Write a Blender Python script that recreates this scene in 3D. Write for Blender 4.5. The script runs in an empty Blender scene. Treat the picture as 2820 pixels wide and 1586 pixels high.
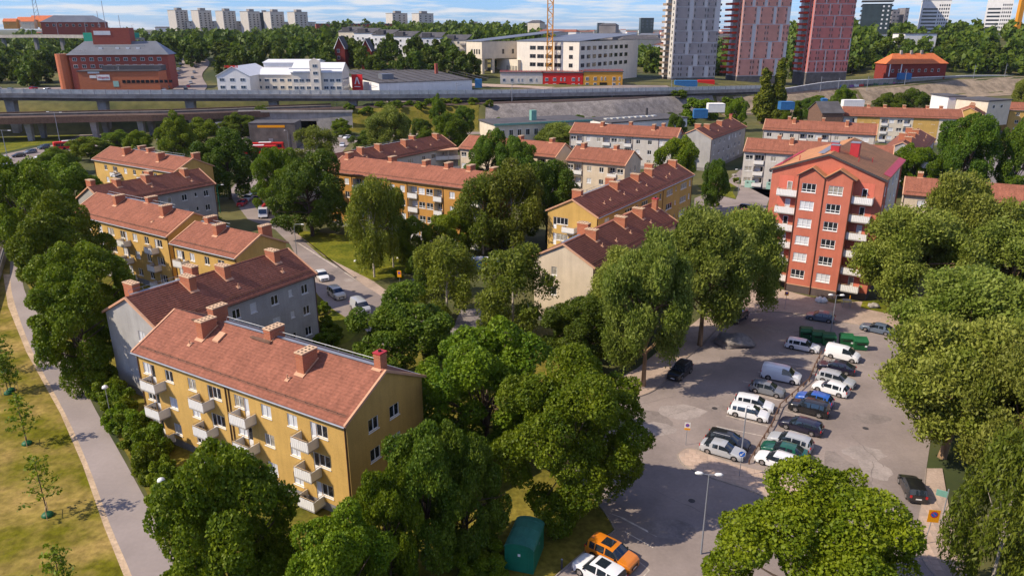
import bpy, math, random
import numpy as np
R = math.radians
random.seed(7)
scene = bpy.context.scene
COL = scene.collection
# ---------------------------------------------------------------- camera, sky, sun, exposure
CAM_H = 42.0
cam_d = bpy.data.cameras.new('camera'); cam = bpy.data.objects.new('camera', cam_d); COL.objects.link(cam)
cam_d.sensor_width = 36.0; cam_d.lens = 36.0 * 2038.0 / 2820.0
cam_d.clip_start = 0.5; cam_d.clip_end = 30000.0
cam.location = (0, 0, CAM_H); cam.rotation_euler = (R(90) - math.atan(715 / 2038.0), 0, 0)
scene.camera = cam
SUN_EL, SUN_AZ = R(41.5), R(194.0)          # azimuth of the direction TO the sun, counter-clockwise from +X
wd = bpy.data.worlds.new('World'); scene.world = wd; wd.use_nodes = True
nt = wd.node_tree; nt.nodes.clear()
def wn(t, **k):
    n = nt.nodes.new(t)
    for a, b in k.items(): setattr(n, a, b)
    return n
sky = wn('ShaderNodeTexSky'); sky.sky_type = 'NISHITA'; sky.sun_disc = False
sky.sun_elevation = SUN_EL; sky.sun_rotation = R(90) - SUN_AZ
sky.air_density = 1.0; sky.dust_density = 0.2; sky.ozone_density = 4.0
tc = wn('ShaderNodeTexCoord'); sep = wn('ShaderNodeSeparateXYZ')
nt.links.new(tc.outputs['Generated'], sep.inputs[0])
# cloud deck: project the view direction onto a plane far overhead, so clouds flatten towards the horizon
mx = wn('ShaderNodeMath', operation='ADD'); mx.inputs[1].default_value = 0.06
nt.links.new(sep.outputs[2], mx.inputs[0])
mm = wn('ShaderNodeMath', operation='MAXIMUM'); mm.inputs[1].default_value = 0.03; nt.links.new(mx.outputs[0], mm.inputs[0])
dx = wn('ShaderNodeMath', operation='DIVIDE'); nt.links.new(sep.outputs[0], dx.inputs[0]); nt.links.new(mm.outputs[0], dx.inputs[1])
dy = wn('ShaderNodeMath', operation='DIVIDE'); nt.links.new(sep.outputs[1], dy.inputs[0]); nt.links.new(mm.outputs[0], dy.inputs[1])
cb = wn('ShaderNodeCombineXYZ'); nt.links.new(dx.outputs[0], cb.inputs[0]); nt.links.new(dy.outputs[0], cb.inputs[1])
n1 = wn('ShaderNodeTexNoise'); n1.inputs['Scale'].default_value = 0.75; n1.inputs['Detail'].default_value = 9; n1.inputs['Roughness'].default_value = 0.62
nt.links.new(cb.outputs[0], n1.inputs['Vector'])
cr = wn('ShaderNodeValToRGB'); cr.color_ramp.elements[0].position = 0.45; cr.color_ramp.elements[1].position = 0.60
nt.links.new(n1.outputs['Fac'], cr.inputs[0])
mxc = wn('ShaderNodeMixRGB'); mxc.inputs[2].default_value = (3.25, 3.2, 3.2, 1)
fm = wn('ShaderNodeMath', operation='MULTIPLY'); fm.inputs[1].default_value = 0.8
nt.links.new(cr.outputs[0], fm.inputs[0]); nt.links.new(fm.outputs[0], mxc.inputs[0]); tint = wn('ShaderNodeMixRGB', blend_type='MULTIPLY'); tint.inputs[0].default_value = 1; tint.inputs[2].default_value = (0.25, 0.38, 0.68, 1); nt.links.new(sky.outputs[0], tint.inputs[1]); nt.links.new(tint.outputs[0], mxc.inputs[1])
bg = wn('ShaderNodeBackground'); bg.inputs['Strength'].default_value = 0.15
nt.links.new(mxc.outputs[0], bg.inputs['Color'])
wo = wn('ShaderNodeOutputWorld'); nt.links.new(bg.outputs[0], wo.inputs['Surface'])
sl = bpy.data.lights.new('sun', 'SUN'); sl.energy = 3.3; sl.angle = R(0.55); sl.color = (1.0, 0.88, 0.70)
so = bpy.data.objects.new('sun', sl); COL.objects.link(so); so.location = (-300, -50, 300)
so.rotation_euler = (R(90) - SUN_EL, 0, SUN_AZ + R(90))
vs = scene.view_settings; vs.view_transform = 'Standard'; vs.look = 'None'; vs.gamma = 1.0; vs.use_curve_mapping = False
vs.exposure = 0.86
scene.cycles.use_denoising = True
scene.cycles.max_bounces = 6; scene.cycles.diffuse_bounces = 3; scene.cycles.glossy_bounces = 2
scene.cycles.transmission_bounces = 3; scene.cycles.transparent_max_bounces = 6
GZ = -1.0                                    # street level

# ---------------------------------------------------------------- helpers
class MB:
    """collects geometry; build() links it as ONE mesh object"""
    def __init__(s): s.v = []; s.f = []; s.m = []
    def face(s, pts, m=0):
        i = len(s.v); s.v += [tuple(p) for p in pts]; s.f.append(tuple(range(i, i + len(pts)))); s.m.append(m)
    def box(s, x0, x1, y0, y1, z0, z1, m=0):
        i = len(s.v)
        s.v += [(x0,y0,z0),(x1,y0,z0),(x1,y1,z0),(x0,y1,z0),(x0,y0,z1),(x1,y0,z1),(x1,y1,z1),(x0,y1,z1)]
        for q in ((0,3,2,1),(4,5,6,7),(0,1,5,4),(1,2,6,5),(2,3,7,6),(3,0,4,7)):
            s.f.append(tuple(i+k for k in q)); s.m.append(m)
    def hexa(s, p, m=0):                     # 8 corners, bottom ring then top ring
        i = len(s.v); s.v += [tuple(a) for a in p]
        for q in ((0,3,2,1),(4,5,6,7),(0,1,5,4),(1,2,6,5),(2,3,7,6),(3,0,4,7)):
            s.f.append(tuple(i+k for k in q)); s.m.append(m)
    def prism(s, poly, z0, z1, m=0, mt=None):
        n = len(poly); i = len(s.v)
        s.v += [(x, y, z0) for x, y in poly] + [(x, y, z1) for x, y in poly]
        s.f.append(tuple(i + n + k for k in range(n))); s.m.append(m if mt is None else mt)
        s.f.append(tuple(i + n - 1 - k for k in range(n))); s.m.append(m)
        for k in range(n):
            j = (k + 1) % n; s.f.append((i+k, i+j, i+n+j, i+n+k)); s.m.append(m)
    def tube(s, pts, rs, n=8, m=0, cap=True):
        rings = []
        P = [np.array(p, float) for p in pts]
        if not isinstance(rs, (list, tuple)): rs = [rs] * len(P)
        for k, p in enumerate(P):
            d = P[min(k+1, len(P)-1)] - P[max(k-1, 0)]; d = d / (np.linalg.norm(d) + 1e-9)
            a = np.array((0, 0, 1.)) if abs(d[2]) < 0.9 else np.array((1., 0, 0))
            u = np.cross(a, d); u /= np.linalg.norm(u); w_ = np.cross(d, u)
            i = len(s.v)
            for t in range(n):
                an = 2 * math.pi * t / n; c = p + rs[k] * (u * math.cos(an) + w_ * math.sin(an)); s.v.append(tuple(c))
            rings.append(i)
        for k in range(len(P) - 1):
            for t in range(n):
                j = (t + 1) % n; s.f.append((rings[k]+t, rings[k]+j, rings[k+1]+j, rings[k+1]+t)); s.m.append(m)
        if cap:
            s.f.append(tuple(rings[-1] + t for t in range(n))); s.m.append(m)
            s.f.append(tuple(rings[0] + n - 1 - t for t in range(n))); s.m.append(m)
    def mesh(s, name, mats, smooth=False):
        me = bpy.data.meshes.new(name); me.from_pydata(s.v, [], s.f)
        for mt in (mats if isinstance(mats, (list, tuple)) else [mats]): me.materials.append(M[mt] if isinstance(mt, str) else mt)
        if any(s.m): me.polygons.foreach_set('material_index', s.m)
        if smooth: me.polygons.foreach_set('use_smooth', [True] * len(s.f))
        me.update(); return me
    def build(s, name, mats, parent=None, loc=(0,0,0), rz=0, smooth=False):
        return inst(name, s.mesh(name, mats, smooth), parent, loc, rz)
def inst(name, me, parent=None, loc=(0,0,0), rz=0, sc=None):
    o = bpy.data.objects.new(name, me); COL.objects.link(o)
    o.parent = parent; o.location = loc
    if rz: o.rotation_euler = (0, 0, rz)
    if sc: o.scale = sc
    return o
def thing(name, label, cat, loc=(0,0,0), rz=0, group=None):
    o = bpy.data.objects.new(name, None); COL.objects.link(o); o.empty_display_size = 0.3
    o.location = loc; o.rotation_euler = (0, 0, rz); return tag(o, label, cat, group)
def tag(o, label, cat, group=None, kind=None):
    o['label'] = label; o['category'] = cat
    if group: o['group'] = group
    if kind: o['kind'] = kind
    return o
def structure(o): o['kind'] = 'structure'; return o
def npmesh(name, V, F, mat, smooth=False):
    me = bpy.data.meshes.new(name); nv, nf, k = len(V), len(F), F.shape[1]
    me.vertices.add(nv); me.vertices.foreach_set('co', np.asarray(V, np.float32).ravel())
    me.loops.add(nf * k); me.loops.foreach_set('vertex_index', np.asarray(F, np.int32).ravel())
    me.polygons.add(nf); me.polygons.foreach_set('loop_start', np.arange(0, nf * k, k, dtype=np.int32))
    me.polygons.foreach_set('loop_total', np.full(nf, k, np.int32))
    if smooth: me.polygons.foreach_set('use_smooth', np.ones(nf, bool))
    me.materials.append(M[mat]); me.update(calc_edges=True); return me
_cache = {}
def cached(key, fn):
    if key not in _cache: _cache[key] = fn()
    return _cache[key]

# ---------------------------------------------------------------- materials
M = {}
def mat(name, col, rough=0.8, var=0.12, scale=1.5, detail=4, spec=0.3, metal=0, bump=0, bscale=8, col2=None, coords='Object',
        lo=0.35, hi=0.65, stretch=None, rnd=0, coat=0, fine=0, fscale=20, streak=0, sscale=(2.2, 2.2, .16)):
    m = bpy.data.materials.new(name); m.use_nodes = True; t = m.node_tree; b = t.nodes['Principled BSDF']; M[name] = m
    L = t.links.new
    b.inputs['Roughness'].default_value = rough; b.inputs['Metallic'].default_value = metal
    b.inputs['Specular IOR Level'].default_value = spec; b.inputs['Coat Weight'].default_value = coat
    if coat: b.inputs['Coat Roughness'].default_value = 0.04
    c = tuple(col) + (1,)
    b.inputs['Base Color'].default_value = c
    if var or col2:
        tcn = t.nodes.new('ShaderNodeTexCoord'); src = tcn.outputs[coords]
        if stretch:
            mp = t.nodes.new('ShaderNodeMapping'); mp.inputs['Scale'].default_value = stretch; L(src, mp.inputs[0]); src = mp.outputs[0]
        nz = t.nodes.new('ShaderNodeTexNoise'); nz.inputs['Scale'].default_value = scale; nz.inputs['Detail'].default_value = detail
        nz.inputs['Roughness'].default_value = 0.6; L(src, nz.inputs['Vector'])
        rp = t.nodes.new('ShaderNodeValToRGB'); e = rp.color_ramp.elements
        e[0].position = lo; e[1].position = hi
        c2 = tuple(col2) + (1,) if col2 else tuple(min(1, x * (1 + var)) for x in col) + (1,)
        e[0].color = tuple(x * (1 - var) for x in col) + (1,); e[1].color = c2
        L(nz.outputs['Fac'], rp.inputs[0]); out = rp.outputs[0]
        if fine:
            n2 = t.nodes.new('ShaderNodeTexNoise'); n2.inputs['Scale'].default_value = fscale; n2.inputs['Detail'].default_value = 3; L(src, n2.inputs['Vector'])
            mr = t.nodes.new('ShaderNodeMapRange'); mr.inputs[1].default_value = 0.3; mr.inputs[2].default_value = 0.7
            mr.inputs[3].default_value = 1 - fine; mr.inputs[4].default_value = 1 + fine; L(n2.outputs['Fac'], mr.inputs[0])
            vm = t.nodes.new('ShaderNodeVectorMath'); vm.operation = 'SCALE'; L(out, vm.inputs[0]); L(mr.outputs[0], vm.inputs['Scale']); out = vm.outputs[0]
        if streak:
            mp2 = t.nodes.new('ShaderNodeMapping'); mp2.inputs['Scale'].default_value = sscale; L(tcn.outputs[coords], mp2.inputs[0])
            n3 = t.nodes.new('ShaderNodeTexNoise'); n3.inputs['Scale'].default_value = 1; n3.inputs['Detail'].default_value = 6; L(mp2.outputs[0], n3.inputs['Vector'])
            mr = t.nodes.new('ShaderNodeMapRange'); mr.inputs[1].default_value = 0.38; mr.inputs[2].default_value = 0.72; mr.inputs[3].default_value = 1.04; mr.inputs[4].default_value = 1 - streak; L(n3.outputs['Fac'], mr.inputs[0])
            vm = t.nodes.new('ShaderNodeVectorMath'); vm.operation = 'SCALE'; L(out, vm.inputs[0]); L(mr.outputs[0], vm.inputs['Scale']); out = vm.outputs[0]
        if rnd:
            oi = t.nodes.new('ShaderNodeObjectInfo'); hs = t.nodes.new('ShaderNodeHueSaturation')
            mr = t.nodes.new('ShaderNodeMapRange'); mr.inputs[3].default_value = 1 - rnd; mr.inputs[4].default_value = 1 + rnd
            L(oi.outputs['Random'], mr.inputs[0]); L(mr.outputs[0], hs.inputs['Value']); L(out, hs.inputs['Color']); out = hs.outputs[0]
        L(out, b.inputs['Base Color'])
    if bump:
        tcn = t.nodes.new('ShaderNodeTexCoord'); nz = t.nodes.new('ShaderNodeTexNoise'); nz.inputs['Scale'].default_value = bscale; nz.inputs['Detail'].default_value = 5
        L(tcn.outputs[coords], nz.inputs['Vector']); bp = t.nodes.new('ShaderNodeBump'); bp.inputs['Strength'].default_value = bump
        bp.inputs['Distance'].default_value = 0.05; L(nz.outputs['Fac'], bp.inputs['Height']); L(bp.outputs[0], b.inputs['Normal'])
    return m
def leafmat(name, a, b_, scale=0.45, trans=0.36, rnd=0.18):
    m = bpy.data.materials.new(name); m.use_nodes = True; t = m.node_tree; M[name] = m; L = t.links.new
    b = t.nodes['Principled BSDF']; b.inputs['Roughness'].default_value = 0.55; b.inputs['Specular IOR Level'].default_value = 0.25
    g = t.nodes.new('ShaderNodeNewGeometry'); tcn = t.nodes.new('ShaderNodeTexCoord')
    nz = t.nodes.new('ShaderNodeTexNoise'); nz.inputs['Scale'].default_value = scale; nz.inputs['Detail'].default_value = 3; L(tcn.outputs['Object'], nz.inputs['Vector'])
    ad = t.nodes.new('ShaderNodeMath'); ad.operation = 'MULTIPLY_ADD'; ad.inputs[1].default_value = 0.35
    L(g.outputs['Random Per Island'], ad.inputs[0]); L(nz.outputs['Fac'], ad.inputs[2])
    rp = t.nodes.new('ShaderNodeValToRGB'); e = rp.color_ramp.elements; e[0].position = 0.38; e[1].position = 0.95
    e[0].color = tuple(a) + (1,); e[1].color = tuple(b_) + (1,); L(ad.outputs[0], rp.inputs[0])
    oi = t.nodes.new('ShaderNodeObjectInfo'); hs = t.nodes.new('ShaderNodeHueSaturation'); mr = t.nodes.new('ShaderNodeMapRange')
    mr.inputs[3].default_value = 1 - rnd; mr.inputs[4].default_value = 1 + rnd; L(oi.outputs['Random'], mr.inputs[0]); L(mr.outputs[0], hs.inputs['Value'])
    mh = t.nodes.new('ShaderNodeMapRange'); mh.inputs[3].default_value = 0.485; mh.inputs[4].default_value = 0.512
    ml = t.nodes.new('ShaderNodeMath'); ml.operation = 'FRACT'; mu = t.nodes.new('ShaderNodeMath'); mu.operation = 'MULTIPLY'; mu.inputs[1].default_value = 7.3
    L(oi.outputs['Random'], mu.inputs[0]); L(mu.outputs[0], ml.inputs[0]); L(ml.outputs[0], mh.inputs[0]); L(mh.outputs[0], hs.inputs['Hue'])
    L(rp.outputs[0], hs.inputs['Color']); L(hs.outputs[0], b.inputs['Base Color'])
    tr = t.nodes.new('ShaderNodeBsdfTranslucent'); L(hs.outputs[0], tr.inputs['Color'])
    mix = t.nodes.new('ShaderNodeMixShader'); mix.inputs[0].default_value = trans
    L(b.outputs[0], mix.inputs[1]); L(tr.outputs[0], mix.inputs[2]); L(mix.outputs[0], t.nodes['Material Output'].inputs['Surface'])
def brickmat(name, a, b_, mortar, w=0.5, h=0.16):
    m = bpy.data.materials.new(name); m.use_nodes = True; t = m.node_tree; M[name] = m; L = t.links.new
    b = t.nodes['Principled BSDF']; b.inputs['Roughness'].default_value = 0.9
    tcn = t.nodes.new('ShaderNodeTexCoord'); sp = t.nodes.new('ShaderNodeSeparateXYZ'); L(tcn.outputs['Object'], sp.inputs[0])
    ad = t.nodes.new('ShaderNodeMath'); L(sp.outputs[0], ad.inputs[0]); L(sp.outputs[1], ad.inputs[1])
    cbn = t.nodes.new('ShaderNodeCombineXYZ'); L(ad.outputs[0], cbn.inputs[0]); L(sp.outputs[2], cbn.inputs[1])
    bk = t.nodes.new('ShaderNodeTexBrick'); bk.inputs['Color1'].default_value = tuple(a)+(1,); bk.inputs['Color2'].default_value = tuple(b_)+(1,)
    bk.inputs['Mortar'].default_value = tuple(mortar)+(1,); bk.inputs['Scale'].default_value = 1; bk.inputs['Brick Width'].default_value = w
    bk.inputs['Row Height'].default_value = h; bk.inputs['Mortar Size'].default_value = 0.012
    L(cbn.outputs[0], bk.inputs['Vector']); L(bk.outputs[0], b.inputs['Base Color'])
def plaster(name, c, var=0.08): mat(name, c, rough=0.92, var=var, scale=0.35, detail=6, spec=0.15, bump=0.25, bscale=14, fine=0.07, fscale=9, streak=0.07)
plaster('plaster_yellow', (0.52, 0.325, 0.098)); plaster('plaster_orange', (0.47, 0.235, 0.06)); plaster('plaster_grey', (0.36, 0.345, 0.33), 0.1)
plaster('plaster_beige', (0.58, 0.475, 0.35)); plaster('plaster_pale', (0.52, 0.48, 0.43)); plaster('plaster_red', (0.49, 0.150, 0.095), 0.07); plaster('plaster_rust', (0.50, 0.13, 0.05), 0.1)
plaster('plaster_cream', (0.62, 0.54, 0.42)); plaster('plaster_white', (0.72, 0.70, 0.68), 0.05); plaster('plaster_dark', (0.10, 0.075, 0.07)); plaster('plinth_grey', (0.23, 0.215, 0.21), 0.15)
plaster('plaster_salmon', (0.60, 0.16, 0.105), 0.05); plaster('concrete', (0.30, 0.275, 0.25), 0.2); plaster('concrete_dark', (0.13, 0.115, 0.105), 0.25); plaster('wall_bright', (0.74, 0.66, 0.55), 0.05)
mat('roof_tile', (0.275, 0.104, 0.066), rough=0.85, var=0.12, scale=0.5, detail=8, spec=0.2, fine=0.2, fscale=3.2, rnd=0.09, streak=0.22, sscale=(1.6, .18, .18))
mat('roof_tan', (0.46, 0.215, 0.10), rough=0.8, var=0.14, scale=0.5, detail=7, spec=0.2, fine=0.1, fscale=3)
mat('roof_orange', (0.55, 0.15, 0.05), rough=0.85, var=0.12, scale=0.4); mat('verge', (0.55, 0.30, 0.18), rough=0.8, var=0.08)
mat('roof_felt', (0.085, 0.08, 0.085), rough=0.9, var=0.2, scale=0.3, detail=6); mat('roof_metal_grey', (0.17, 0.18, 0.20), rough=0.45, var=0.12, scale=0.15, metal=0.3)
mat('roof_white', (0.70, 0.70, 0.70), rough=0.5, var=0.05, scale=0.2); mat('metal_red', (0.42, 0.035, 0.04), rough=0.45, var=0.1); mat('metal_galv', (0.30, 0.31, 0.34), rough=0.5, var=0.08, metal=0.4)
mat('metal_dark', (0.055, 0.05, 0.05), rough=0.5, var=0.1); mat('rust_brown', (0.16, 0.09, 0.06), rough=0.8, var=0.2); mat('pipe_brown', (0.10, 0.045, 0.03), rough=0.55, var=0.1)
mat('white_paint', (0.76, 0.75, 0.73), rough=0.5, var=0.04); mat('panel_white', (0.70, 0.675, 0.64), rough=0.55, var=0.05, scale=1.2); mat('pane_dark', (0.018, 0.02, 0.024), rough=0.06, var=0.3, scale=0.9, spec=0.6)
mat('pane_blue', (0.06, 0.09, 0.13), rough=0.05, var=0.3, spec=0.7); mat('pane_blind', (0.58, 0.585, 0.60), rough=0.35, var=0.06, spec=0.5); mat('pane_curtain', (0.30, 0.27, 0.22), rough=0.3, var=0.35, scale=2.5, spec=0.5)
mat('wood_pale', (0.47, 0.33, 0.19), rough=0.8, var=0.15); mat('garage_green', (0.30, 0.47, 0.40), rough=0.6, var=0.04)
brickmat('chimney_brick', (0.44, 0.135, 0.055), (0.36, 0.10, 0.045), (0.36, 0.22, 0.15)); brickmat('brick_red', (0.35, 0.075, 0.045), (0.29, 0.06, 0.04), (0.25, 0.12, 0.09), 0.9, 0.3)
brickmat('brick_orange', (0.48, 0.14, 0.055), (0.42, 0.115, 0.05), (0.36, 0.17, 0.11), 0.9, 0.3)
mat('chimney_cap', (0.60, 0.40, 0.25), rough=0.9, var=0.1); mat('soot_shade', (0.02, 0.018, 0.016), rough=1, var=0)  # near-black for sooty flues and for shade painted into openings
mat('asphalt', (0.255, 0.208, 0.187), rough=0.9, var=0.2, scale=0.11, detail=9, spec=0.25, coords='Object', bump=0.2, bscale=30, fine=0.06, fscale=3)
mat('asphalt_patch', (0.215, 0.178, 0.160), rough=0.9, var=0.2, scale=0.5, detail=9, fine=0.08, fscale=4); mat('asphalt_pale', (0.32, 0.27, 0.245), rough=0.9, var=0.18, scale=0.5, detail=9, fine=0.08, fscale=4); mat('asphalt_dark', (0.205, 0.176, 0.168), rough=0.9, var=0.16, scale=0.12, detail=9, spec=0.25, fine=0.06, fscale=3)
mat('footpath', (0.290, 0.242, 0.222), rough=0.9, var=0.1, scale=0.14, detail=8, fine=0.04, fscale=3)
mat('paving', (0.38, 0.285, 0.225), rough=0.9, var=0.14, scale=0.4, detail=8, fine=0.12, fscale=5); mat('kerb_stone', (0.30, 0.25, 0.21), rough=0.85, var=0.15)
mat('slab_pink', (0.44, 0.32, 0.245), rough=0.9, var=0.1, scale=1.2, rnd=0.12); mat('line_white', (0.50, 0.43, 0.36), rough=0.7, var=0.25, scale=1.5)
mat('sand', (0.44, 0.32, 0.21), rough=0.95, var=0.2, scale=0.5, detail=8, fine=0.2, fscale=3)
mat('grass', (0.105, 0.110, 0.014), rough=0.95, var=0.25, scale=0.16, detail=9, spec=0.1, col2=(0.21, 0.165, 0.03), bump=0.6, bscale=5, fine=0.3, fscale=2.2)
mat('grass_dry', (0.150, 0.140, 0.008), rough=0.95, var=0.2, scale=0.17, detail=10, spec=0.1, col2=(0.34, 0.23, 0.075), bump=0.6, bscale=5, lo=0.38, hi=0.68, fine=0.3, fscale=1.6)
mat('grass_lush', (0.085, 0.112, 0.008), rough=0.95, var=0.25, scale=0.25, detail=8, spec=0.1, col2=(0.18, 0.17, 0.016), bump=0.6, bscale=5, fine=0.25, fscale=2)
mat('terrain', (0.055, 0.075, 0.02), rough=0.95, var=0.3, scale=0.02, detail=10, col2=(0.19, 0.155, 0.05), lo=0.4, hi=0.72, fine=0.2, fscale=0.3)
mat('gravel', (0.21, 0.185, 0.17), rough=0.95, var=0.25, scale=0.35, detail=10, bump=0.8, bscale=2.5, fine=0.25, fscale=2)
mat('gravel_brown', (0.25, 0.19, 0.13), rough=0.95, var=0.3, scale=0.2, detail=10, bump=0.8, bscale=2.5, fine=0.2, fscale=1.5)
mat('track_bed', (0.085, 0.06, 0.05), rough=0.95, var=0.3, scale=0.4, detail=8); mat('rail_steel', (0.25, 0.17, 0.13), rough=0.4, var=0.2, metal=0.6)
mat('soil', (0.10, 0.07, 0.045), rough=1, var=0.3, scale=0.6)
mat('bark', (0.10, 0.07, 0.05), rough=0.95, var=0.3, scale=3, stretch=(1, 1, 0.25)); mat('bark_birch', (0.30, 0.26, 0.22), rough=0.8, var=0.6, scale=2.5, lo=0.3, hi=0.5, stretch=(1, 1, 2.5)); mat('bark_willow', (0.25, 0.16, 0.09), rough=0.95, var=0.35, scale=2.5, stretch=(1, 1, 0.25))
leafmat('leaf_maple', (0.066, 0.125, 0.004), (0.215, 0.275, 0.010)); leafmat('leaf_dark', (0.048, 0.102, 0.006), (0.145, 0.205, 0.014)); leafmat('leaf_bright', (0.072, 0.132, 0.003), (0.205, 0.265, 0.008))
leafmat('leaf_willow', (0.112, 0.158, 0.010), (0.300, 0.335, 0.060)); leafmat('leaf_birch', (0.085, 0.125, 0.006), (0.215, 0.240, 0.024)); leafmat('leaf_far', (0.042, 0.085, 0.006), (0.140, 0.180, 0.016), scale=0.2)
mat('tyre', (0.018, 0.018, 0.018), rough=0.8, var=0); mat('alloy', (0.48, 0.46, 0.46), rough=0.3, var=0, metal=0.8); mat('black_trim', (0.012, 0.012, 0.013), rough=0.4, var=0)
mat('car_glass', (0.016, 0.022, 0.03), rough=0.03, var=0, spec=0.9); mat('lamp_glass', (0.55, 0.56, 0.58), rough=0.1, var=0, spec=0.8); mat('tail_red', (0.45, 0.012, 0.012), rough=0.2, var=0, spec=0.6)
for n_, c_ in dict(white=(.76,.76,.77), silver=(.40,.41,.43), grey=(.17,.18,.20), black=(.012,.012,.014), navy=(.014,.013,.03), blue=(.02,.10,.42), green=(.01,.09,.055), orange=(.66,.20,.012), red=(.50,.012,.018), teal=(.05,.09,.11), steel=(.10,.13,.18), cream=(.62,.55,.42)).items():
    mat('paint_' + n_, c_, rough=0.28, var=0, spec=0.5, coat=0.8)
mat('plastic_green', (0.012, 0.10, 0.035), rough=0.5, var=0.12); mat('shed_green', (0.012, 0.15, 0.085), rough=0.5, var=0.12, scale=0.8); mat('shed_roof', (0.04, 0.17, 0.13), rough=0.5, var=0.15, scale=0.8)
mat('sign_orange', (0.80, 0.33, 0.01), rough=0.4, var=0); mat('sign_blue', (0.02, 0.12, 0.50), rough=0.4, var=0); mat('sign_red', (0.60, 0.02, 0.02), rough=0.4, var=0)
mat('crane_yellow', (0.62, 0.26, 0.02), rough=0.5, var=0.1); mat('tower_grey', (0.30, 0.27, 0.275), rough=0.85, var=0.12, scale=0.15); mat('tower_joint', (0.55, 0.53, 0.53), rough=0.85, var=0.05)
mat('tower_pink', (0.48, 0.23, 0.19), rough=0.85, var=0.12, scale=0.15); mat('tower_red', (0.50, 0.16, 0.14), rough=0.85, var=0.12, scale=0.15); mat('balcony_red', (0.55, 0.05, 0.02), rough=0.6, var=0.1); mat('balcony_tan', (0.30, 0.22, 0.15), rough=0.6, var=0.1)
mat('glass_screen', (0.55, 0.54, 0.49), rough=0.25, var=0.15, scale=0.6, spec=0.6); mat('block_dark', (0.035, 0.05, 0.055), rough=0.3, var=0.2, scale=0.2); mat('city_far', (0.22, 0.20, 0.20), rough=0.9, var=0.4, scale=0.02)
mat('copper_green', (0.16, 0.34, 0.28), rough=0.7, var=0.1); mat('bright_red', (0.55, 0.02, 0.015), rough=0.6, var=0.06); mat('ochre', (0.56, 0.27, 0.035), rough=0.7, var=0.06); mat('timber_red', (0.20, 0.03, 0.022), rough=0.85, var=0.12)
mat('tarp_blue', (0.03, 0.13, 0.31), rough=0.5, var=0.15); mat('scaff_green', (0.02, 0.30, 0.20), rough=0.7, var=0.1); mat('skin', (0.5, 0.32, 0.22), rough=0.6, var=0); mat('cloth_dark', (0.03, 0.03, 0.04), rough=0.9, var=0.2); mat('cloth_light', (0.5, 0.48, 0.45), rough=0.9, var=0.1)
mat('rock', (0.33, 0.30, 0.27), rough=0.95, var=0.25, scale=1.5, bump=0.5, bscale=4); mat('graffiti', (0.30, 0.26, 0.24), rough=0.8, var=0.5, scale=0.5, col2=(0.42, 0.36, 0.42)); mat('purple', (0.25, 0.08, 0.30), rough=0.7, var=0.2); mat('pink', (0.55, 0.10, 0.30), rough=0.7, var=0.2)
# ---------------------------------------------------------------- terrain
RAIL = [(-700,230,8),(-420,262,8),(-240,290,8),(-168,305,8),(-140,310,8),(-102,323,8.2),(-74,331,8.4),(-35,342,8.7),(-2,349,9),(50,368,9),(82,394,8.5),(120,420,7.5),(160,436,6),(215,480,6),(300,520,6),(380,550,6),(900,760,6)]
_rx, _ry, _rz = [np.array(a, float) for a in zip(*RAIL)]
def ss(t): t = np.clip(t, 0, 1); return t * t * (3 - 2 * t)
def terrain(x, y):
    x = np.asarray(x, float); y = np.asarray(y, float)
    yr = np.interp(x, _rx, _ry); zr = np.interp(x, _rx, _rz)
    right = GZ + (zr - GZ) * np.clip((y - (yr - 15)) / 14, 0, 1)
    left = GZ + (zr - GZ) * ss((y - (yr + 20)) / 22)
    k = ss((x + 84) / 14)
    h = left * (1 - k) + right * k
    zp = 12.0 - 4.5 * ss((x - 110) / 90)
    h = h + (zp - zr) * ss((y - (yr + 16)) / 32) * (h > GZ + 0.001)
    h = h + 11 * ss((y - 405) / 120) * ss((x + 330) / 90) * ss((70 - x) / 60) * (y > 300)
    h = h + 14 * ss((y - 480) / 800) * ss((170 - x) / 200)
    h = h + 2 * ss((y - 600) / 500) * ss((-120 - x) / 200)
    h = h + 26 * ss((y - (0.25 * x + 400)) / 230) * ss((x - 195) / 110) * ss((1500 - y) / 500)
    h = h * ss((4200 - y) / 2200 + 0.0) if False else h - (h - 14) * ss((y - 1500) / 900)
    return h
xs = np.unique(np.concatenate([np.linspace(-9000, -700, 24), np.arange(-700, 700, 8), np.linspace(700, 9000, 24)]))
ys = np.unique(np.concatenate([np.linspace(-120, 280, 12), np.arange(280, 700, 4), np.arange(700, 1600, 25), np.linspace(1600, 14000, 24)]))
gx, gy = np.meshgrid(xs, ys); gz = terrain(gx, gy)
nx, ny = len(xs), len(ys)
V = np.stack([gx.ravel(), gy.ravel(), gz.ravel()], 1)
ii = (np.arange(ny - 1)[:, None] * nx + np.arange(nx - 1)[None]).ravel()
Fq = np.stack([ii, ii + 1, ii + 1 + nx, ii + nx], 1)
structure(inst('ground', npmesh('ground', V, Fq, 'terrain', True)))
def sheet(name, poly, lift, m):
    b = MB(); b.face([(x, y, GZ + lift) for x, y in poly]); o = b.build(name, m); 
    me = o.data
    if me.polygons[0].normal.z < 0: me.flip_normals()
    return structure(o)
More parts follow.
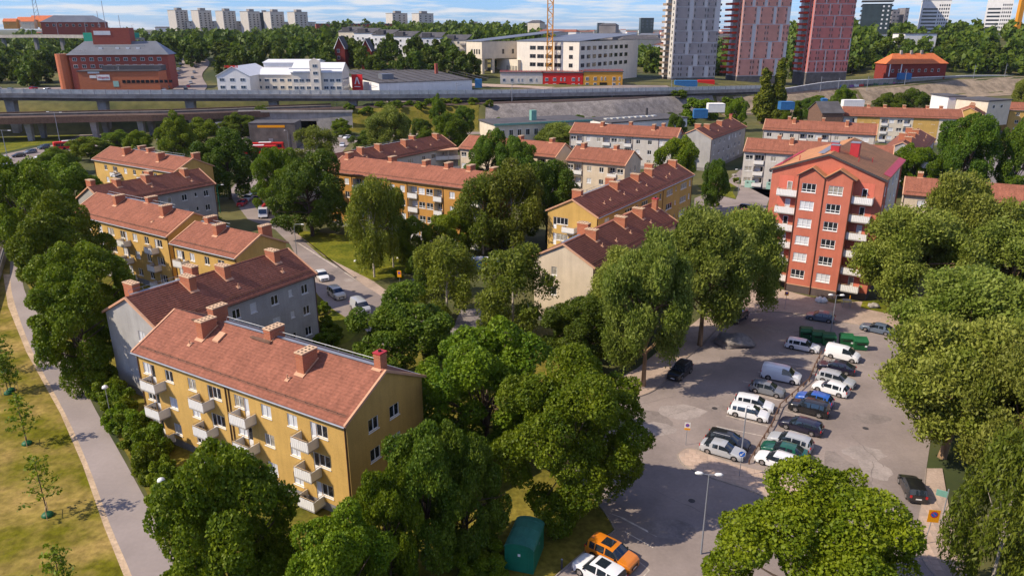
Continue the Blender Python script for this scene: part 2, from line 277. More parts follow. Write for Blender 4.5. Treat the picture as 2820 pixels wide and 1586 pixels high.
def kerb(name, pts, parent=None, wd_=0.16, z0=-0.05, z1=0.13, closed=False, m='kerb_stone'):
    """kerb made of separate stones about 1.3 m long"""
    P = [np.array(p[:2], float) for p in pts]
    if closed: P.append(P[0])
    root = structure(bpy.data.objects.new(name, None)); COL.objects.link(root); root.location = (P[0][0], P[0][1], GZ)
    seg = []
    for a, b in zip(P[:-1], P[1:]):
        d = np.linalg.norm(b - a); k = max(1, round(d / 1.6))
        for j in range(k): seg.append((a + (b - a) * j / k, a + (b - a) * (j + 1) / k))
    for j, (a, b) in enumerate(seg[:290]):
        ln = np.linalg.norm(b - a); an = math.atan2(b[1] - a[1], b[0] - a[0])
        me = cached(('kerb', round(ln, 1), wd_, z1, m), lambda: _kerbstone(round(ln, 1), wd_, z0, z1, m))
        c = (a + b) / 2
        inst('kerb_stone', me, root, (c[0] - P[0][0], c[1] - P[0][1], 0), an)
    return root
def _kerbstone(ln, w_, z0, z1, m):
    b = MB(); h = ln / 2 - 0.01; c = 0.03
    b.hexa([(-h,-w_/2,z0),(h,-w_/2,z0),(h,w_/2,z0),(-h,w_/2,z0),(-h,-w_/2+c,z1),(h,-w_/2+c,z1),(h,w_/2-c,z1),(-h,w_/2-c,z1)])
    return b.mesh('kerb_stone', m)
def smooth_line(pts, n=4):
    P = np.array(pts, float); out = []
    for i in range(len(P) - 1):
        p0, p1, p2, p3 = P[max(i-1,0)], P[i], P[i+1], P[min(i+2,len(P)-1)]
        for t in np.linspace(0, 1, n, endpoint=False):
            out.append(tuple(0.5*((2*p1)+(-p0+p2)*t+(2*p0-5*p1+4*p2-p3)*t*t+(-p0+3*p1-3*p2+p3)*t**3)))
    out.append(tuple(P[-1])); return out

# lawns
sheet('lawn', [(-47.23, 40.11), (-171.34, 154.95), (-125.69, 168.87), (-100.80, 142.99), (-91.76, 127.91), (-79.13, 110.00), (-65.87, 93.40), (-52.05, 76.77), (-42.51, 64.57), (-34.67, 54.14), (-30.50, 48.73), (-25.68, 40.11)], 0.012, 'grass_dry')
sheet('lawn', [(-22.61, 40.11), (-29.08, 52.58), (-34.81, 60.55), (-48.86, 78.69), (-68.05, 101.87), (-89.00, 127.91), (-96.78, 168.87), (-71.61, 168.87), (-47.11, 142.99), (-21.22, 101.87), (-9.24, 93.40), (2.39, 97.47), (14.10, 87.23), (9.97, 77.72), (6.60, 70.64), (6.99, 63.73), (8.70, 58.93), (9.27, 56.34), (6.49, 53.35), (3.37, 50.17), (0.36, 43.72)], 0.012, 'grass')
sheet('lawn', [(-46.17, 155.25), (-37.52, 141.14), (-24.83, 126.19), (-22.26, 127.98), (-19.35, 133.62), (-22.21, 142.60), (-19.98, 141.69), (-26.46, 149.27), (-35.92, 157.63), (-46.60, 161.22), (-48.47, 159.86)], 0.016, 'grass_lush')
sheet('lawn', [(53.48, 211.90), (53.62, 207.44), (59.38, 195.04), (59.90, 194.40), (61.37, 203.15), (66.02, 214.20), (63.80, 217.34), (57.99, 216.55)], 0.016, 'grass_lush')
sheet('lawn', [(-29.25, 112.40), (-22.83, 103.91), (-23.75, 99.11), (-25.38, 96.85), (-28.70, 103.08)], 0.02, 'grass_lush')
sheet('lawn', [(58.35, 115.47), (56.69, 112.52), (59.74, 109.94), (63.61, 113.00), (63.57, 116.48)], 0.15, 'grass_lush')
sheet('verge_grass', [(-201.62, 257.70), (-186.65, 270.82), (-186.01, 285.28), (-183.17, 297.11), (-186.52, 326.25), (-198.68, 341.62), (-229.43, 336.35), (-252.29, 326.25)], 0.012, 'grass_lush')
# footpath with its sandy edge
sheet('path_edge', [(-94.27, 130.22), (-82.70, 113.58), (-68.43, 95.40), (-53.44, 77.72), (-44.79, 66.74), (-37.51, 56.91), (-32.28, 50.17), (-30.13, 46.97), (-28.81, 46.97), (-32.51, 52.58), (-43.47, 66.74), (-52.12, 77.72), (-67.39, 96.08), (-81.91, 115.45), (-92.21, 130.22)], 0.02, 'sand')
sheet('footpath', smooth_line([(-114.50, 168.87), (-100.80, 142.99), (-91.47, 127.91), (-82.84, 115.45), (-68.07, 96.08), (-52.87, 77.72), (-44.21, 66.74), (-36.89, 56.91), (-31.62, 50.17), (-29.24, 46.55)]) + smooth_line([(-24.93, 46.55), (-27.45, 50.17), (-30.57, 54.41), (-35.27, 60.55), (-41.40, 68.26), (-49.81, 78.69), (-56.42, 87.23), (-67.18, 100.36), (-80.26, 115.45), (-89.29, 127.91), (-97.91, 142.99), (-109.84, 168.87)]), 0.028, 'footpath')
# streets
sheet('street', [(-78.56, 201.75), (-83.29, 226.43), (-84.19, 241.00), (-91.82, 271.24), (-87.98, 271.24), (-76.27, 229.92), (-59.89, 188.74), (-55.14, 170.88), (-48.49, 161.22), (-46.87, 156.98), (-37.45, 140.43), (-30.59, 132.01), (-24.82, 125.61), (-20.80, 119.74), (-17.95, 114.84), (-12.23, 106.47), (-17.04, 95.39), (-22.27, 103.50), (-29.25, 112.40), (-33.18, 118.94), (-46.81, 150.27), (-53.57, 162.37), (-62.98, 171.90)], 0.026, 'asphalt')
sheet('pavement', [(-48.04, 158.74), (-46.99, 157.85), (-37.69, 141.87), (-25.04, 126.31), (-20.98, 119.74), (-22.07, 118.15), (-26.05, 123.60)], 0.04, 'paving')
sheet('street', [(-107.67, 329.32), (-102.11, 343.88), (-87.41, 322.47), (-76.54, 322.47), (-65.99, 324.16), (-45.74, 336.45), (-12.28, 351.64), (-4.51, 322.47), (-47.08, 319.15), (-64.43, 294.75), (-62.23, 271.24), (-81.91, 268.84), (-99.89, 271.24), (-116.41, 294.75)], 0.026, 'asphalt')
sheet('road', [(-154.64, 208.02), (-182.17, 247.74), (-183.67, 266.26), (-181.75, 283.58), (-177.99, 294.47), (-185.98, 325.86), (-185.20, 342.00), (-172.79, 340.13), (-159.77, 308.02), (-159.75, 285.16), (-161.94, 274.66), (-150.93, 237.95), (-141.35, 217.18), (-132.23, 191.72), (-128.74, 182.11), (-127.77, 169.26)], 0.026, 'asphalt')
sheet('street', [(43.53, 173.98), (48.94, 195.04), (54.29, 201.75), (59.50, 193.50), (64.67, 207.44), (64.02, 218.14), (73.32, 237.20), (83.53, 259.65), (86.23, 253.14), (73.43, 226.43), (67.33, 213.43), (69.08, 195.04), (76.00, 212.28), (60.49, 174.25), (47.88, 157.63)], 0.026, 'asphalt')
sheet('street', [(165.36, 269.44), (180.97, 279.30), (179.73, 260.21), (148.44, 212.28), (137.03, 215.37), (137.39, 235.80)], 0.026, 'asphalt_dark')
sheet('street', [(-8.34, 111.92), (-4.95, 112.40), (-3.98, 103.91), (-7.66, 101.46), (-11.49, 99.11), (-8.84, 104.75)], 0.03, 'asphalt_dark')
# car park
KL = smooth_line([(6.42, 68.26), (6.99, 63.73), (8.70, 58.93), (9.29, 56.51), (9.09, 55.78), (6.49, 53.35), (3.67, 50.17), (2.65, 48.73)], 3)
KU = smooth_line([(12.23, 80.69), (14.09, 81.10), (17.06, 82.77), (19.08, 85.06), (20.33, 87.23), (23.69, 92.62), (26.74, 96.91), (33.54, 107.44), (37.81, 110.70), (42.26, 110.88), (46.47, 109.48), (50.10, 106.95), (53.26, 105.15), (58.05, 100.36)], 3)
KR = smooth_line([(42.83, 66.00), (41.00, 62.84), (39.06, 59.73), (36.40, 55.61), (35.49, 53.56), (35.14, 51.52), (35.18, 50.26), (35.39, 48.28)], 3)
sheet('car_park', KU + [(57.84, 93.40), (49.44, 76.77)] + KR + [(-2.56, 42.22)] + KL[::-1] + [(8.39, 75.84)], 0.03, 'asphalt')
sheet('pavement', KU[:22] + [(38.12, 116.40), (33.39, 113.58), (24.11, 100.36), (16.56, 89.61), (12.92, 86.07)], 0.13, 'paving')
sheet('pavement', KU[21:] + [(66.06, 110.00), (61.87, 114.51), (57.69, 115.45), (53.34, 114.51), (44.03, 124.57), (42.90, 127.91), (38.01, 118.36)], 0.13, 'paving')
sheet('pavement', KR + [(37.26, 48.73), (39.41, 53.61), (40.87, 58.08), (44.47, 66.00)], 0.13, 'paving')
kerb('kerb', KL); kerb('kerb', KU); kerb('kerb', KR)
ISL = smooth_line([(17.69, 68.80), (18.68, 69.83), (19.87, 69.75), (21.59, 68.10), (24.40, 66.22), (25.31, 65.86), (28.17, 64.07), (29.72, 62.37), (29.54, 60.42), (27.17, 59.17), (25.65, 60.23), (23.24, 62.37), (20.56, 64.14), (18.54, 65.86), (17.70, 67.26), (17.69, 68.80)], 2)
def inside(p, poly):
    c = False; j = len(poly) - 1
    for i in range(len(poly)):
        (x1, y1), (x2, y2) = poly[i][:2], poly[j][:2]
        if (y1 > p[1]) != (y2 > p[1]) and p[0] < (x2 - x1) * (p[1] - y1) / (y2 - y1) + x1: c = not c
        j = i
    return c
def slabs(name, poly, ang, sx, sy, top):
    root = structure(bpy.data.objects.new(name, None)); COL.objects.link(root); root.location = (poly[0][0], poly[0][1], GZ)
    ca, sa = math.cos(ang), math.sin(ang)
    b = MB(); b.prism([(x - poly[0][0], y - poly[0][1]) for x, y in poly], 0.0, top - 0.02); b.build('slab_bed', 'paving', root)
    me = cached(('slab', sx, sy), lambda: _slab(sx, sy)); n = 0
    loc = [((x*ca + y*sa), (-x*sa + y*ca)) for x, y in poly]
    x0, x1 = min(p[0] for p in loc), max(p[0] for p in loc); y0, y1 = min(p[1] for p in loc), max(p[1] for p in loc)
    iy = 0; y = y0
    while y < y1:
        x = x0 + (sx / 2 if iy % 2 else 0)
        while x < x1:
            ok = all(inside((x + a*sx/2, y + c*sy/2), loc) for a in (-1, 1) for c in (-1, 1))
            if ok and n < 298:
                X, Y = x*ca - y*sa, x*sa + y*ca
                inst('slab', me, root, (X - poly[0][0], Y - poly[0][1], top - 0.02 + random.uniform(-.004, .004)), ang); n += 1
            x += sx
        y += sy; iy += 1
def _slab(sx, sy):
    b = MB(); h, k, c = sx/2 - .012, sy/2 - .012, .012
    b.hexa([(-h,-k,-.03),(h,-k,-.03),(h,k,-.03),(-h,k,-.03),(-h+c,-k+c,.022),(h-c,-k+c,.022),(h-c,k-c,.022),(-h+c,k-c,.022)]); return b.mesh('slab', 'slab_pink')
slabs('pavement_island', ISL[:-1], R(-14), 0.78, 0.78, 0.13); kerb('kerb', ISL)
slabs('pavement_strip', KR[3:] + [(35.97, 48.73), (37.04, 52.58), (38.88, 56.34), (41.91, 61.19)], R(80), 0.7, 0.7, 0.165)
# white bay lines
def line(a, b, w_=0.11, lift=0.04):
    a, b = np.array(a), np.array(b); d = (b - a) / np.linalg.norm(b - a); n = np.array((-d[1], d[0])) * w_ / 2
    m = MB(); m.face([tuple(a + n) + (GZ+lift,), tuple(a - n) + (GZ+lift,), tuple(b - n) + (GZ+lift,), tuple(b + n) + (GZ+lift,)]); o = m.build('bay_line', 'line_white')
    if o.data.polygons[0].normal.z < 0: o.data.flip_normals()
    structure(o)
for a, b in [((25.20, 77.18), (29.27, 74.72)), ((23.35, 74.72), (28.16, 72.50)), ((29.39, 83.05), (32.96, 80.87)), ((29.78, 86.11), (35.35, 83.79)), ((32.63, 88.95), (38.32, 86.11)), ((35.18, 92.85), (40.24, 90.22)), ((37.48, 95.15), (41.47, 91.96)),
             ((31.91, 78.78), (35.18, 76.14)), ((30.89, 73.95), (33.25, 72.74)), ((37.79, 83.79), (39.85, 81.22)), ((42.94, 93.76), (47.67, 91.08)), ((37.55, 84.55), (35.12, 86.11)), ((27.91, 72.44), (31.99, 70.99)),
             ((10.21, 55.93), (12.39, 53.73)), ((10.77, 52.04), (11.55, 50.90)), ((11.55, 50.90), (10.59, 49.71)), ((9.36, 58.51), (10.48, 57.82))]:
    line(a, b)
line((10.22, 57.94), (13.01, 55.29), 0.2, 0.034)
for k in range(9):   # road markings on the main road
    a, b = np.array((-164.17, 237.95)), np.array((-167.93, 263.94)); p = a + (b - a) * k / 9; line(p, p + (b - a) * 0.05, 0.15)
a_, b_ = np.array((-136.11, 196.88)), np.array((-139.04, 205.13)); line(a_, b_, 0.5)
line((-45.26, 151.08), (-22.12, 118.42), 0.25, 0.034)

# repairs, cracks and drains in the asphalt
rp_ = random.Random(31)
for (x, y), rx_, ry_, m in [((37.77, 69.04), 2.6, 1.6, 'asphalt_pale'), ((20.03, 78.17), 3.2, 1.8, 'asphalt_pale'), ((16.45, 75.68), 2.2, 3.0, 'asphalt_patch'), ((34.32, 64.07), 2.0, 5.5, 'asphalt_patch'), ((24.62, 78.95), 1.5, 1.0, 'asphalt_patch'), ((41.91, 76.46), 2.4, 1.4, 'asphalt_patch'), ((34.79, 58.17), 2.2, 2.6, 'asphalt_pale'), ((15.90, 74.04), 2.8, 1.6, 'asphalt_pale'), ((11.18, 66.00), 2.2, 1.4, 'asphalt_patch'), ((37.48, 66.00), 1.6, 2.4, 'asphalt_pale'), ((14.55, 56.34), 2.4, 1.5, 'asphalt_patch'), ((-32.63, 132.33), 1.6, 2.4, 'asphalt_patch'), ((-29.50, 126.78), 1.2, 1.0, 'asphalt_pale'), ((40.36, 103.41), 3.2, 1.6, 'asphalt_patch')]:
    n = 14; sheet('asphalt_repair', [(x + rx_*math.cos(2*math.pi*k/n)*rp_.uniform(.75, 1.1), y + ry_*math.sin(2*math.pi*k/n)*rp_.uniform(.75, 1.1)) for k in range(n)], .0345 + rp_.uniform(0, .002), m)
for a, c in [((14.60, 79.47), (20.37, 82.18)), ((18.33, 77.16), (24.77, 80.54)), ((37.89, 72.74), (38.73, 66.39)), ((38.07, 67.38), (33.34, 58.17)), ((14.53, 76.77), (18.07, 71.47)), ((13.84, 62.50), (18.62, 58.08)), ((24.07, 85.64), (29.45, 94.06)), ((-33.71, 122.19), (-26.18, 123.31))]:
    a, c = np.array(a), np.array(c); nrm = np.array((-(c-a)[1], (c-a)[0])); P_ = [a + (c-a)*t + nrm*rp_.uniform(-.02, .02) for t in np.linspace(0, 1, 12)]; b = MB()
    for p, q in zip(P_[:-1], P_[1:]): d = (q-p)/np.linalg.norm(q-p); w_ = np.array((-d[1], d[0]))*rp_.uniform(.025, .05); b.face([tuple(p-w_)+(GZ+.04,), tuple(q-w_)+(GZ+.04,), tuple(q+w_)+(GZ+.04,), tuple(p+w_)+(GZ+.04,)])
    structure(b.build('crack', 'asphalt_patch'))
for p in [(24.30, 78.95), (27.79, 66.41), (-28.66, 128.28), (-27.44, 120.82), (17.33, 60.55), (40.27, 74.25)]:
    n = 12; sheet('drain_cover', [(p[0] + .34*math.cos(2*math.pi*k/n), p[1] + .34*math.sin(2*math.pi*k/n)) for k in range(n)], .045, 'metal_dark')
for k in range(16):   # oil stains in the bays
    a = np.array((25.97, 76.46)); e = np.array((39.13, 90.22)); p = a + (e-a)*k/16 + np.array((rp_.uniform(-.5, .5), rp_.uniform(-.5, .5))) + (np.array((5.5, -.5)) if k % 2 else 0); n = 9
    sheet('oil_stain', [(p[0] + rp_.uniform(.2, .55)*math.cos(2*math.pi*j/n), p[1] + rp_.uniform(.2, .5)*math.sin(2*math.pi*j/n)) for j in range(n)], .039, 'asphalt_patch')
# ---------------------------------------------------------------- apartment blocks
def wall_panel(mb, P, s0, s1, z0, z1, holes, m=0, mrev=0):
    """rectangular wall with recessed openings; P(s, z, d) maps to local 3-D, d = depth into the wall"""
    S = sorted({s0, s1, *[a for h in holes for a in h[:2]]}); Z = sorted({z0, z1, *[a for h in holes for a in h[2:4]]})
    S = [a for a in S if s0 - 1e-6 <= a <= s1 + 1e-6]; Z = [a for a in Z if z0 - 1e-6 <= a <= z1 + 1e-6]
    for i in range(len(S) - 1):
        run = None
        for j in range(len(Z) - 1):
            c = ((S[i]+S[i+1])/2, (Z[j]+Z[j+1])/2)
            if any(h[0] < c[0] < h[1] and h[2] < c[1] < h[3] for h in holes):
                if run is not None: mb.face([P(S[i],Z[run],0),P(S[i+1],Z[run],0),P(S[i+1],Z[j],0),P(S[i],Z[j],0)], m); run = None
            elif run is None: run = j
        if run is not None: mb.face([P(S[i],Z[run],0),P(S[i+1],Z[run],0),P(S[i+1],Z[-1],0),P(S[i],Z[-1],0)], m)
    for h in holes:
        a, b, c, e = h[:4]; d = h[4]; mr = h[5] if len(h) > 5 else mrev
        mb.face([P(a,c,0),P(b,c,0),P(b,c,d),P(a,c,d)], mr); mb.face([P(a,e,d),P(b,e,d),P(b,e,0),P(a,e,0)], mr)
        mb.face([P(a,c,0),P(a,c,d),P(a,e,d),P(a,e,0)], mr); mb.face([P(b,c,d),P(b,c,0),P(b,e,0),P(b,e,d)], mr)
        mb.face([P(a,c,d),P(b,c,d),P(b,e,d),P(a,e,d)], mr)
def window_mesh(w_, h, kind):
    """frame in the x-z plane facing -y; x 0..w, z 0..h"""
    b = MB(); t = 0.075; y0, y1 = -0.045, 0.03
    b.box(0, w_, y0, y1, 0, t); b.box(0, w_, y0, y1, h - t, h); b.box(0, t, y0, y1, t, h - t); b.box(w_ - t, w_, y0, y1, t, h - t)
    n = 2 if w_ > 1.0 else 1
    if w_ > 2.0: n = 3
    for k in range(1, n): b.box(w_*k/n - t/2, w_*k/n + t/2, y0, y1, t, h - t)
    if kind == 'q': b.box(t, w_ - t, y0 + .005, y1 - .005, h*0.3 - t/2, h*0.3 + t/2)
    if kind == 'door': b.box(t, w_ - t, y0 + .005, y1 - .005, t, h*0.36)
    if kind != 'door': b.box(-0.06, w_ + 0.06, -0.17, 0.0, -0.09, -0.02)
    return b.mesh('window', 'white_paint')
def pane_mesh(w_, h, m):
    b = MB(); b.face([(.05, 0.012, .05), (w_ - .05, 0.012, .05), (w_ - .05, 0.012, h - .05), (.05, 0.012, h - .05)]); return b.mesh('pane', m)
PANES = ['pane_dark'] * 5 + ['pane_blind'] * 4 + ['pane_curtain'] * 2
def add_window(root, w_, h, loc, rz, kind='c', panes=None, name='window'):
    f = inst(name, cached(('win', round(w_, 2), round(h, 2), kind), lambda: window_mesh(w_, h, kind)), root, loc, rz)
    m = random.choice(panes or PANES)
    inst('pane', cached(('pane', round(w_, 2), round(h, 2), m), lambda: pane_mesh(w_, h, m)), f)
    return f
def balcony_mesh(w_, d, h=1.0, panel='panel_white'):
    b = MB(); t = 0.05
    b.box(0, w_, -d, -0.003, -0.14, 0)                                   # floor slab
    n = max(3, int(w_ / 0.24))
    for k in range(n):                                                   # corrugated front sheet
        x0, x1 = w_*k/n, w_*(k+1)/n; xm = (x0 + x1) / 2
        b.face([(x0, -d, .03), (xm, -d - .03, .03), (xm, -d - .03, h), (x0, -d, h)], 1); b.face([(xm, -d - .03, .03), (x1, -d, .03), (x1, -d, h), (xm, -d - .03, h)], 1)
    b.face([(0, -d + .03, .03), (w_, -d + .03, .03), (w_, -d + .03, h), (0, -d + .03, h)], 1)
    for x in (0, w_): b.box(x - .02, x + .02, -d, -0.004, .03, h, 1)
    return b.mesh('balcony', ['concrete', panel])
def railing_mesh(w_, d, h=1.0):
    b = MB(); r = 0.028; z = h + 0.16
    b.tube([(0, -.02, z), (0, -d, z), (w_, -d, z), (w_, -.02, z)], r, 5)
    for x, y in ((0, -d), (w_, -d), (w_/2, -d), (0, -d/2), (w_, -d/2)): b.tube([(x, y, h - .2), (x, y, z)], 0.018, 4)
    return b.mesh('railing', 'wood_pale')
def add_balcony(root, s, w_, d, y, z, h=1.0, stuff=True):
    o = inst('balcony', cached(('bal', round(w_,2), d, h), lambda: balcony_mesh(w_, d, h)), root, (s, y, z))
    inst('railing', cached(('rail', round(w_,2), d, h), lambda: railing_mesh(w_, d, h)), o)
    if stuff and random.random() < 0.5:
        b = MB()
        if random.random() < 0.5:                                        # flower box on the rail
            b.box(.15, w_*0.7, -d + .05, -d + .28, h - .25, h - .02); inst('flower_box', b.mesh('flower_box', 'rust_brown'), o)
        else:
            for k in range(5): a = k * 1.25; b.box(.4 + .3*math.cos(a), .6 + .3*math.cos(a), -d*0.6 + .2*math.sin(a), -d*0.6 + .12 + .2*math.sin(a), 0.0, 0.75)
            inst('balcony_chair', b.mesh('balcony_chair', 'metal_dark'), o)
    return o
def tile_mesh(Lx, sl, wave, m='roof_tile', st=.036):
    """overlapping tile courses on a slope: x along the eave, y up the slope, z off the slope"""
    nc = max(4, round(sl / 0.36)); dc = sl / nc
    xs_ = np.linspace(0, Lx, max(2, int(Lx / 0.105))) if wave else np.linspace(0, Lx, max(2, int(Lx / 4)))
    wv = 0.013 * np.abs(np.sin(xs_ * math.pi / 0.315)) if wave else 0 * xs_
    rows = []; n = len(xs_)
    rng = np.random.default_rng(int(Lx * 100))
    for k in range(nc):
        y0, y1 = k * dc, (k + 1) * dc + 0.03; j = rng.uniform(-.008, .008, n) if wave else 0
        rows += [np.stack([xs_, np.full(n, y0), np.full(n, 0.0)], 1), np.stack([xs_, np.full(n, y0), st + wv*st/.036 + j*st/.036], 1), np.stack([xs_, np.full(n, y1), 0.012 + wv * 0.8*st/.036 + j*st/.036], 1)]
    V_ = np.concatenate(rows); F_ = []
    a = np.arange(n - 1)
    for k in range(nc):
        o = 3 * k * n
        for q in (0, 1): F_.append(np.stack([o + q*n + a, o + q*n + a + 1, o + (q+1)*n + a + 1, o + (q+1)*n + a], 1))
    return npmesh('roof_tiles', V_, np.concatenate(F_), m)
def chimney(root, s, y, ds, dy, slope, ridge_y, ze, top, red=False, name='chimney'):
    zf = lambda yy: ze + slope * (yy if yy < ridge_y else 2 * ridge_y - yy)
    zb = min(zf(y), zf(y + dy)) - 0.3
    def build():
        b = MB(); h = top - zb
        b.box(0, ds, 0, dy, 0, h); b.box(-.04, ds + .04, -.04, dy + .04, h - .32, h - .14); return b.mesh('chimney', 'chimney_brick')
    c = inst(name, cached(('chim', ds, dy, round(top - zb, 2)), build), root, (s, y, zb))
    def cap():
        b = MB(); h = top - zb
        b.box(-.07, ds + .07, -.07, dy + .07, h, h + .12, 0 if not red else 2)
        n = max(2, int(dy / .42)); k = max(1, int(ds / .42))
        if not red:
            for i in range(k):
                for j in range(n): b.box(ds*(i+.25)/k, ds*(i+.75)/k, dy*(j+.25)/n, dy*(j+.75)/n, h + .10, h + .124, 1)  # flue holes as flat squares, soot and inner shade in one colour
        else: b.tube([(ds/2, dy/2, h + .1), (ds/2, dy/2, h + .3)], .16, 8, 1)
        return b.mesh('chimney_cap', ['chimney_cap', 'soot_shade', 'metal_red'])
    inst('chimney_cap', cached(('ccap', ds, dy, round(top - zb, 2), red), cap), c)
    b = MB(); p = 0.14                                                   # flashing follows the slope
    ya, yb = -0.32, min(dy, ridge_y - y) + .05
    f = lambda yy: zf(y + yy) - zb + .085
    if yb > ya:
        b.hexa([(-p, ya, f(ya)), (ds + p, ya, f(ya)), (ds + p, yb, f(yb)), (-p, yb, f(yb)), (-p, ya, f(ya)+.06), (ds + p, ya, f(ya)+.06), (ds + p, yb, f(yb)+.06), (-p, yb, f(yb)+.06)])
        inst('flashing', b.mesh('flashing', 'verge'), c)
    return c
def block(label, A, ang, L, D, ze, zr, wallm, front=(), back=(), gl=(), gr=(), chim=(), wave=True, pipes=(), floors=3, fh=3.15, top_sill=None, plinth=1.0,
          roofm='roof_tile', vents=(), gable_m=None, walkway=None, rail=True, cat='apartment block', group=None, over=0.4):
    """ze/zr measured from street level; front faces -y of the local frame"""
    root = thing('apartment_block', label, cat, (A[0], A[1], GZ), R(ang), group)
    ts = top_sill or ze - 2.3
    sills = [ts - fh * k for k in range(floors)]
    y0, y1, x0, x1 = over, D - over, 0.22, L - 0.22
    walls = MB(); zc = ze + over * (zr - ze) / (D / 2) - 0.02
    def items(spec):
        holes = []; objs = []
        for it in spec:
            k, s = it[0], it[1]
            for fi, zs in enumerate(sills):
                if k in 'wq': holes.append((s, s+it[2], zs, zs+1.32, .14)); objs.append(('w', s, it[2], zs, 1.32, 'q' if k == 'q' else 'c'))
                elif k == 's': holes.append((s, s+.66, zs+.35, zs+1.3, .14)); objs.append(('w', s, .66, zs+.35, .95, 'c'))
                elif k in 'LR':                                          # balcony door with a window beside it
                    dw = .72; a = s if k == 'L' else s + it[2] - dw; c = s + dw if k == 'L' else s
                    if fi == len(sills) - 1 and not it[3:]: pass
                    holes.append((a, a+dw, zs-1.0, zs+1.32, .14)); holes.append((c, c+it[2]-dw, zs, zs+1.32, .14))
                    objs.append(('w', a, dw, zs-1.0, 2.32, 'door')); objs.append(('w', c, it[2]-dw, zs, 1.32, 'c'))
                    bs, bw = it[3], it[4]; objs.append(('b', bs, bw, zs - 1.05, 1.35))
                elif k == 'l':                                           # recessed loggia
                    holes.append((s, s+it[2], zs-1.05, zs+1.5, 1.25, 1)); objs.append(('g', s, it[2], zs-1.05))
        return holes, objs
    P = lambda s, z, d: (s, y0 + d, z)
    h, ob = items(front); wall_panel(walls, P, x0, x1, plinth, zc, h)
    def place(ob, fn, rz):
        for o in ob:
            if o[0] == 'w': add_window(root, o[2], o[4], fn(o[1], o[3], .10), rz, o[5], name='balcony_door' if o[5] == 'door' else 'window')
            elif o[0] == 'b': add_balcony(root, o[1], o[2], o[4], y0, o[3])
            elif o[0] == 'g':
                wl = min(1.9, o[2] * .55)
                add_window(root, wl, 1.32, fn(o[1] + .15, o[3] + 1.05, 1.2), rz, 'q'); add_window(root, .75, 2.2, fn(o[1] + wl + .3, o[3] + .1, 1.2), rz, 'door', name='balcony_door')
                inst('balcony', cached(('lbal', round(o[2], 2)), lambda: balcony_mesh(o[2] - .02, .32)), root, fn(o[1] + .01, o[3] + .02, 0), rz)
    place(ob, P, 0)
    Pb = lambda s, z, d: (L - s, y1 - d, z)
    h, ob = items(back); wall_panel(walls, Pb, x0, x1, plinth, zc, h); place(ob, Pb, math.pi)
    gm = 0
    for side, spec in (('l', gl), ('r', gr)):
        if side == 'l': Pg = lambda t, z, d: (x0 + d, y1 + y0 - t, z); rz = -math.pi/2
        else: Pg = lambda t, z, d: (x1 - d, t, z); rz = math.pi/2
        h, ob = items(spec); wall_panel(walls, Pg, y0, y1, plinth, zc, h)
        walls.face([Pg(y0, zc, 0), Pg(y1, zc, 0), Pg(D/2, zr - .03, 0)])
        place([o for o in ob if o[0] == 'w'], Pg, rz)
        for o in ob:
            if o[0] == 'b':
                bo = add_balcony(root, 0, o[2], o[4], 0, 0); bo.location = Pg(o[1], o[3], 0); bo.rotation_euler = (0, 0, rz)
    walls.build('wall', [wallm, 'plaster_cream'], root)
    b = MB(); i = .035
    b.box(x0 + i, x1 - i, y0 + i, y1 - i, -0.6, plinth); b.build('plinth', 'plinth_grey', root)
    # roof
    sl = math.hypot(D/2, zr - ze); tilt = math.atan2(zr - ze, D/2)
    key = (round(L, 1), round(sl, 2), wave, roofm)
    for k in (0, 1):
        b = MB(); th = .16
        ya, yb = (0, D/2) if k == 0 else (D, D/2)
        b.hexa([(0, ya, ze - th), (L, ya, ze - th), (L, yb, zr - th), (0, yb, zr - th), (0, ya, ze), (L, ya, ze), (L, yb, zr), (0, yb, zr)])
        ro = b.build('roof', roofm, root)
        stp = .036 if ang < 0 else .022
        to = inst('roof_tiles', cached(('tiles', round(L, 1), round(sl, 2), wave and k == 0, roofm, stp), lambda: tile_mesh(L, sl, wave and k == 0, roofm, stp)), ro, (0 if k == 0 else L, ya, ze + .004))
        to.rotation_euler = (tilt, 0, 0 if k == 0 else math.pi); to['kind'] = 'stuff'
    for x in (-.06, L - .16):                                            # pale verge boards and ridge cap
        for (ya, yb) in ((-.02, D/2), (D + .02, D/2)):
            b = MB(); b.hexa([(x, ya, ze - .14), (x + .22, ya, ze - .14), (x + .22, yb, zr - .14), (x, yb, zr - .14), (x, ya, ze + .14), (x + .22, ya, ze + .14), (x + .22, yb, zr + .14), (x, yb, zr + .14)]); b.build('verge_board', 'verge', root)
    b = MB(); n = int(L / .4)
    for j in range(n):
        x = .1 + (L - .2) * j / n; w_ = (L - .2) / n
        b.hexa([(x, D/2 - .16, zr - .02), (x + w_ + .03, D/2 - .16, zr - .02), (x + w_ + .03, D/2 + .16, zr - .02), (x, D/2 + .16, zr - .02), (x, D/2 - .05, zr + .13), (x + w_ - .02, D/2 - .05, zr + .10), (x + w_ - .02, D/2 + .05, zr + .10), (x, D/2 + .05, zr + .13)])
    b.build('ridge_tiles', roofm, root)
    for yy in (-.09, D + .09):
        b = MB(); b.tube([(0, yy, ze - .06), (L, yy, ze - .06)], .085, 6); b.build('gutter', 'metal_galv' if wallm == 'plaster_yellow' else 'pipe_brown', root)
    for s in (list(pipes) or [.35, L - .35]):
        b = MB(); b.tube([(s, -.05, ze - .12), (s, y0 - .07, ze - .55), (s, y0 - .07, .1)], .06, 6); b.build('downpipe', 'pipe_brown', root)
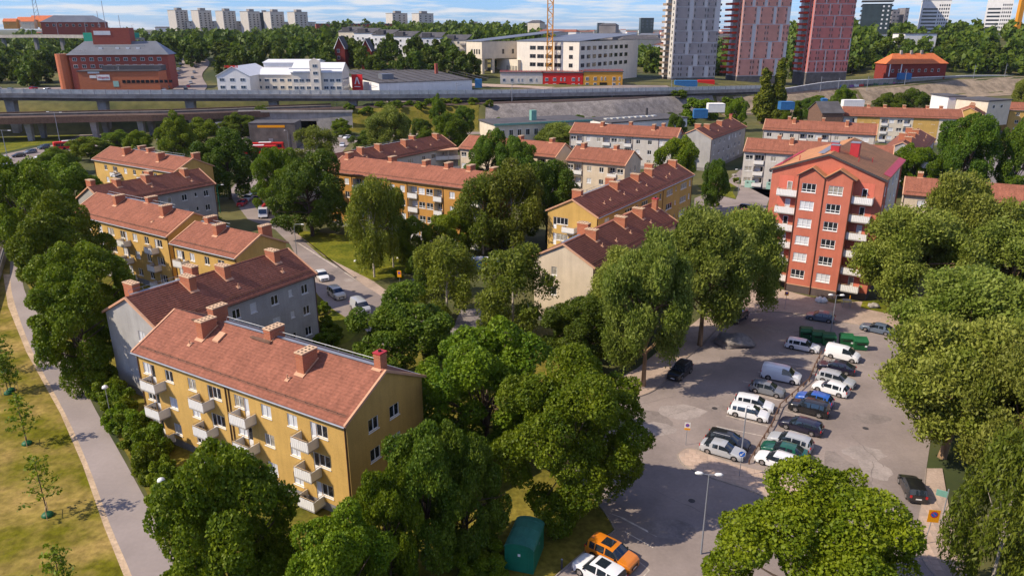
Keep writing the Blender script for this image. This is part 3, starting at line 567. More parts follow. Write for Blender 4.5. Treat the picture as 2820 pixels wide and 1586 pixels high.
    if rail:                                                             # snow guard along the eave
        b = MB(); k = (zr - ze) / (D/2)
        b.tube([(.5, .75, ze + .75*k + .26), (L - .5, .75, ze + .75*k + .26)], .03, 4); b.tube([(.5, .7, ze + .7*k + .14), (L - .5, .7, ze + .7*k + .14)], .03, 4)
        for j in range(int(L / 1.3)): x = .6 + 1.3*j; b.tube([(x, .75, ze + .75*k), (x, .75, ze + .75*k + .3)], .035, 4)
        b.build('snow_guard', 'rust_brown', root)
    k = (zr - ze) / (D/2)
    for cspec in chim:
        s, yv = cspec[0], cspec[1]; red = len(cspec) > 2 and cspec[2] == 'r'
        ds, dy = (.95, 1.9) if not red else (.8, .9)
        tp = zr + (.75 if yv < 4.4 else .95) + (0.5 if red else 0)
        chimney(root, s, yv + .15, ds, dy, k, D/2, ze, tp, red)
    for s, yv in vents:
        z = ze + k*yv; b = MB()
        b.hexa([(s-.25, yv-.25, z-k*.25+.09), (s+.25, yv-.25, z-k*.25+.09), (s+.25, yv+.25, z+k*.25+.09), (s-.25, yv+.25, z+k*.25+.09), (s-.22, yv-.2, z-k*.2+.14), (s+.22, yv-.2, z-k*.2+.14), (s+.22, yv+.2, z+k*.2+.14), (s-.22, yv+.2, z+k*.2+.14)])
        b.tube([(s, yv, z), (s, yv, z + .6)], .07, 6); b.build('roof_vent', 'verge', root)
    if walkway:                                                          # metal walkway behind the ridge
        a, c = walkway; b = MB(); yv = D/2 + .45; z = zr - .45*k + .28
        b.box(a, c, yv - .2, yv + .2, z, z + .05); b.tube([(a, yv + .3, z + .45), (c, yv + .3, z + .45)], .025, 4)
        for j in range(int((c - a) / 1.8)): x = a + 1.8*j; b.tube([(x, yv, z - .3), (x, yv + .3, z + .45)], .022, 4)
        b.build('roof_walkway', 'metal_galv', root)
    return root
YF = [('R', 1.1, 2.0, 2.25, 2.4), ('w', 4.85, 1.3), ('w', 8.6, 1.25), ('L', 11.64, 2.05, 10.2, 2.2), ('R', 15.66, 2.05, 16.3, 2.25), ('w', 19.46, 1.35), ('w', 22.97, 1.3), ('L', 25.94, 2.15, 24.7, 2.15)]
b_ = block('yellow rendered block with stacked white balconies and a long tiled roof beside the footpath', (-40.9, 72.7), -31, 30.7, 11.6, 10.2, 13.2, 'plaster_yellow', YF,
      gr=[('w', 3.15, 1.4), ('w', 6.15, 1.4)], chim=[(6.8, 3.3), (21.8, 3.0), (15.0, 5.2), (5.0, 6.2), (29.3, 5.6, 'r')], pipes=(.35, 14.48, 14.95, 30.3), vents=[(6.6, 2.6), (21.4, 2.3)], walkway=(8, 29.5), plinth=.95)
b = MB(); k_ = 3.0 / 5.8; y_ = 3.3; z_ = 10.2 + y_*k_
b.hexa([(9.0, 3.6, 10.2+3.6*k_+.08), (9.9, 3.6, 10.2+3.6*k_+.08), (9.9, 4.7, 10.2+4.7*k_+.08), (9.0, 4.7, 10.2+4.7*k_+.08), (9.0, 3.6, 10.2+3.6*k_+.26), (9.9, 3.6, 10.2+3.6*k_+.26), (9.9, 4.7, 10.2+4.7*k_+.26), (9.0, 4.7, 10.2+4.7*k_+.26)]); b.build('roof_hatch', 'verge', b_)
for s0, s1 in ((4.0, 5.9), (13.3, 16.2)):
    b = MB(); b.box(s0, s1, 5.0, 5.3, 10.2+5.15*k_+.2, 10.2+5.15*k_+.26); b.box(s0, s1, 4.96, 5.0, 10.2+5.15*k_+.1, 10.2+5.15*k_+.3); b.build('roof_step', 'rust_brown', b_)
GF = [('w', 1.6, 1.3), ('w', 5.2, 1.3), ('s', 8.2), ('w', 10.4, 1.25), ('w', 13.2, 1.0), ('w', 16.55, 1.25), ('s', 19.6), ('w', 21.85, 1.2)]
block('grey rendered block joined at its end to the yellow block by the footpath', (-40.8, 78.6), 57.4, 24.7, 11.2, 10.2, 13.1, 'plaster_grey', GF, gl=[('w', 6.8, 1.3)], gr=[('w', 3, 1.3), ('w', 7, 1.3)],
      chim=[(20.6, 3.6), (12.4, 3.5), (7.2, 3.4), (9.6, 6.2), (1.6, 6.3)], vents=[(20.4, 2.1), (13, 2.0)], walkway=(1, 9))
block('long yellow block whose balconies show between the maples above the footpath', (-82.9, 135.4), -33, 30.3, 11.4, 10.2, 13.2, 'plaster_yellow', YF, chim=[(8.9, 3.6), (23.7, 3.4), (16.0, 5.6)], walkway=(3, 24), vents=[(23.2, 2.2)])
block('lower yellow block stepping down from the long yellow block, two balconies facing the maples', (-55.9, 116.3), -32, 16.2, 10.6, 9.9, 12.45, 'plaster_yellow', [('R', 1.0, 2.0, 1.6, 2.25), ('w', 4.4, 1.2), ('w', 8.1, 1.2), ('w', 11.4, 1.6)],
      chim=[(7.2, 3.1), (2.3, 5.2), (14.6, 6.0)], gr=[('w', 4, 1.3)], walkway=(1, 8))
block('grey block with ridged red roof behind the long yellow block', (-79.9, 142.6), 56, 25, 11.2, 10.2, 13.1, 'plaster_grey', GF, gl=[('w', 4, 1.3)], chim=[(11.1, 3.5), (20.0, 3.5), (5.1, 4.0), (13.4, 6.0), (1.2, 6.4)], vents=[(11.6, 2.5), (20.6, 2.1)])
block('yellow block with a dark arched awning, nearest the main road', (-111.4, 196.2), -33, 36, 11.4, 10.2, 12.9, 'plaster_yellow', [('w', 5, 1.3), ('R', 9, 2.0, 9.5, 2.2), ('w', 14, 1.3), ('w', 18, 1.3), ('L', 22, 2.0, 21.5, 2.2), ('w', 27, 1.3), ('w', 31, 1.3)], chim=[(10.0, 2.9), (25.3, 2.6), (17.1, 5.2), (12, 6), (34, 6.5)], walkway=(10, 32))
OF = [('q', 1.79, 1.7), ('w', 5.14, 1.3), ('l', 7.6, 2.6), ('q', 10.5, 1.6), ('l', 13.5, 2.6), ('w', 18.2, 1.35), ('w', 21.05, 1.25), ('l', 23.2, 2.5), ('q', 26.0, 1.65), ('q', 28.05, 1.7), ('l', 30.0, 2.1), ('w', 34.0, 1.3), ('w', 36.9, 1.3), ('l', 39.2, 2.3)]
block('long orange rendered block with recessed balconies behind the weeping birches', (-42.2, 166.9), -31, 43, 11.6, 12.5, 15.1, 'plaster_orange', OF, floors=4, fh=3.0, top_sill=10.05, chim=[(1.8, 4.5), (13.9, 5.3), (23.4, 5.2), (29.3, 5.2), (35, 5.2), (40.6, 5.3)], pipes=(.4, 7.35, 16.4, 23.0, 32.4, 42.6))
block('pale grey block with a row of chimneys behind the long orange block', (-43.2, 179.8), 56, 48, 11.2, 10.2, 13.1, 'plaster_pale', [('w', 14, 1.3), ('w', 18, 2.2), ('w', 23, 1.3), ('w', 27, 2.2), ('w', 33, 1.3), ('w', 37, 2.2), ('s', 42)], chim=[(12.6, 3.0), (19.2, 3.1), (29.3, 2.9), (43.7, 3.6), (1.6, 5.3), (35.3, 5.2)], vents=[(13.5, 2.3), (24, 2.2), (33, 2.4), (39, 2.2)], walkway=(12, 36))
BF = [('q', .5, 1.6), ('l', 2.2, 2.4), ('w', 6.1, 1.25), ('w', 9.55, 1.25), ('l', 11.9, 2.5), ('q', 14.5, 1.7)]
block('cream block with recessed balconies, the right one of a stepped pair', (14.1, 194.7), -31, 16.8, 11.6, 10.2, 13.2, 'plaster_beige', BF, gr=[('w', 4, .8), ('w', 7, .8)], chim=[(2.0, 4.8), (11.0, 5.5)], pipes=(.4, 4.8))
block('cream block half hidden by tall trees, the left one of a stepped pair', (-15.4, 212.7), -31, 31.4, 11.6, 10.6, 13.6, 'plaster_beige', [('q', .8, 1.8), ('w', 5, 1.3), ('w', 9, 1.3), ('l', 13, 2.6), ('w', 18, 1.3), ('w', 22, 1.3), ('l', 25.7, 2.6), ('q', 28.8, 1.6)], chim=[(26.5, 5.4), (16.6, 5.4), (6, 5.4)])
block('pale plastered block with four chimneys before the low flat-roofed hall', (18.9, 248.6), -24, 35.8, 11, 10.2, 13.0, 'plaster_pale', [('q', .6, 1.8), ('l', 2.6, 2.0), ('w', 6, 1.3), ('w', 9.6, 1.3), ('l', 11.6, 2.5), ('q', 14.5, 1.9), ('q', 16.9, 1.9), ('l', 18.9, 2.3), ('w', 22.8, 1.3), ('w', 26.6, 1.3), ('w', 30, 1.3)], chim=[(9.5, 3.9), (26.8, 3.5), (18.6, 5.6), (29.4, 5.6)], pipes=(.4, 4.8, 21.6, 30))
block('grey gabled block with a red steel fan cowl on its roof', (62.7, 233.8), 57, 37, 11.4, 10.2, 13.0, 'plaster_grey', [('w', 3, 1.3), ('w', 8, 1.6), ('w', 13, 1.3), ('w', 18, 1.6), ('s', 22), ('w', 25, 1.4), ('w', 30, 1.4)], gl=[('w', 3.0, 1.4)], chim=[(7.1, 3.5), (18.7, 3.2), (4.5, 5.6), (33.5, 4.6, 'r')], vents=[(12, 2.2), (24, 2.2)])
Y4F = [('w', 3.5, 2.0), ('w', 8, 1.3), ('w', 12.5, 3.4), ('s', 18), ('w', 20.5, 3.2), ('w', 27, 1.6), ('w', 30.2, .9), ('w', 34.2, 3.6), ('s', 39.5), ('w', 42.7, 3.9), ('w', 48.2, .9)]
block('long yellow block with a row of brick chimneys standing behind the cream gabled block', (15.8, 131.9), 57, 50.5, 11.2, 10.2, 13.0, 'plaster_yellow', Y4F, gl=[('w', 7.6, 1.5), ('L', 1.6, 3.2, 4.2, 2.6)], chim=[(15.5, 3.5), (25.8, 3.5), (33.0, 3.5), (46.6, 3.3), (3.6, 5.5), (18, 5.6), (38, 5.6)], vents=[(6.8, 2.2), (9.8, 2.4), (16.2, 2.4), (21.7, 2.1), (27, 2.2), (38, 2.2), (41, 2.6)], walkway=(4, 22), pipes=(.4, 32, 50))
b = MB(); b.hexa([(1.5, -2.2, 10.1), (8.5, -2.2, 10.1), (8.5, 1.6, 10.6), (1.5, 1.6, 10.6), (1.5, -.3, 11.0), (8.5, -.3, 11.0), (8.5, 2.5, 11.6), (1.5, 2.5, 11.6)])
block('cream gabled block with a row of brick chimneys above the willows', (12.0, 101.9), 56.6, 32.5, 10.8, 10.2, 13.0, 'plaster_beige', [('w', 3, 1.3), ('w', 7.5, 1.3), ('w', 12, 1.3), ('w', 16.5, 2.0), ('w', 22, 1.3), ('w', 26.5, 2.0), ('s', 30)], gl=[('w', 3.4, .95)], chim=[(6.9, 3.4), (16.8, 3.2), (24.0, 3.3), (30.5, 3.5, 'r'), (9.0, 5.9)], vents=[(7.0, 2.4), (11.3, 2.1), (16.8, 2.2), (25, 2.2)], walkway=(0.5, 6))
WF = [('w', 1.5, 1.6), ('w', 5.6, 1.3), ('w', 9, 1.3), ('l', 12.2, 2.2), ('q', 14.7, 1.8), ('q', 17, 1.8), ('l', 19, 2.2), ('w', 23, 1.3), ('w', 27, 1.6), ('q', 31.4, 1.9)]
block('pale block with a plain roof between the grey gable and the yellow-striped block', (85.9, 257.3), -24.5, 35.5, 11, 10.2, 13.2, 'plaster_pale', WF, chim=[(9.1, 3.6), (25.7, 3.4), (7.3, 5.6), (18.2, 5.7)], pipes=(.4, 11.8, 21.8, 35))
w3 = block('pale block with mint green garage doors next to the red tower block', (65.2, 209.7), -25, 38, 11, 10.2, 13.3, 'plaster_pale', [('q', .8, 2.0), ('l', 3.2, 2.6), ('w', 7.6, 1.4), ('w', 11.6, 1.4), ('w', 15.5, 1.4), ('l', 18.5, 2.4), ('w', 23, 1.4), ('w', 27, 1.4)], chim=[(11.8, 3.6), (8.2, 5.6), (18.8, 5.6)], pipes=(6.0, 17.5), plinth=.4)
for s in (1.3, 7.2):
    b = MB(); b.box(s, s + 2.7, .33, .39, 0, 2.1); b.box(s + .5, s + 1.0, .3, .332, 1.35, 1.65, 1); b.box(s + 1.7, s + 2.2, .3, .332, 1.35, 1.65, 1); b.build('garage_door', ['garage_green', 'pane_dark'], w3)
b = block('far pale block striped with yellow wall panels and five chimneys along its ridge', (131.2, 299.3), -15.5, 43, 11, 10.2, 13.3, 'plaster_cream', [('q', .5, 1.8), ('l', 2.6, 1.9), ('w', 6.6, 1.3), ('w', 11, 1.3), ('l', 14.3, 2.4), ('q', 17, 1.9), ('q', 20, 1.9), ('l', 22.4, 2.2), ('w', 27.5, 1.4), ('w', 32, 1.4), ('l', 36, 2.0), ('q', 38.6, 2.1)], chim=[(9.3, 5.2), (15.3, 5.2), (22.3, 5.2), (30.6, 5.2), (35.4, 5.2)])
for s0, s1, hs in ((5.4, 13.6, (6.6, 11)), (25.6, 34.6, (27.5, 32))):
    m_ = MB(); wall_panel(m_, lambda s, z, d: (s, .36 + d, z), s0, s1, .8, 10.1, [(h, h + 1.4, 7.85 - 3.15*f, 9.3 - 3.15*f, .03) for h in hs for f in range(3)]); m_.build('yellow_panel', 'plaster_yellow', b)
block('low long block with pale walls and a red tiled roof behind the right-hand willows', (81.7, 152.6), -27, 60, 10.8, 10.2, 13.0, 'plaster_beige', [('w', 3, 1.4), ('w', 9, 1.4), ('l', 13, 2.4), ('w', 18, 1.4), ('w', 24, 1.4), ('l', 28, 2.4), ('w', 34, 1.4), ('w', 40, 1.4)], chim=[(2.4, 5.3), (30, 5.3)])
block('grey gabled block whose roof carries clustered chimneys behind the red tower block', (113.5, 205.0), 56.6, 36, 11, 10.2, 13.0, 'plaster_grey', [('w', 4, 1.4), ('w', 10, 1.4), ('w', 16, 1.4), ('w', 22, 1.4), ('w', 28, 1.4)], chim=[(6, 3.8), (16.0, 4.0), (25, 4.0), (12, 6.0), (27.1, 6.0)], vents=[(20, 2.0), (27, 2.2), (31, 2.4)])
block('small yellow gabled block at the far end of the striped block', (187.29, 299.27), 57, 30, 11, 10.2, 13.0, 'plaster_yellow', [('w', 4, 1.4), ('w', 10, 1.4), ('w', 16, 1.4)], chim=[(4, 4), (10, 4), (16, 4), (22, 4)])
block('yellow block with a red roof and white balconies far beyond the big lime trees', (211.02, 321.23), -16, 40, 11, 10.2, 13.0, 'plaster_yellow', [('w', 3, 1.4), ('l', 7, 2.4), ('w', 12, 1.4), ('w', 17, 1.4)], chim=[(9, 5)])
# ---- awning on the far yellow block
b = MB()
for k in range(8):
    a0, a1 = math.pi*k/8, math.pi*(k+1)/8
    b.face([(-1.6*math.cos(a0), 0, 1.3*math.sin(a0)), (-1.6*math.cos(a1), 0, 1.3*math.sin(a1)), (-1.3*math.cos(a1), -1.6, .9*math.sin(a1)), (-1.3*math.cos(a0), -1.6, .9*math.sin(a0))], k % 2)
tag(b.build('awning', ['black_trim', 'metal_galv'], None, (-101.5, 190.4, 5.6), R(-33)), 'dark arched awning over a balcony of the block nearest the main road', 'awning')

# ---------------------------------------------------------------- red tower block
def red_tower():
    A, ang = (47.3, 121.2), -33.0
    root = thing('tower_block', 'seven-storey red tower block with two gabled bays and white corner balconies', 'tower block', (A[0], A[1], GZ), R(ang))
    fl = [17.5 - 2.966*k for k in range(6)]                 # window sills above street
    W = MB(); B1, B2, BX = 0.0, 4.12, 8.35; rec = 1.7; xl, xr, Dp = -4.75, 12.7, 24.0; rx = 3.95; ze, zr = 20.35, 23.75
    pl = 1.35
    for a, c, w0 in ((B1, B2, .7), (B2, BX, 4.82)):
        P = lambda s, z, d: (s, d, z)
        wall_panel(W, P, a, c, pl, 20.2, [(w0, w0 + 2.2, z, z + 1.45, .14, 2) for z in fl])
        W.face([(a, 0, 20.2), (c, 0, 20.2), ((a + c)/2, 0, 21.45)])
        for z in fl: add_window(root, 2.2, 1.45, (w0, .1, z), 0, 'q', ['pane_dark', 'pane_dark', 'pane_blind', 'pane_blind', 'pane_curtain'])
    for x in (B1, BX): W.face([(x, 0, pl), (x, rec, pl), (x, rec, 20.2), (x, 0, 20.2)])
    # recessed main front
    zs = lambda s: ze + (zr - ze) * (1 - abs(s - rx) / ((xr - xl) / 2 + .3))
    W.face([(xl, rec, pl), (B1, rec, pl), (B1, rec, zs(B1)), (xl, rec, zs(xl))]); W.face([(BX, rec, pl), (xr, rec, pl), (xr, rec, zs(xr)), (BX, rec, zs(BX))])
    W.face([(B1, rec, 20.0), (BX, rec, 20.0), (BX, rec, zs(BX)), (rx, rec, zs(rx)), (B1, rec, zs(B1))])
    Pr = lambda t, z, d: (xr - d, t, z)
    sw = [3.2, 8, 12.5, 17]
    wall_panel(W, Pr, rec, rec + 5.0, pl, ze - .2, [(3.4, 4.2, z, z + 1.5, .14, 2) for z in fl])
    for z in fl: add_window(root, .8, 1.5, (xr - .1, 3.4, z), math.pi/2)
    wall_panel(W, lambda t, z, d: (xr - .25 - d, t, z), rec + 5.0, Dp, pl, ze - .2, [(t, t + 1.5, z, z + 1.45, .14, 2) for z in fl for t in (9.0, 14.5, 19.5)], 1)
    for z in fl:
        for t in (9.0, 14.5, 19.5): add_window(root, 1.5, 1.45, (xr - .35, t, z), math.pi/2)
    Pl = lambda t, z, d: (xl + d, Dp + rec - t, z)
    wall_panel(W, Pl, rec, Dp, pl, ze - .2, [])
    W.face([(xl, Dp, pl), (xr, Dp, pl), (xr, Dp, ze), (rx, Dp, zr), (xl, Dp, ze)])
    W.build('wall', ['plaster_red', 'plaster_cream', 'white_paint'], root)
    b = MB(); b.box(B1 + .03, BX - .03, .04, rec, -.5, pl); b.box(xl + .03, xr - .03, rec + .04, Dp - .03, -.5, pl); b.build('plinth', 'plaster_dark', root)
    b = MB(); b.box(B1 - .01, BX + .01, -.012, -.004, pl - .02, pl + .14); b.build('plinth_band', 'verge', root)
    for s0, s1 in ((-3.4, -1.0), (BX + .9, 11.4)):          # paler wall behind the balconies
        b = MB(); b.box(s0, s1, rec - .03, rec - .004, 2, 19.6); b.build('pale_panel', 'plaster_salmon', root)
    for z in fl:
        for s, w_ in ((-3.35, 3.3), (BX + .06, 3.1)):
            o = add_balcony(root, s, w_, 1.35, rec, z - 1.05, 1.05); 
            add_window(root, .8, 2.2, (s + w_*.4, rec - .06, z - 1.0), 0, 'door', name='balcony_door')
    for x in (.05, B2, BX - .02):
        b = MB(); b.tube([(x, -.09, 20.0), (x, -.09, .1)], .075, 6); b.build('downpipe', 'pipe_brown', root)
    hw = (xr - xl)/2 + .45; k = (zr - ze) / hw; y0 = rec - .35; th = .16; sl = math.hypot(hw, zr - ze); tl = math.atan2(zr - ze, hw)
    for sgn in (-1, 1):
        xe = rx + sgn*hw; b = MB()
        b.hexa([(xe, y0, ze - th), (rx, y0, zr - th), (rx, Dp + .3, zr - th), (xe, Dp + .3, ze - th), (xe, y0, ze), (rx, y0, zr), (rx, Dp + .3, zr), (xe, Dp + .3, ze)])
        ro = b.build('roof', 'roof_tan', root)
        to = inst('roof_tiles', tile_mesh(Dp + .3 - y0, sl, True, 'roof_tan'), ro, (xe, y0 if sgn > 0 else Dp + .3, ze + .004)); to['kind'] = 'stuff'
        to.rotation_euler = (tl, 0, R(90) if sgn > 0 else R(-90))
        b = MB(); b.hexa([(xe, y0 - .06, ze - .25), (rx, y0 - .06, zr - .25), (rx, y0, zr - .25), (xe, y0, ze - .25), (xe, y0 - .06, ze + .08), (rx, y0 - .06, zr + .08), (rx, y0, zr + .08), (xe, y0, ze + .08)]); b.build('verge_board', 'metal_dark', root)
        b = MB(); b.box(xe - (.9 if sgn > 0 else 0), xe + (0 if sgn > 0 else .9), Dp*.3 if sgn > 0 else y0, Dp, ze - .3, ze + .02)
        b = MB(); e1 = 1.1; b.hexa([(xe, y0 + 3, ze + .1), (xe - sgn*e1, y0 + 3, ze + e1*k + .1), (xe - sgn*e1, Dp, ze + e1*k + .1), (xe, Dp, ze + .1), (xe, y0 + 3, ze + .13), (xe - sgn*e1, y0 + 3, ze + e1*k + .13), (xe - sgn*e1, Dp, ze + e1*k + .13), (xe, Dp, ze + .13)]); b.build('eave_sheet', 'metal_red', root)
    for a, c in ((B1, B2), (B2, BX)):                       # bay roofs
        m_ = (a + c)/2; b = MB()
        for xe, xm in ((a - .25 if a == B1 else a, m_), (c + .5 if c == BX else c, m_)):
            q = [(xe, -.35, 20.2 + (0 if xe in (a, c) else -.15)), (xm, -.35, 21.62), (xm, rec + .2, 21.62), (xe, rec + .2, 20.2 + (0 if xe in (a, c) else -.15))]
            b.hexa([(p[0], p[1], p[2]) for p in q] + [(p[0], p[1], p[2] + .14) for p in q])
        b.build('bay_roof', 'roof_tan', root)
        b = MB()
        for xe in (a - .25 if a == B1 else a + .06, c + .5 if c == BX else c - .06): b.tube([(xe, -.38, 20.12), (m_, -.38, 21.6)], .07, 5)
        b.build('bay_verge', 'metal_dark', root)
    for s, y, w_, d_, h_ in ((rx - .6, 5.5, 1.3, 1.2, 1.1), (rx + 2.0, 8.0, 1.4, 1.5, 1.9), (rx - 1.6, 11, 1.2, 1.2, 1.2)):
        b = MB(); z = zr - abs(s - rx)*k - .4; b.box(s, s + w_, y, y + d_, z, z + h_ + .4); b.box(s - .06, s + w_ + .06, y - .06, y + d_ + .06, z + h_ + .4, z + h_ + .5, 1); b.build('chimney', ['metal_red', 'metal_galv'], root)
    b = MB(); b.box(rx - 2.2, rx - 1.2, 4, 16, zr - .35, zr - .3); b.build('roof_walkway', 'metal_galv', root)
    b = MB(); x = rx - hw + 1.4
    for z in (.5, .8, 1.1): b.tube([(x, 5, ze + .4 + z), (x, 11, ze + .4 + z)], .03, 4)
    for j in range(7): b.tube([(x, 5 + j, ze + .3), (x, 5 + j, ze + 1.5)], .03, 4)
    b.build('roof_rail', 'metal_dark', root)
    for s, y in ((rx + 5.5, 9.5), (rx + 4, 5.2), (rx - 5, 4)):
        b = MB(); z = zr - abs(s - rx)*k; b.tube([(s, y, z - .1), (s, y, z + .9)], .07, 6); b.build('roof_vent', 'metal_red', root)
red_tower()

# open balcony link between the pale grey and the cream block
lk = thing('balcony_link', 'open stack of white balconies joining the pale grey and the cream block', 'balconies', (-17.6, 213.6, GZ), R(20))
for k in range(3):
    b = MB(); b.box(-4.6, 3.0, 0, 3.2, .9 + 3.1*k, 1.1 + 3.1*k); b.build('floor', 'concrete', lk)
    for x0, x1 in ((-4.5, -.9), (-.7, 2.9)): b = MB(); b.box(x0, x1, -.06, 0, 1.1 + 3.1*k, 2.15 + 3.1*k); b.build('balcony_panel', 'panel_white', lk)
for x in (-4.55, -.85, 2.8): b = MB(); b.box(x, x + .16, .02, .2, 0, 9.9); b.build('post', 'plaster_cream', lk)
b = MB(); b.box(-4.9, 3.3, -.3, 3.3, 9.9, 10.1); b.build('roof', 'verge', lk); b = MB(); b.box(-4.6, 3.0, 3.0, 3.2, 0, 9.9); b.build('back_wall', 'plaster_pale', lk)
# ---------------------------------------------------------------- trees
def leaf_quads(C, Nrm, size, rng, long=1.0, axis=None, curl=0.6):
    n = len(C)
    r = rng.normal(size=(n, 3)); r /= np.linalg.norm(r, axis=1)[:, None]
    N = Nrm * (1 - curl) + r * curl; N /= np.linalg.norm(N, axis=1)[:, None] + 1e-9
    if axis is None: t = rng.normal(size=(n, 3))
    else: t = axis + 0.35 * rng.normal(size=(n, 3))
    t -= N * np.sum(t * N, 1)[:, None]; t /= np.linalg.norm(t, axis=1)[:, None] + 1e-9
    b = np.cross(N, t); s = (size * rng.uniform(0.45, 1.5, n))[:, None]
    a = t * s * 0.5 * long; c = b * s * 0.5 / math.sqrt(long)
    k = rng.uniform(-.25, .25, (n, 1))
    V_ = np.stack([C + a, C + c * (1 + k) + a * k, C - a, C - c * (1 - k)], 1).reshape(-1, 3)
    return V_, np.arange(4 * n).reshape(n, 4)
def make_crown(kind, seed, n, size, Rr, Ht, m):
    rng = np.random.default_rng(seed)
    lobes = []; zb = {'maple': .07, 'willow': .21, 'birch': .12, 'poplar': .03, 'shrub': .0, 'far': .06, 'dark': .08}[kind] * Ht
    zc = zb + (Ht - zb) * .52; rz = (Ht - zb) / 2
    if kind == 'poplar':
        for i in range(26): f = i / 25; lobes.append((np.array((Rr*.5*(1-f*.7)*rng.uniform(-1, 1), Rr*.5*(1-f*.7)*rng.uniform(-1, 1), zb + (Ht - zb)*(f*.93 + .03))), Rr*(.62 - .36*f*f)*rng.uniform(.8, 1.15), 1.7))
    else:
        K, S, big, small = {'maple': (13, 9, .36, .175), 'dark': (12, 9, .38, .185), 'willow': (13, 12, .34, .14), 'birch': (9, 6, .32, .19), 'shrub': (6, 4, .45, .28), 'far': (7, 3, .42, .30)}[kind]
        for i in range(K):
            ph = i * 2.399963 + rng.uniform(-.45, .45); u = (i + .5) / K * 1.78 - .80; rr = math.sqrt(max(0, 1 - u*u)); f = rng.uniform(.50, .74)
            d0 = np.array((rr*math.cos(ph), rr*math.sin(ph), u)); sc_ = np.array((Rr, Rr, rz)); p = np.array((0, 0, zc)) + d0*sc_*f; lr = Rr * big * rng.uniform(.75, 1.2)
            for j in range(S):
                d1 = rng.normal(size=3); d1 = d1/np.linalg.norm(d1) + d0*.75; d1[2] += .15; d1 /= np.linalg.norm(d1)
                lobes.append((p + d1*lr*rng.uniform(.55, 1.0), Rr*small*rng.uniform(.65, 1.35), rng.uniform(.6, .95)))
    if kind not in ('poplar', 'shrub'):
        for j in range(9): a = j*2.4; q = .0 if j == 0 else .34; lobes.append((np.array((Rr*q*math.cos(a), Rr*q*math.sin(a), zc + rz*rng.uniform(.30, .72))), Rr*rng.uniform(.20, .28), .8))
    P = np.array([l[0] for l in lobes]); Lr = np.array([l[1] for l in lobes]); Lz = np.array([l[2] for l in lobes])
    w_ = Lr**2; w_ /= w_.sum(); C = []; N = []; tot = 0
    while tot < n:
        k = rng.choice(len(lobes), size=2*n, p=w_)
        d = rng.normal(size=(2*n, 3)); d /= np.linalg.norm(d, axis=1)[:, None]
        rad = rng.uniform(.62, 1.06, 2*n) ** .7
        q = P[k] + d * np.stack([Lr[k], Lr[k], Lr[k]*Lz[k]], 1) * rad[:, None]
        keep = np.ones(2*n, bool)
        for j in range(len(lobes)):
            dd = (q - P[j]) / np.array((Lr[j], Lr[j], Lr[j]*Lz[j])); keep &= ~((np.sum(dd*dd, 1) < .45) & (k != j))
        keep &= (d[:, 2] > -.35) | (rng.random(2*n) < .4)
        C.append(q[keep]); N.append(d[keep]); tot += keep.sum()
    C = np.concatenate(C)[:n]; N = np.concatenate(N)[:n]
    C = C + (np.sin(C[:, [1, 2, 0]] * 2.1 + seed) * .10 * Rr/5)
    rad_ = np.percentile(np.hypot(C[:, 0], C[:, 1]), 97.5); C[:, :2] *= Rr*.97/rad_; zl, zh = np.percentile(C[:, 2], [.5, 99.5]); C[:, 2] = zb + (C[:, 2] - zl)/(zh - zl)*(Ht - zb)
    N[:, 2] += .35; N /= np.linalg.norm(N, axis=1)[:, None]
    if kind == 'willow':
        C = C + rng.normal(size=C.shape)*.26
        ax = N * .6 + np.array((.35, -.1, .65)); V_, F_ = leaf_quads(C, N, size, rng, 1.5, ax, .7)
    elif kind == 'birch':
        C = C.copy(); C[:, 2] -= rng.random(n)**2 * Ht * .16; C[:, 2] = np.maximum(C[:, 2], zb*.55)
        V_, F_ = leaf_quads(C, N, size, rng, 1.9, np.array((0, 0, -1.)) + N*.2, .6)
    elif kind == 'poplar': V_, F_ = leaf_quads(C, N, size, rng, 1.6, N*.4 + np.array((0, 0, 1.)), .5)
    else: V_, F_ = leaf_quads(C, N, size, rng, 1.15, None, .55)
    return npmesh('crown', V_, F_, m), lobes, zb
def make_trunk(kind, seed, Rr, Ht, lobes, zb, m):
    rng = random.Random(seed); b = MB(); r0 = {'birch': .13, 'poplar': .3, 'shrub': .05}.get(kind, .30) * Ht / 13
    lean = {'willow': 1.2, 'birch': .3}.get(kind, .4)
    tx, ty = rng.uniform(-1, 1)*lean, rng.uniform(-1, 1)*lean; zt = zb + (Ht - zb)*(.8 if kind in ('birch', 'poplar') else .45)
    pts = [(0, 0, -.3), (0, 0, .15), (tx*.2, ty*.2, zt*.3), (tx*.6, ty*.6, zt*.65), (tx, ty, zt)]
    b.tube(pts, [r0*1.5, r0*1.15, r0*.95, r0*.75, r0*.35], 8)
    pick = lobes[:-1] if len(lobes) > 4 else lobes
    for i, (p, lr, lz) in enumerate(pick[::5 if kind != 'shrub' else 3]):
        f = rng.uniform(.35, .95); s = (tx*f*.8, ty*f*.8, zt*f)
        mid = ((s[0] + p[0])/2 + rng.uniform(-.3, .3), (s[1] + p[1])/2 + rng.uniform(-.3, .3), (s[2] + p[2])/2 + .1)
        b.tube([s, mid, tuple(p)], [r0*.38, r0*.24, r0*.07], 5, cap=False)
    return b.mesh('trunk', m, True)
TV = {}
def variant(kind, i, n, size, Rr, Ht, lm, bm):
    key = (kind, i, lm)
    if key not in TV:
        cr, lobes, zb = make_crown('maple' if kind == 'bright' else kind, 100*len(TV) + i, n, size, Rr, Ht, lm)
        TV[key] = (cr, make_trunk(kind, i + 5, Rr, Ht, lobes, zb, bm), Rr, Ht)
    return TV[key]
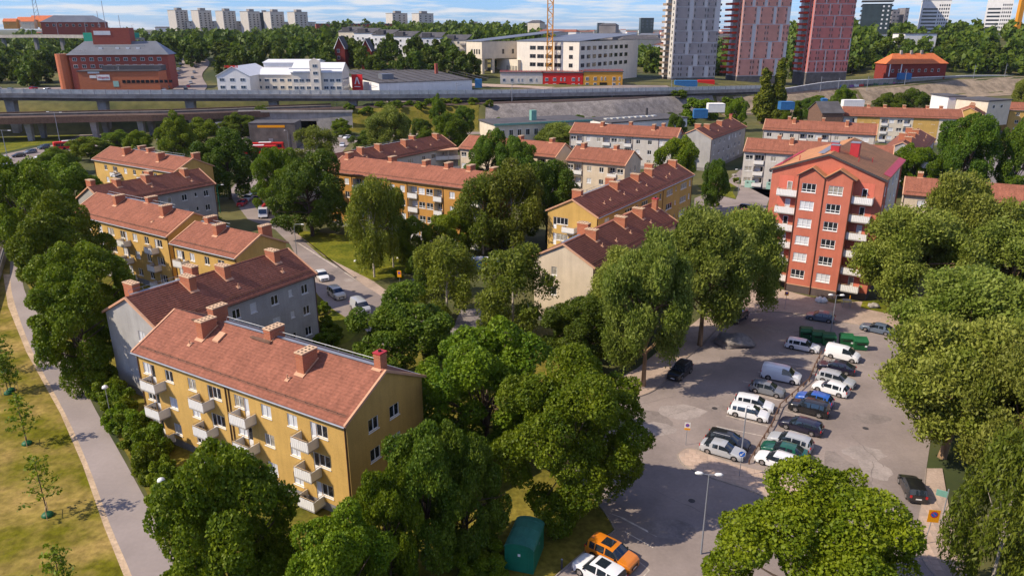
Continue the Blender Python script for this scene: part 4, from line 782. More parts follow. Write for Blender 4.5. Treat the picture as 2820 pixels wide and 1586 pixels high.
SPEC = {'maple': (56000, .205, 6, 12, 'leaf_maple', 'bark', 3), 'bright': (92000, .155, 6, 12, 'leaf_bright', 'bark', 2), 'dark': (54000, .205, 6, 12, 'leaf_dark', 'bark', 2), 'willow': (74000, .20, 6, 13, 'leaf_willow', 'bark_willow', 3),
        'birch': (17000, .19, 4, 13, 'leaf_birch', 'bark_birch', 2), 'poplar': (5000, .75, 2.6, 22, 'leaf_birch', 'bark', 2), 'shrub': (5000, .17, 1.6, 2.6, 'leaf_maple', 'bark', 3), 'far': (800, 1.15, 5, 10, 'leaf_far', 'bark', 4)}
NAMES = {'maple': 'maple_tree', 'bright': 'maple_tree', 'dark': 'lime_tree', 'willow': 'willow_tree', 'birch': 'birch_tree', 'poplar': 'poplar_tree', 'shrub': 'shrub', 'far': 'woodland_tree'}
_tc = [0]
def tree(kind, x, y, h, r, label, group=None, z=None):
    n, size, Rr, Ht, lm, bm, nv = SPEC[kind]; _tc[0] += 1
    cr, tr, Rr, Ht = variant(kind, _tc[0] % nv, n, size, Rr, Ht, lm, bm)
    root = thing(NAMES[kind], label, 'shrub' if kind == 'shrub' else 'tree', (x, y, GZ if z is None else z), random.uniform(0, 6.28), group)
    root.scale = (r/Rr, r/Rr, h/Ht)
    inst('trunk', tr, root); inst('crown', cr, root); return root
gp = 'maples in a row along the footpath'
for t, lb in [((-93.91, 138.93, 19.98, 7.70), 'full green maple at the bend of the footpath beside the tram track'), ((-73.31, 116.40, 17.68, 7.87), 'full green maple before the balconies of the long yellow block'), ((-61.17, 99.63, 14.48, 6.85), 'full green maple beside the corner of the grey end wall and the lower yellow block'), ((-54.35, 85.51, 15.11, 5.89), 'full green maple at the head of the hedge by the footpath'), ((-102.38, 168.87, 15.18, 8.30), 'full green maple in front of the far yellow block with the awning')]: tree('maple', *t, lb, gp)
NEAR = [
 ('maple', (-21.06, 45.30, 14.95, 5.32), 'broad dark maple hiding the foot of the balconies of the yellow block'),
 ('maple', (-12.14, 42.22, 11.52, 4.20), 'low bushy maple below the corner of the yellow block, beside the shaded lawn'),
 ('dark', (-7.14, 51.08, 13.25, 3.90), 'thin-crowned tree with bare lower branches, left of the pair behind the green shed'),
 ('dark', (-3.86, 52.32, 12.76, 3.48), 'thin-crowned tree with forked trunk, right of the pair behind the green shed'),
 ('maple', (-9.66, 47.84, 11.64, 2.77), 'small leafy tree close to the shaded gable of the yellow block'),
 ('bright', (5.12, 58.68, 15.54, 6.90), 'huge round maple between the green shed and the car park entrance'),
 ('maple', (-2.71, 69.83, 13.87, 7.35), 'wide maple behind the huge round maple, near the yellow gable'),
 ('dark', (-13.74, 86.07, 12.16, 7.13), 'dark green lime tree beside the parked silver van'),
 ('birch', (-10.19, 108.29, 12.82, 5.53), 'drooping birch on the lawn behind the dark lime tree'),
 ('birch', (0.11, 98.18, 14.76, 6.09), 'weeping birch in front of the cream gable'),
 ('birch', (-25.20, 128.59, 18.79, 5.17), 'weeping birch with a dark trunk on the street lawn, before the orange block'),
 ('birch', (-22.61, 134.57, 15.46, 4.49), 'second weeping birch on the street lawn, behind its twin'),
 ('bright', (-58.21, 180.90, 15.56, 6.39), 'bright green maple beside the parked red cars'),
 ('dark', (-43.68, 156.90, 18.08, 8.18), 'dark lime tree at the left end of the orange block'),
 ('birch', (-65.27, 248.76, 12.32, 7.96), 'pale birch by the concrete station box'),
 ('maple', (-19.97, 137.62, 9.03, 4.58), 'small open-crowned tree in front of the orange block'), ('maple', (-12.44, 140.26, 9.17, 4.82), 'small tree with crooked trunk at the orange block entrance'),
 ('dark', (-13.83, 119.35, 8.05, 3.69), 'round dark tree next to the orange street sign'),
 ('birch', (-5.85, 142.99, 16.84, 6.32), 'slender birch at the right end of the orange block'), ('birch', (0.16, 142.99, 18.77, 6.96), 'tall birch with white stem right of the orange block'), ('dark', (7.36, 151.79, 17.28, 6.68), 'green tree against the cream stepped block'),
 ('dark', (-6.50, 198.60, 17.28, 6.01), 'tall dark tree between the orange and the cream blocks, left of two'), ('dark', (1.27, 193.64, 16.09, 5.86), 'tall dark tree between the orange and the cream blocks, right of two'),
 ('willow', (16.69, 84.73, 19.40, 5.55), 'leaning willow at the kerb of the car park'), ('willow', (26.93, 97.47, 19.19, 6.61), 'large willow behind the leaning kerb willow'), ('willow', (35.77, 108.29, 17.17, 6.15), 'willow beside the red tower block'),
 ('willow', (15.52, 97.47, 13.55, 5.60), 'willow in front of the cream gabled block'), ('dark', (9.02, 91.47, 9.91, 5.29), 'dark maple between the cream gable and the willows'),
 ('willow', (61.40, 108.29, 17.09, 8.61), 'willow right of the red tower block'), ('willow', (71.21, 113.58, 21.28, 7.06), 'tall willow before the long low red roof'), ('willow', (76.41, 108.29, 17.09, 8.61), 'willow at the edge of the car park behind the tallest one'),
 ('willow', (56.03, 81.72, 15.62, 9.12), 'broad willow over the right side of the car park'), ('willow', (45.71, 68.26, 15.92, 7.82), 'great willow overhanging the parked cars'), ('willow', (48.01, 61.19, 16.14, 5.64), 'willow behind the orange parking sign'),
 ('birch', (37.49, 46.97, 16.17, 3.80), 'birch with pale bare twigs beside the orange parking sign'), ('birch', (43.03, 50.12, 17.14, 3.84), 'tall birch at the outer edge of the car park'), ('willow', (61.39, 75.84, 19.65, 5.40), 'willow standing outside the car park kerb'),
 ('bright', (21.53, 43.34, 13.47, 7.48), 'yellow-green maple in front of the slab-paved island'),
 ('dark', (50.36, 180.90, 12.39, 3.34), 'small round maple on the lawn by the yellow block'), ('maple', (45.59, 204.87, 14.53, 6.40), 'open maple in front of the pale plastered block'),
 ('dark', (120.66, 197.08, 21.57, 7.99), 'dense lime tree on the yard beyond the red tower block'), ('dark', (133.60, 194.61, 21.65, 6.10), 'dense lime tree by the far parked cars'), ('maple', (109.04, 199.62, 13.14, 6.47), 'low maple behind the red roof of the tower block'),
 ('dark', (-75.25, 194.61, 18.29, 8.42), 'large dark tree beside the far grey block'), ('maple', (-109.50, 242.71, 17.24, 7.13), 'green tree at the corner of the far yellow block'), ('maple', (-129.33, 258.40, 9.54, 5.23), 'bright tree at the pedestrian path by the rail bridge'),
 ('maple', (-106.46, 258.40, 13.57, 7.57), 'round tree before the bus square'), ('maple', (-114.53, 313.34, 9.73, 7.44), 'tree on the slope under the rail line'), ('dark', (-109.72, 332.38, 10.63, 5.95), 'dense round tree left of the underpass'), ('maple', (-104.98, 346.35, 6.80, 3.64), 'small young tree by the underpass wall'),
 ('maple', (-140.64, 228.73, 8.27, 6.74), 'low wide tree beside the main road'), ('maple', (-144.46, 254.30, 8.01, 7.45), 'green tree between the main road and the far yellow block'), ('maple', (-143.50, 271.47, 7.82, 6.49), 'tree beside the red bus on the main road'),
 ('willow', (-43.36, 262.62, 16.88, 7.68), 'feathery willow on the embankment foot'), ('dark', (-67.46, 332.38, 8.26, 3.85), 'round bush-like tree on the embankment'), ('dark', (-51.18, 266.98, 8.39, 7.09), 'dark tree behind the pale grey block'), ('maple', (-32.23, 332.38, 15.39, 4.20), 'tall green tree on the embankment'),
 ('maple', (-22.59, 276.11, 13.70, 7.03), 'wide tree behind the chimney row'), ('dark', (-19.65, 313.34, 12.50, 4.63), 'dark tree beside the embankment lamp'), ('maple', (-31.24, 274.24, 8.93, 4.37), 'tree shading the red car behind the pale grey block'),
 ('maple', (8.63, 283.86, 10.67, 6.62), 'tree beside the flat-roofed cream hall'), ('willow', (16.62, 265.22, 11.11, 8.46), 'olive tree beside the pale plastered block'), ('maple', (-71.25, 313.34, 7.32, 4.63), 'rounded tree on the bank right of the underpass'), ('maple', (-46.28, 313.34, 8.95, 4.96), 'broad low tree on the bank behind the pale grey block'), ('dark', (-37.01, 305.15, 8.26, 4.19), 'dark low tree between the bank and the back street'), ('maple', (-5.36, 305.15, 8.57, 5.48), 'leafy tree hiding the left end of the cream hall'), ('dark', (27.30, 307.45, 9.26, 6.17), 'leafy tree between the cream hall and the low white hall'), ('dark', (66.87, 305.15, 10.16, 4.03), 'round tree at the end of the low white hall'),
 ('poplar', (118.68, 358.36, 24.90, 4.52), 'tall poplar with a pointed top, left of the pair'), ('poplar', (125.30, 358.36, 28.97, 4.52), 'tall poplar with a pointed top, right of the pair'),
 ('dark', (135.93, 346.35, 12.81, 6.92), 'round tree right of the poplars'), ('maple', (164.15, 377.95, 15.80, 6.74), 'bright tree beside the blue shelter'), ('dark', (188.65, 377.95, 12.54, 7.93), 'tree behind the chimneys of the striped block'), ('dark', (201.60, 377.95, 14.45, 7.93), 'second tree behind the striped block'), ('willow', (268.10, 395.92, 20.05, 7.25), 'pale feathery tree at the rail line'),
 ('maple', (98.97, 332.38, 13.70, 5.25), 'tree before the storage yard with blue sheets'), ('maple', (127.68, 346.35, 11.58, 5.10), 'bush-like tree beside the poplars'), ('maple', (198.21, 346.35, 8.03, 5.46), 'small tree between the white shed and the striped block'),
]
for k, t, lb in NEAR: tree(k, *t, lb)
# shrubs: hedge along the path, planting by the blocks
gh = 'bushes in the hedge along the footpath'
for k in range(18):
    a = np.array((-52.67, 83.31)); b = np.array((-30.70, 56.34)); t = k / 17; p = a + (b - a)*t + np.array((random.uniform(-1, 1), random.uniform(-.8, .8)))
    tree('shrub', p[0] + 1.2, p[1] + .6, random.uniform(2.4, 3.8), random.uniform(1.5, 2.1), 'leafy bush in the hedge between the footpath and the yellow block', gh)
for u in [(-28.11, 103.41), (-25.85, 97.47), (-29.99, 110.00), (-22.20, 87.23), (-27.75, 103.08), (-26.07, 99.88), (-20.88, 127.91), (-18.63, 130.22), (-27.03, 98.73)]: tree('shrub', u[0], u[1], random.uniform(1.5, 2.6), random.uniform(1.2, 1.8), 'dark bush beside the street end of the grey block', 'bushes by the grey block')
for u in [(-70.46, 170.77), (-65.86, 163.39), (47.27, 168.87), (51.74, 185.13), (65.94, 214.98), (8.97, 142.99), (5.67, 140.26)]: tree('shrub', u[0], u[1], random.uniform(1.2, 2.0), random.uniform(1.2, 1.8), 'low clipped bush in the yards between the blocks', 'bushes in the yards')
for u in [(-18.91, 50.60), (-15.79, 48.73), (-11.59, 50.60), (-9.53, 50.17), (-2.30, 51.57), (-1.59, 50.17), (-4.57, 50.17), (-18.75, 47.84), (-2.29, 51.11), (-1.89, 52.38)]: tree('shrub', u[0], u[1], random.uniform(1.6, 2.8), random.uniform(1.3, 1.9), 'leafy bush in the planting around the green shed', 'bushes near the shed')
for u in [(49.40, 345.00, 3.10, 3.70, 3.27), (60.30, 350.00, 2.50, 3.30, 3.32), (68.60, 350.00, 1.80, 3.40, 2.95), (82.00, 352.00, 2.00, 4.30, 4.08), (36.30, 340.00, 1.20, 5.30, 3.95), (92.70, 378.00, 2.90, 10.00, 8.34), (114.60, 400.00, 4.30, 8.50, 6.28), (100.30, 380.00, 1.70, 8.70, 5.99), (77.80, 400.00, 5.70, 3.10, 4.60), (86.40, 395.00, 3.20, 4.00, 5.18), (-10.50, 345.00, 3.10, 3.20, 2.54), (-74.10, 322.00, -3.00, 3.30, 2.40), (-40.80, 338.00, 0.00, 3.50, 2.86), (177.60, 440.00, 2.10, 3.80, 5.06), (85.20, 405.00, 3.80, 2.90, 3.82), (-71.20, 331.00, 4.30, 2.80, 2.79), (-63.30, 330.00, 2.40, 3.40, 3.49), (-58.40, 338.00, 3.90, 2.80, 2.67), (-51.10, 336.00, 2.40, 3.50, 3.19), (-46.70, 344.00, 4.30, 2.50, 2.53), (-36.90, 345.00, 2.70, 3.30, 2.91), (-30.30, 342.00, 2.20, 3.50, 3.25), (-25.60, 352.00, 3.40, 2.90, 2.59), (-18.00, 348.00, 2.40, 3.20, 2.93), (-55.00, 345.00, 4.90, 2.10, 2.18)]:
    tree('shrub', u[0], u[1], max(2, u[3]), max(1.2, u[4]), 'bush growing on the railway embankment', 'bushes on the embankment', z=float(terrain(u[0], u[1])))
# young staked trees on the lawn
def sapling(x, y, h, label):
    root = thing('young_tree', label, 'tree', (x, y, GZ), random.uniform(0, 6), 'young staked trees on the lawn')
    rng = np.random.default_rng(int(h*1000)); b = MB()
    b.tube([(0, 0, -.1), (.03, .02, h*.5), (0, .05, h*.97)], [.06, .045, .012], 6); C = []
    for k in range(26):
        z = h*(.24 + .72*k/26); a = k*2.4; ln = h*.30*(1 - .62*(k/26)) * rng.uniform(.8, 1.2); e = np.array((math.cos(a)*ln, math.sin(a)*ln, z + ln*.28))
        b.tube([(0, 0, z), tuple(e)], [.018, .006], 4, cap=False)
        for j in range(20): f = rng.uniform(.25, 1.05); C.append(np.array((0, 0, z)) + (e - np.array((0, 0, z)))*f + rng.normal(size=3)*.13)
    b.build('trunk', 'bark', root); C = np.array(C); V_, F_ = leaf_quads(C, np.tile((0, 0, 1.), (len(C), 1)), .22, rng, 1.5, None, .6)
    inst('crown', npmesh('crown', V_, F_, 'leaf_maple'), root)
    for sx, sy in ((-.75, -.2), (.75, .2)):
        b = MB(); b.tube([(sx, sy, -.1), (sx, sy, 1.15)], .035, 5); b.build('stake', 'wood_pale', root)
    b = MB(); b.tube([(-.75, -.2, 1.1), (.75, .2, 1.1)], .03, 5); b.build('cross_bar', 'wood_pale', root)
    b = MB(); b.tube([(0, -.0, 0), (0, 0, .12), (0, 0, .3), (0, 0, .42)], [.5, .55, .42, .1], 10); b.build('water_bag', 'plastic_green', root, smooth=True)
for i, (p, h) in enumerate([((-43.41, 58.27), 6.6), ((-53.16, 70.91), 6.0), ((-63.01, 83.57), 5.2), ((-35.32, 46.97), 5.6), ((-67.21, 89.00), 5.4), ((-62.79, 82.77), 5.0)]):
    sapling(p[0], p[1], h, 'young tree with green water bag and stakes on the dry lawn')
# ---------------------------------------------------------------- vehicles
CT = { # length, half width, top profile front->rear, cowl x, windscreen top x, rear glass top x, rear glass bottom x, belt, B/C pillars, wheel xs, wheel r
 'wagon': (4.65, .91, [(2.32,.50),(2.28,.68),(2.0,.82),(1.15,.97),(.42,1.42),(-.2,1.48),(-1.5,1.45),(-1.98,1.37),(-2.24,.98),(-2.32,.85),(-2.32,.5)], 1.15, .42, -1.98, -2.24, .93, (-.28, -1.25), (1.42, -1.36), .33),
 'hatch': (4.25, .89, [(2.12,.50),(2.08,.68),(1.8,.82),(1.05,.98),(.35,1.42),(-.2,1.48),(-1.2,1.44),(-1.62,1.36),(-2.02,.98),(-2.12,.82),(-2.12,.5)], 1.05, .35, -1.62, -2.02, .94, (-.3, -1.15), (1.32, -1.26), .32),
 'suv': (4.5, .95, [(2.25,.55),(2.22,.85),(2.0,.98),(1.12,1.10),(.5,1.62),(-.1,1.70),(-1.6,1.68),(-1.98,1.62),(-2.2,1.12),(-2.25,.9),(-2.25,.55)], 1.12, .5, -1.98, -2.2, 1.06, (-.25, -1.2), (1.36, -1.30), .37),
 'sedan': (4.7, .90, [(2.35,.50),(2.32,.68),(2.05,.80),(1.05,.95),(.35,1.38),(-.2,1.43),(-1.15,1.38),(-1.88,1.03),(-2.25,.97),(-2.33,.85),(-2.35,.5)], 1.05, .35, -1.15, -1.88, .93, (-.3, -1.2), (1.45, -1.38), .32),
 'van': (4.4, .92, [(2.2,.55),(2.17,.85),(1.85,1.05),(1.45,1.15),(.75,1.70),(.3,1.82),(-1.7,1.84),(-2.1,1.80),(-2.18,1.1),(-2.2,.85),(-2.2,.5)], 1.45, .75, -2.12, -2.17, 1.08, (.0, -9), (1.45, -1.30), .32),
 'bigvan': (4.9, .97, [(2.45,.55),(2.42,.90),(2.1,1.10),(1.55,1.22),(.95,1.80),(.4,1.94),(-2.0,1.93),(-2.32,1.86),(-2.42,1.15),(-2.45,.9),(-2.45,.5)], 1.55, .95, -2.34, -2.41, 1.15, (.1, -9), (1.55, -1.45), .34)}
def car_meshes(kind):
    L_, W, prof, xc, xw, xr, xb, belt, pil, wx, wr = CT[kind]
    px = np.array([p[0] for p in prof][::-1]); pz = np.array([p[1] for p in prof][::-1])
    for i in range(1, len(px)):
        if px[i] <= px[i-1]: px[i] = px[i-1] + 1e-3
    st = set(np.round(np.linspace(-L_/2, L_/2, 25), 3)) | {round(a, 3) for a in px} | {xc, xw, xr, xb}
    for p in pil:
        if p > -5: st |= {p - .05, p + .05}
    st |= {xr + .22}
    for w_ in wx: st |= {round(w_ + wr*1.12*math.cos(a), 3) for a in np.linspace(0, math.pi, 9)}
    st = sorted(a for a in st if -L_/2 <= a <= L_/2); st = [a for i, a in enumerate(st) if i == 0 or a - st[i-1] > .012]
    ring = []
    for x in st:
        zt = float(np.interp(x, px, pz)); e = abs(x) / (L_/2); wb = W * (1 - .16*max(0, (e - .72)/.28)**2)
        zb = .22
        for w_ in wx:
            d = abs(x - w_); r = wr*1.12
            if d < r: zb = max(zb, wr + math.sqrt(r*r - d*d) - .01)
        gh = xb < x < xc and zt > belt + .04
        be = belt if gh else zt - .07
        be = max(be, zb + .03); wt = wb - (.30*(zt - be) if gh else .06); zt2 = max(zt, be + .02)
        mid = min(max(.55, zb + .015), be - .01)
        ring.append([(wb*.95, zb), (wb, mid), (wb*.975, be), (max(wt, .3), zt2 - (.05 if gh else .025)), (max(wt, .3)*.72, zt2)])
    out = {'body': MB(), 'windscreen': MB(), 'rear_window': MB()}
    def V(i, k, s): y, z = ring[i][k]; return (st[i], s*y, z)
    for i in range(len(st) - 1):
        xm = (st[i] + st[i+1])/2; zt = float(np.interp(xm, px, pz))
        for s in (1, -1):
            for k in range(4):
                q = [V(i,k,s), V(i+1,k,s), V(i+1,k+1,s), V(i,k+1,s)]
                if s > 0: q = q[::-1]
                key = 'body'
                if k == 2 and xb + .03 < xm < xc - .12 and zt > belt + .2:
                    pl = [p for p in pil if p > -5]
                    if not any(abs(xm - p) < .05 for p in pl) and not (xr < xm < xr + .22):
                        j = sum(xm < p for p in pl)
                        if kind in ('van', 'bigvan') and j > 0: key = 'body'
                        else: key = 'side_window%d%s' % (j, 'l' if s > 0 else 'r')
                if k == 3 and (xw < xm < xc): key = 'windscreen'
                if k == 3 and (xb < xm < xr) and kind not in ('van', 'bigvan'): key = 'rear_window'
                out.setdefault(key, MB()).face(q)
        q = [V(i,4,1), V(i,4,-1), V(i+1,4,-1), V(i+1,4,1)]
        key = 'windscreen' if xw < xm < xc else ('rear_window' if xb < xm < xr and kind not in ('van', 'bigvan') else 'body')
        out[key].face(q)
    for i in (0, len(st) - 1):
        q = [V(i,k,1) for k in range(5)] + [V(i,k,-1) for k in range(4, -1, -1)]; out['body'].face(q)
    me = {}
    for k, b in out.items():
        m_ = b.mesh(k.rstrip('0123lr') if k.startswith('side') else k, 'paint_white' if k == 'body' else 'car_glass')
        import bmesh
        bm = bmesh.new(); bm.from_mesh(m_); bmesh.ops.remove_doubles(bm, verts=bm.verts, dist=.002); bmesh.ops.recalc_face_normals(bm, faces=bm.faces)
        for f in bm.faces: f.smooth = True
        for e in bm.edges:
            if len(e.link_faces) == 2 and e.calc_face_angle(0) > .6: e.smooth = False
        bm.to_mesh(m_); bm.free(); me[k] = m_
    b = MB(); b.box(-L_/2 + .12, L_/2 - .12, -W + .1, W - .1, .19, .62); me['underbody'] = b.mesh('underbody', 'black_trim')
    b = MB(); n = 16
    b.tube([(0, -.11, 0), (0, -.10, 0), (0, .10, 0), (0, .11, 0)], [wr*.9, wr, wr, wr*.9], n); me['wheel'] = b.mesh('wheel', 'tyre', True)
    b = MB(); b.tube([(0, -.118, 0), (0, -.10, 0)], [wr*.42, wr*.66], 10)
    for k in range(5):
        a = k*2*math.pi/5; c, s_ = math.cos(a), math.sin(a); r1 = wr*.66
        b.hexa([(-.05*s_, -.125, .05*c), (.05*s_, -.125, -.05*c), (r1*c + .05*s_, -.12, r1*s_ - .05*c), (r1*c - .05*s_, -.12, r1*s_ + .05*c), (-.05*s_, -.10, .05*c), (.05*s_, -.10, -.05*c), (r1*c + .05*s_, -.10, r1*s_ - .05*c), (r1*c - .05*s_, -.10, r1*s_ + .05*c)])
    me['rim'] = b.mesh('rim', 'alloy')
    zf = float(np.interp(L_/2 - .12, px, pz))
    b = MB(); b.hexa([(-.22, -.14, 0), (.02, -.14, 0), (-.03, .14, 0), (-.26, .14, 0), (-.26, -.12, .13), (-.04, -.12, .12), (-.09, .12, .12), (-.30, .12, .13)]); me['headlight'] = b.mesh('headlight', 'lamp_glass')
    b = MB(); b.box(-.03, .06, -.09, .09, -.12, .12); me['taillight'] = b.mesh('taillight', 'tail_red')
    b = MB(); b.hexa([(-.07, -.1, 0), (.07, -.1, 0), (.07, .1, 0), (-.07, .1, 0), (-.06, -.1, .14), (.05, -.1, .14), (.04, .1, .12), (-.05, .1, .12)]); me['mirror'] = b.mesh('mirror', 'black_trim')
    b = MB(); b.box(-.01, .01, -.26, .26, -.06, .06); me['plate'] = b.mesh('number_plate', 'white_paint')
    b = MB(); b.box(-.02, .03, -.48, .48, -.13, .12); me['grille'] = b.mesh('grille', 'black_trim')
    for s in (-1, 1): pass
    b = MB()
    for s in (-1, 1): b.tube([(.3, s*(W*.74), CT[kind][2][5][1] + .05), (-1.5, s*(W*.74), CT[kind][2][6][1] + .05)], .022, 4)
    me['roof_rails'] = b.mesh('roof_rails', 'metal_galv')
    return me
def car(kind, paint, pose, label, group=None, z=None, full=True, roof=None, rails=False, name=None, pz=None):
    me = cached(('car', kind), lambda: car_meshes(kind)); L_, W, prof, xc, xw, xr, xb, belt, pil, wx, wr = CT[kind]
    x, y, a = pose
    root = thing(name or ('parked_van' if 'van' in kind else 'parked_car'), label, 'van' if 'van' in kind else 'car', (x, y, GZ + .03 if z is None else z), R(a), group)
    o = inst('body', me['body'], root); o.material_slots[0].link = 'OBJECT'; o.material_slots[0].material = M['paint_' + paint]
    for k in me:
        if k.startswith('side') or k in ('windscreen', 'rear_window') and len(me[k].polygons): inst('side_window' if k.startswith('side') else k, me[k], root)
    inst('underbody', me['underbody'], root)
    for w_ in wx:
        for s in (1, -1):
            wl = inst('wheel', me['wheel'], root, (w_, s*(W - .13), wr), 0 if s < 0 else math.pi)
            if full: inst('rim', me['rim'], wl)
    if not full: return root
    zh = float(np.interp(L_/2 - .15, [p[0] for p in prof][::-1], [p[1] for p in prof][::-1]))
    for s in (1, -1):
        h = inst('headlight', me['headlight'], root, (L_/2 - .05, s*(W - .32), zh - .17)); h.scale = (1, s, 1)
        inst('taillight', me['taillight'], root, (-L_/2 + .03, s*(W - .20), belt - .12))
        inst('mirror', me['mirror'], root, (xc - .22, s*(W + .06), belt))
    inst('number_plate', me['plate'], root, (L_/2 + .012, 0, .42)); inst('number_plate', me['plate'], root, (-L_/2 - .012, 0, .62)); inst('grille', me['grille'], root, (L_/2 - .01, 0, .50))
    if rails: inst('roof_rails', me['roof_rails'], root)
    if roof:
        b = MB(); z0 = prof[5][1] + .012; b.box(-.85, .12, -.5, .5, z0 - .05, z0 + .008); b.build('sunroof', 'car_glass', root)
    return root
LOT = [('wagon', 'white', (41.18, 96.21, -30.17), 'white estate car parked in front of the green recycling containers', 0),
 ('van', 'white', (45.52, 93.14, -35.95), 'small white delivery van with windowless sides by the recycling containers', 0),
 ('sedan', 'navy', (43.06, 89.20, 148.23), 'dark blue saloon parked next to the small white delivery van', 0),
 ('wagon', 'silver', (41.50, 85.58, -39.20), 'silver estate car between the dark blue saloon and the white hatchback', 1),
 ('hatch', 'white', (39.85, 83.10, 139.41), 'white hatchback parked beside the bright blue hatchback', 0),
 ('hatch', 'blue', (36.68, 80.20, 145.25), 'bright blue hatchback beside the black crossover', 0),
 ('suv', 'black', (35.18, 77.97, 146.88), 'glossy black crossover beside the bright blue hatchback', 0),
 ('wagon', 'navy', (32.73, 73.91, 145.14), 'navy estate car alone between the black crossover and the silver estate', 0),
 ('wagon', 'silver', (30.29, 70.49, 145.18), 'silver estate car parked beside the dark green saloon', 1),
 ('sedan', 'green', (28.98, 68.63, 147.93), 'dark green saloon squeezed between a silver and a white estate', 0),
 ('wagon', 'white', (27.69, 66.59, 144.17), 'white estate car at the slab-paved island, next to the green saloon', 1),
 ('bigvan', 'white', (34.85, 86.66, -28.90), 'white panel van standing alone beside an empty bay', 0),
 ('hatch', 'grey', (31.83, 82.90, -31.42), 'grey three-door hatchback next to the white panel van', 0),
 ('wagon', 'white', (29.01, 79.09, -27.22), 'white estate car half hidden behind its white twin', 0),
 ('wagon', 'white', (27.74, 76.95, -28.17), 'white estate car with red tail lamps beside an empty bay', 0),
 ('wagon', 'black', (23.57, 70.68, -30.63), 'black estate car behind the silver saloon', 1),
 ('sedan', 'silver', (22.51, 68.87, -31.89), 'silver saloon parked at the slab-paved island', 0),
 ('suv', 'black', (22.04, 87.90, -126.86), 'black crossover at the kerb beneath the leaning willow', 1),
 ('wagon', 'navy', (35.14, 107.32, -132.51), 'dark estate car under the willow by the red tower block', 1),
 ('hatch', 'steel', (48.07, 107.29, 153.84), 'grey hatchback at the far kerb behind the recycling containers', 0),
 ('sedan', 'steel', (54.71, 102.53, 141.14), 'blue-grey saloon at the far kerb near the willow', 0),
 ('suv', 'orange', (8.52, 52.11, -38.77), 'orange off-road car with a dark glass roof panel', 0),
 ('suv', 'white', (7.21, 49.95, 138.81), 'white car with dark roof panel beside the orange off-road car', 0),
 ('suv', 'cream', (-29.77, 118.02, -54.61), 'two-tone car with a pale roof parked on the street by the grey block', 1),
 ('bigvan', 'silver', (-24.43, 111.37, -55.72), 'silver minibus parked on the street by the dark lime tree', 1),
 ('suv', 'black', (-17.30, 122.72, 150.83), 'black car under the tree by the orange street sign', 0),
 ('hatch', 'white', (-34.51, 127.62, -62.44), 'white car mostly hidden behind the corner of the grey block', 0),
 ('hatch', 'red', (-66.80, 191.52, -85.50), 'red hatchback facing the street, beside the bright maple', 0),
 ('hatch', 'red', (-69.36, 186.64, -88.43), 'smaller red car parked near the grey estate', 0),
 ('wagon', 'silver', (-69.81, 192.62, -85.35), 'silver car between the two red cars', 0),
 ('suv', 'black', (-69.70, 198.31, -83.77), 'black car behind the red hatchback', 0),
 ('wagon', 'navy', (59.23, 181.36, -47.69), 'dark estate car in the yard beside the mint garage doors', 0),
 ('hatch', 'red', (56.34, 176.84, 151.64), 'red car in the yard beside the dark estate', 0),
 ('suv', 'grey', (150.95, 223.64, 135.76), 'grey car parked by the far lime tree', 0), ('wagon', 'black', (145.78, 216.61, 123.16), 'black car beside the grey one by the far lime tree', 0)]
for i, (k, c, p, lb, rl) in enumerate(LOT): 
    o = car(k, c, p, lb, rails=bool(rl), roof=('orange off' in lb or 'white car with dark roof' in lb))
    if 'slab-paved island, next' in lb: pass
o = car('hatch', 'black', ((39.21, 61.96) + (78,)), 'black hatchback seen from behind, parked at the right kerb')
ROADC = [('hatch', 'black', (-174.31, 262.23, -133.12)), ('wagon', 'grey', (-175.43, 270.66, -107.99)), ('suv', 'teal', (-176.63, 280.96, -106.92)), ('van', 'white', (-174.23, 254.20, 25.81)), ('suv', 'white', (-162.64, 239.45, 25.96)), ('hatch', 'steel', (-172.77, 248.58, 50.30)), ('hatch', 'white', (-164.34, 258.74, -119.61)), ('hatch', 'black', (-185.04, 330.34, -36.24))]
for (k, c, p), lb in zip(ROADC, ['black car driving on the main road behind the grey one', 'grey car on the main road between two dark cars', 'dark teal car on the main road ahead of the queue', 'white van queueing on the main road', 'white car in the near lane of the main road', 'steel blue car beside the white van on the main road', 'white car at the trees on the main road', 'dark car under the rail bridge']): car(k, c, p, lb, name='car')
for p, c, lb in [((-74.72, 318.91, -135.22), 'black', 'black car in front of the underpass'), ((-70.70, 312.97, -108.92), 'silver', 'silver car on the square before the underpass'), ((-67.96, 308.30, -109.61), 'white', 'white car on the square before the underpass'), ((-44.50, 336.17, -139.58), 'red', 'bright red car on the street behind the pale grey block'), ((-65.30, 287.13, -84.70), 'white', 'white car beside the pale birch on the square'), ((-47.31, 337.80, -139.26), 'black', 'dark car next to the bright red car on the back street')]: car('hatch', c, p, lb, full=False)
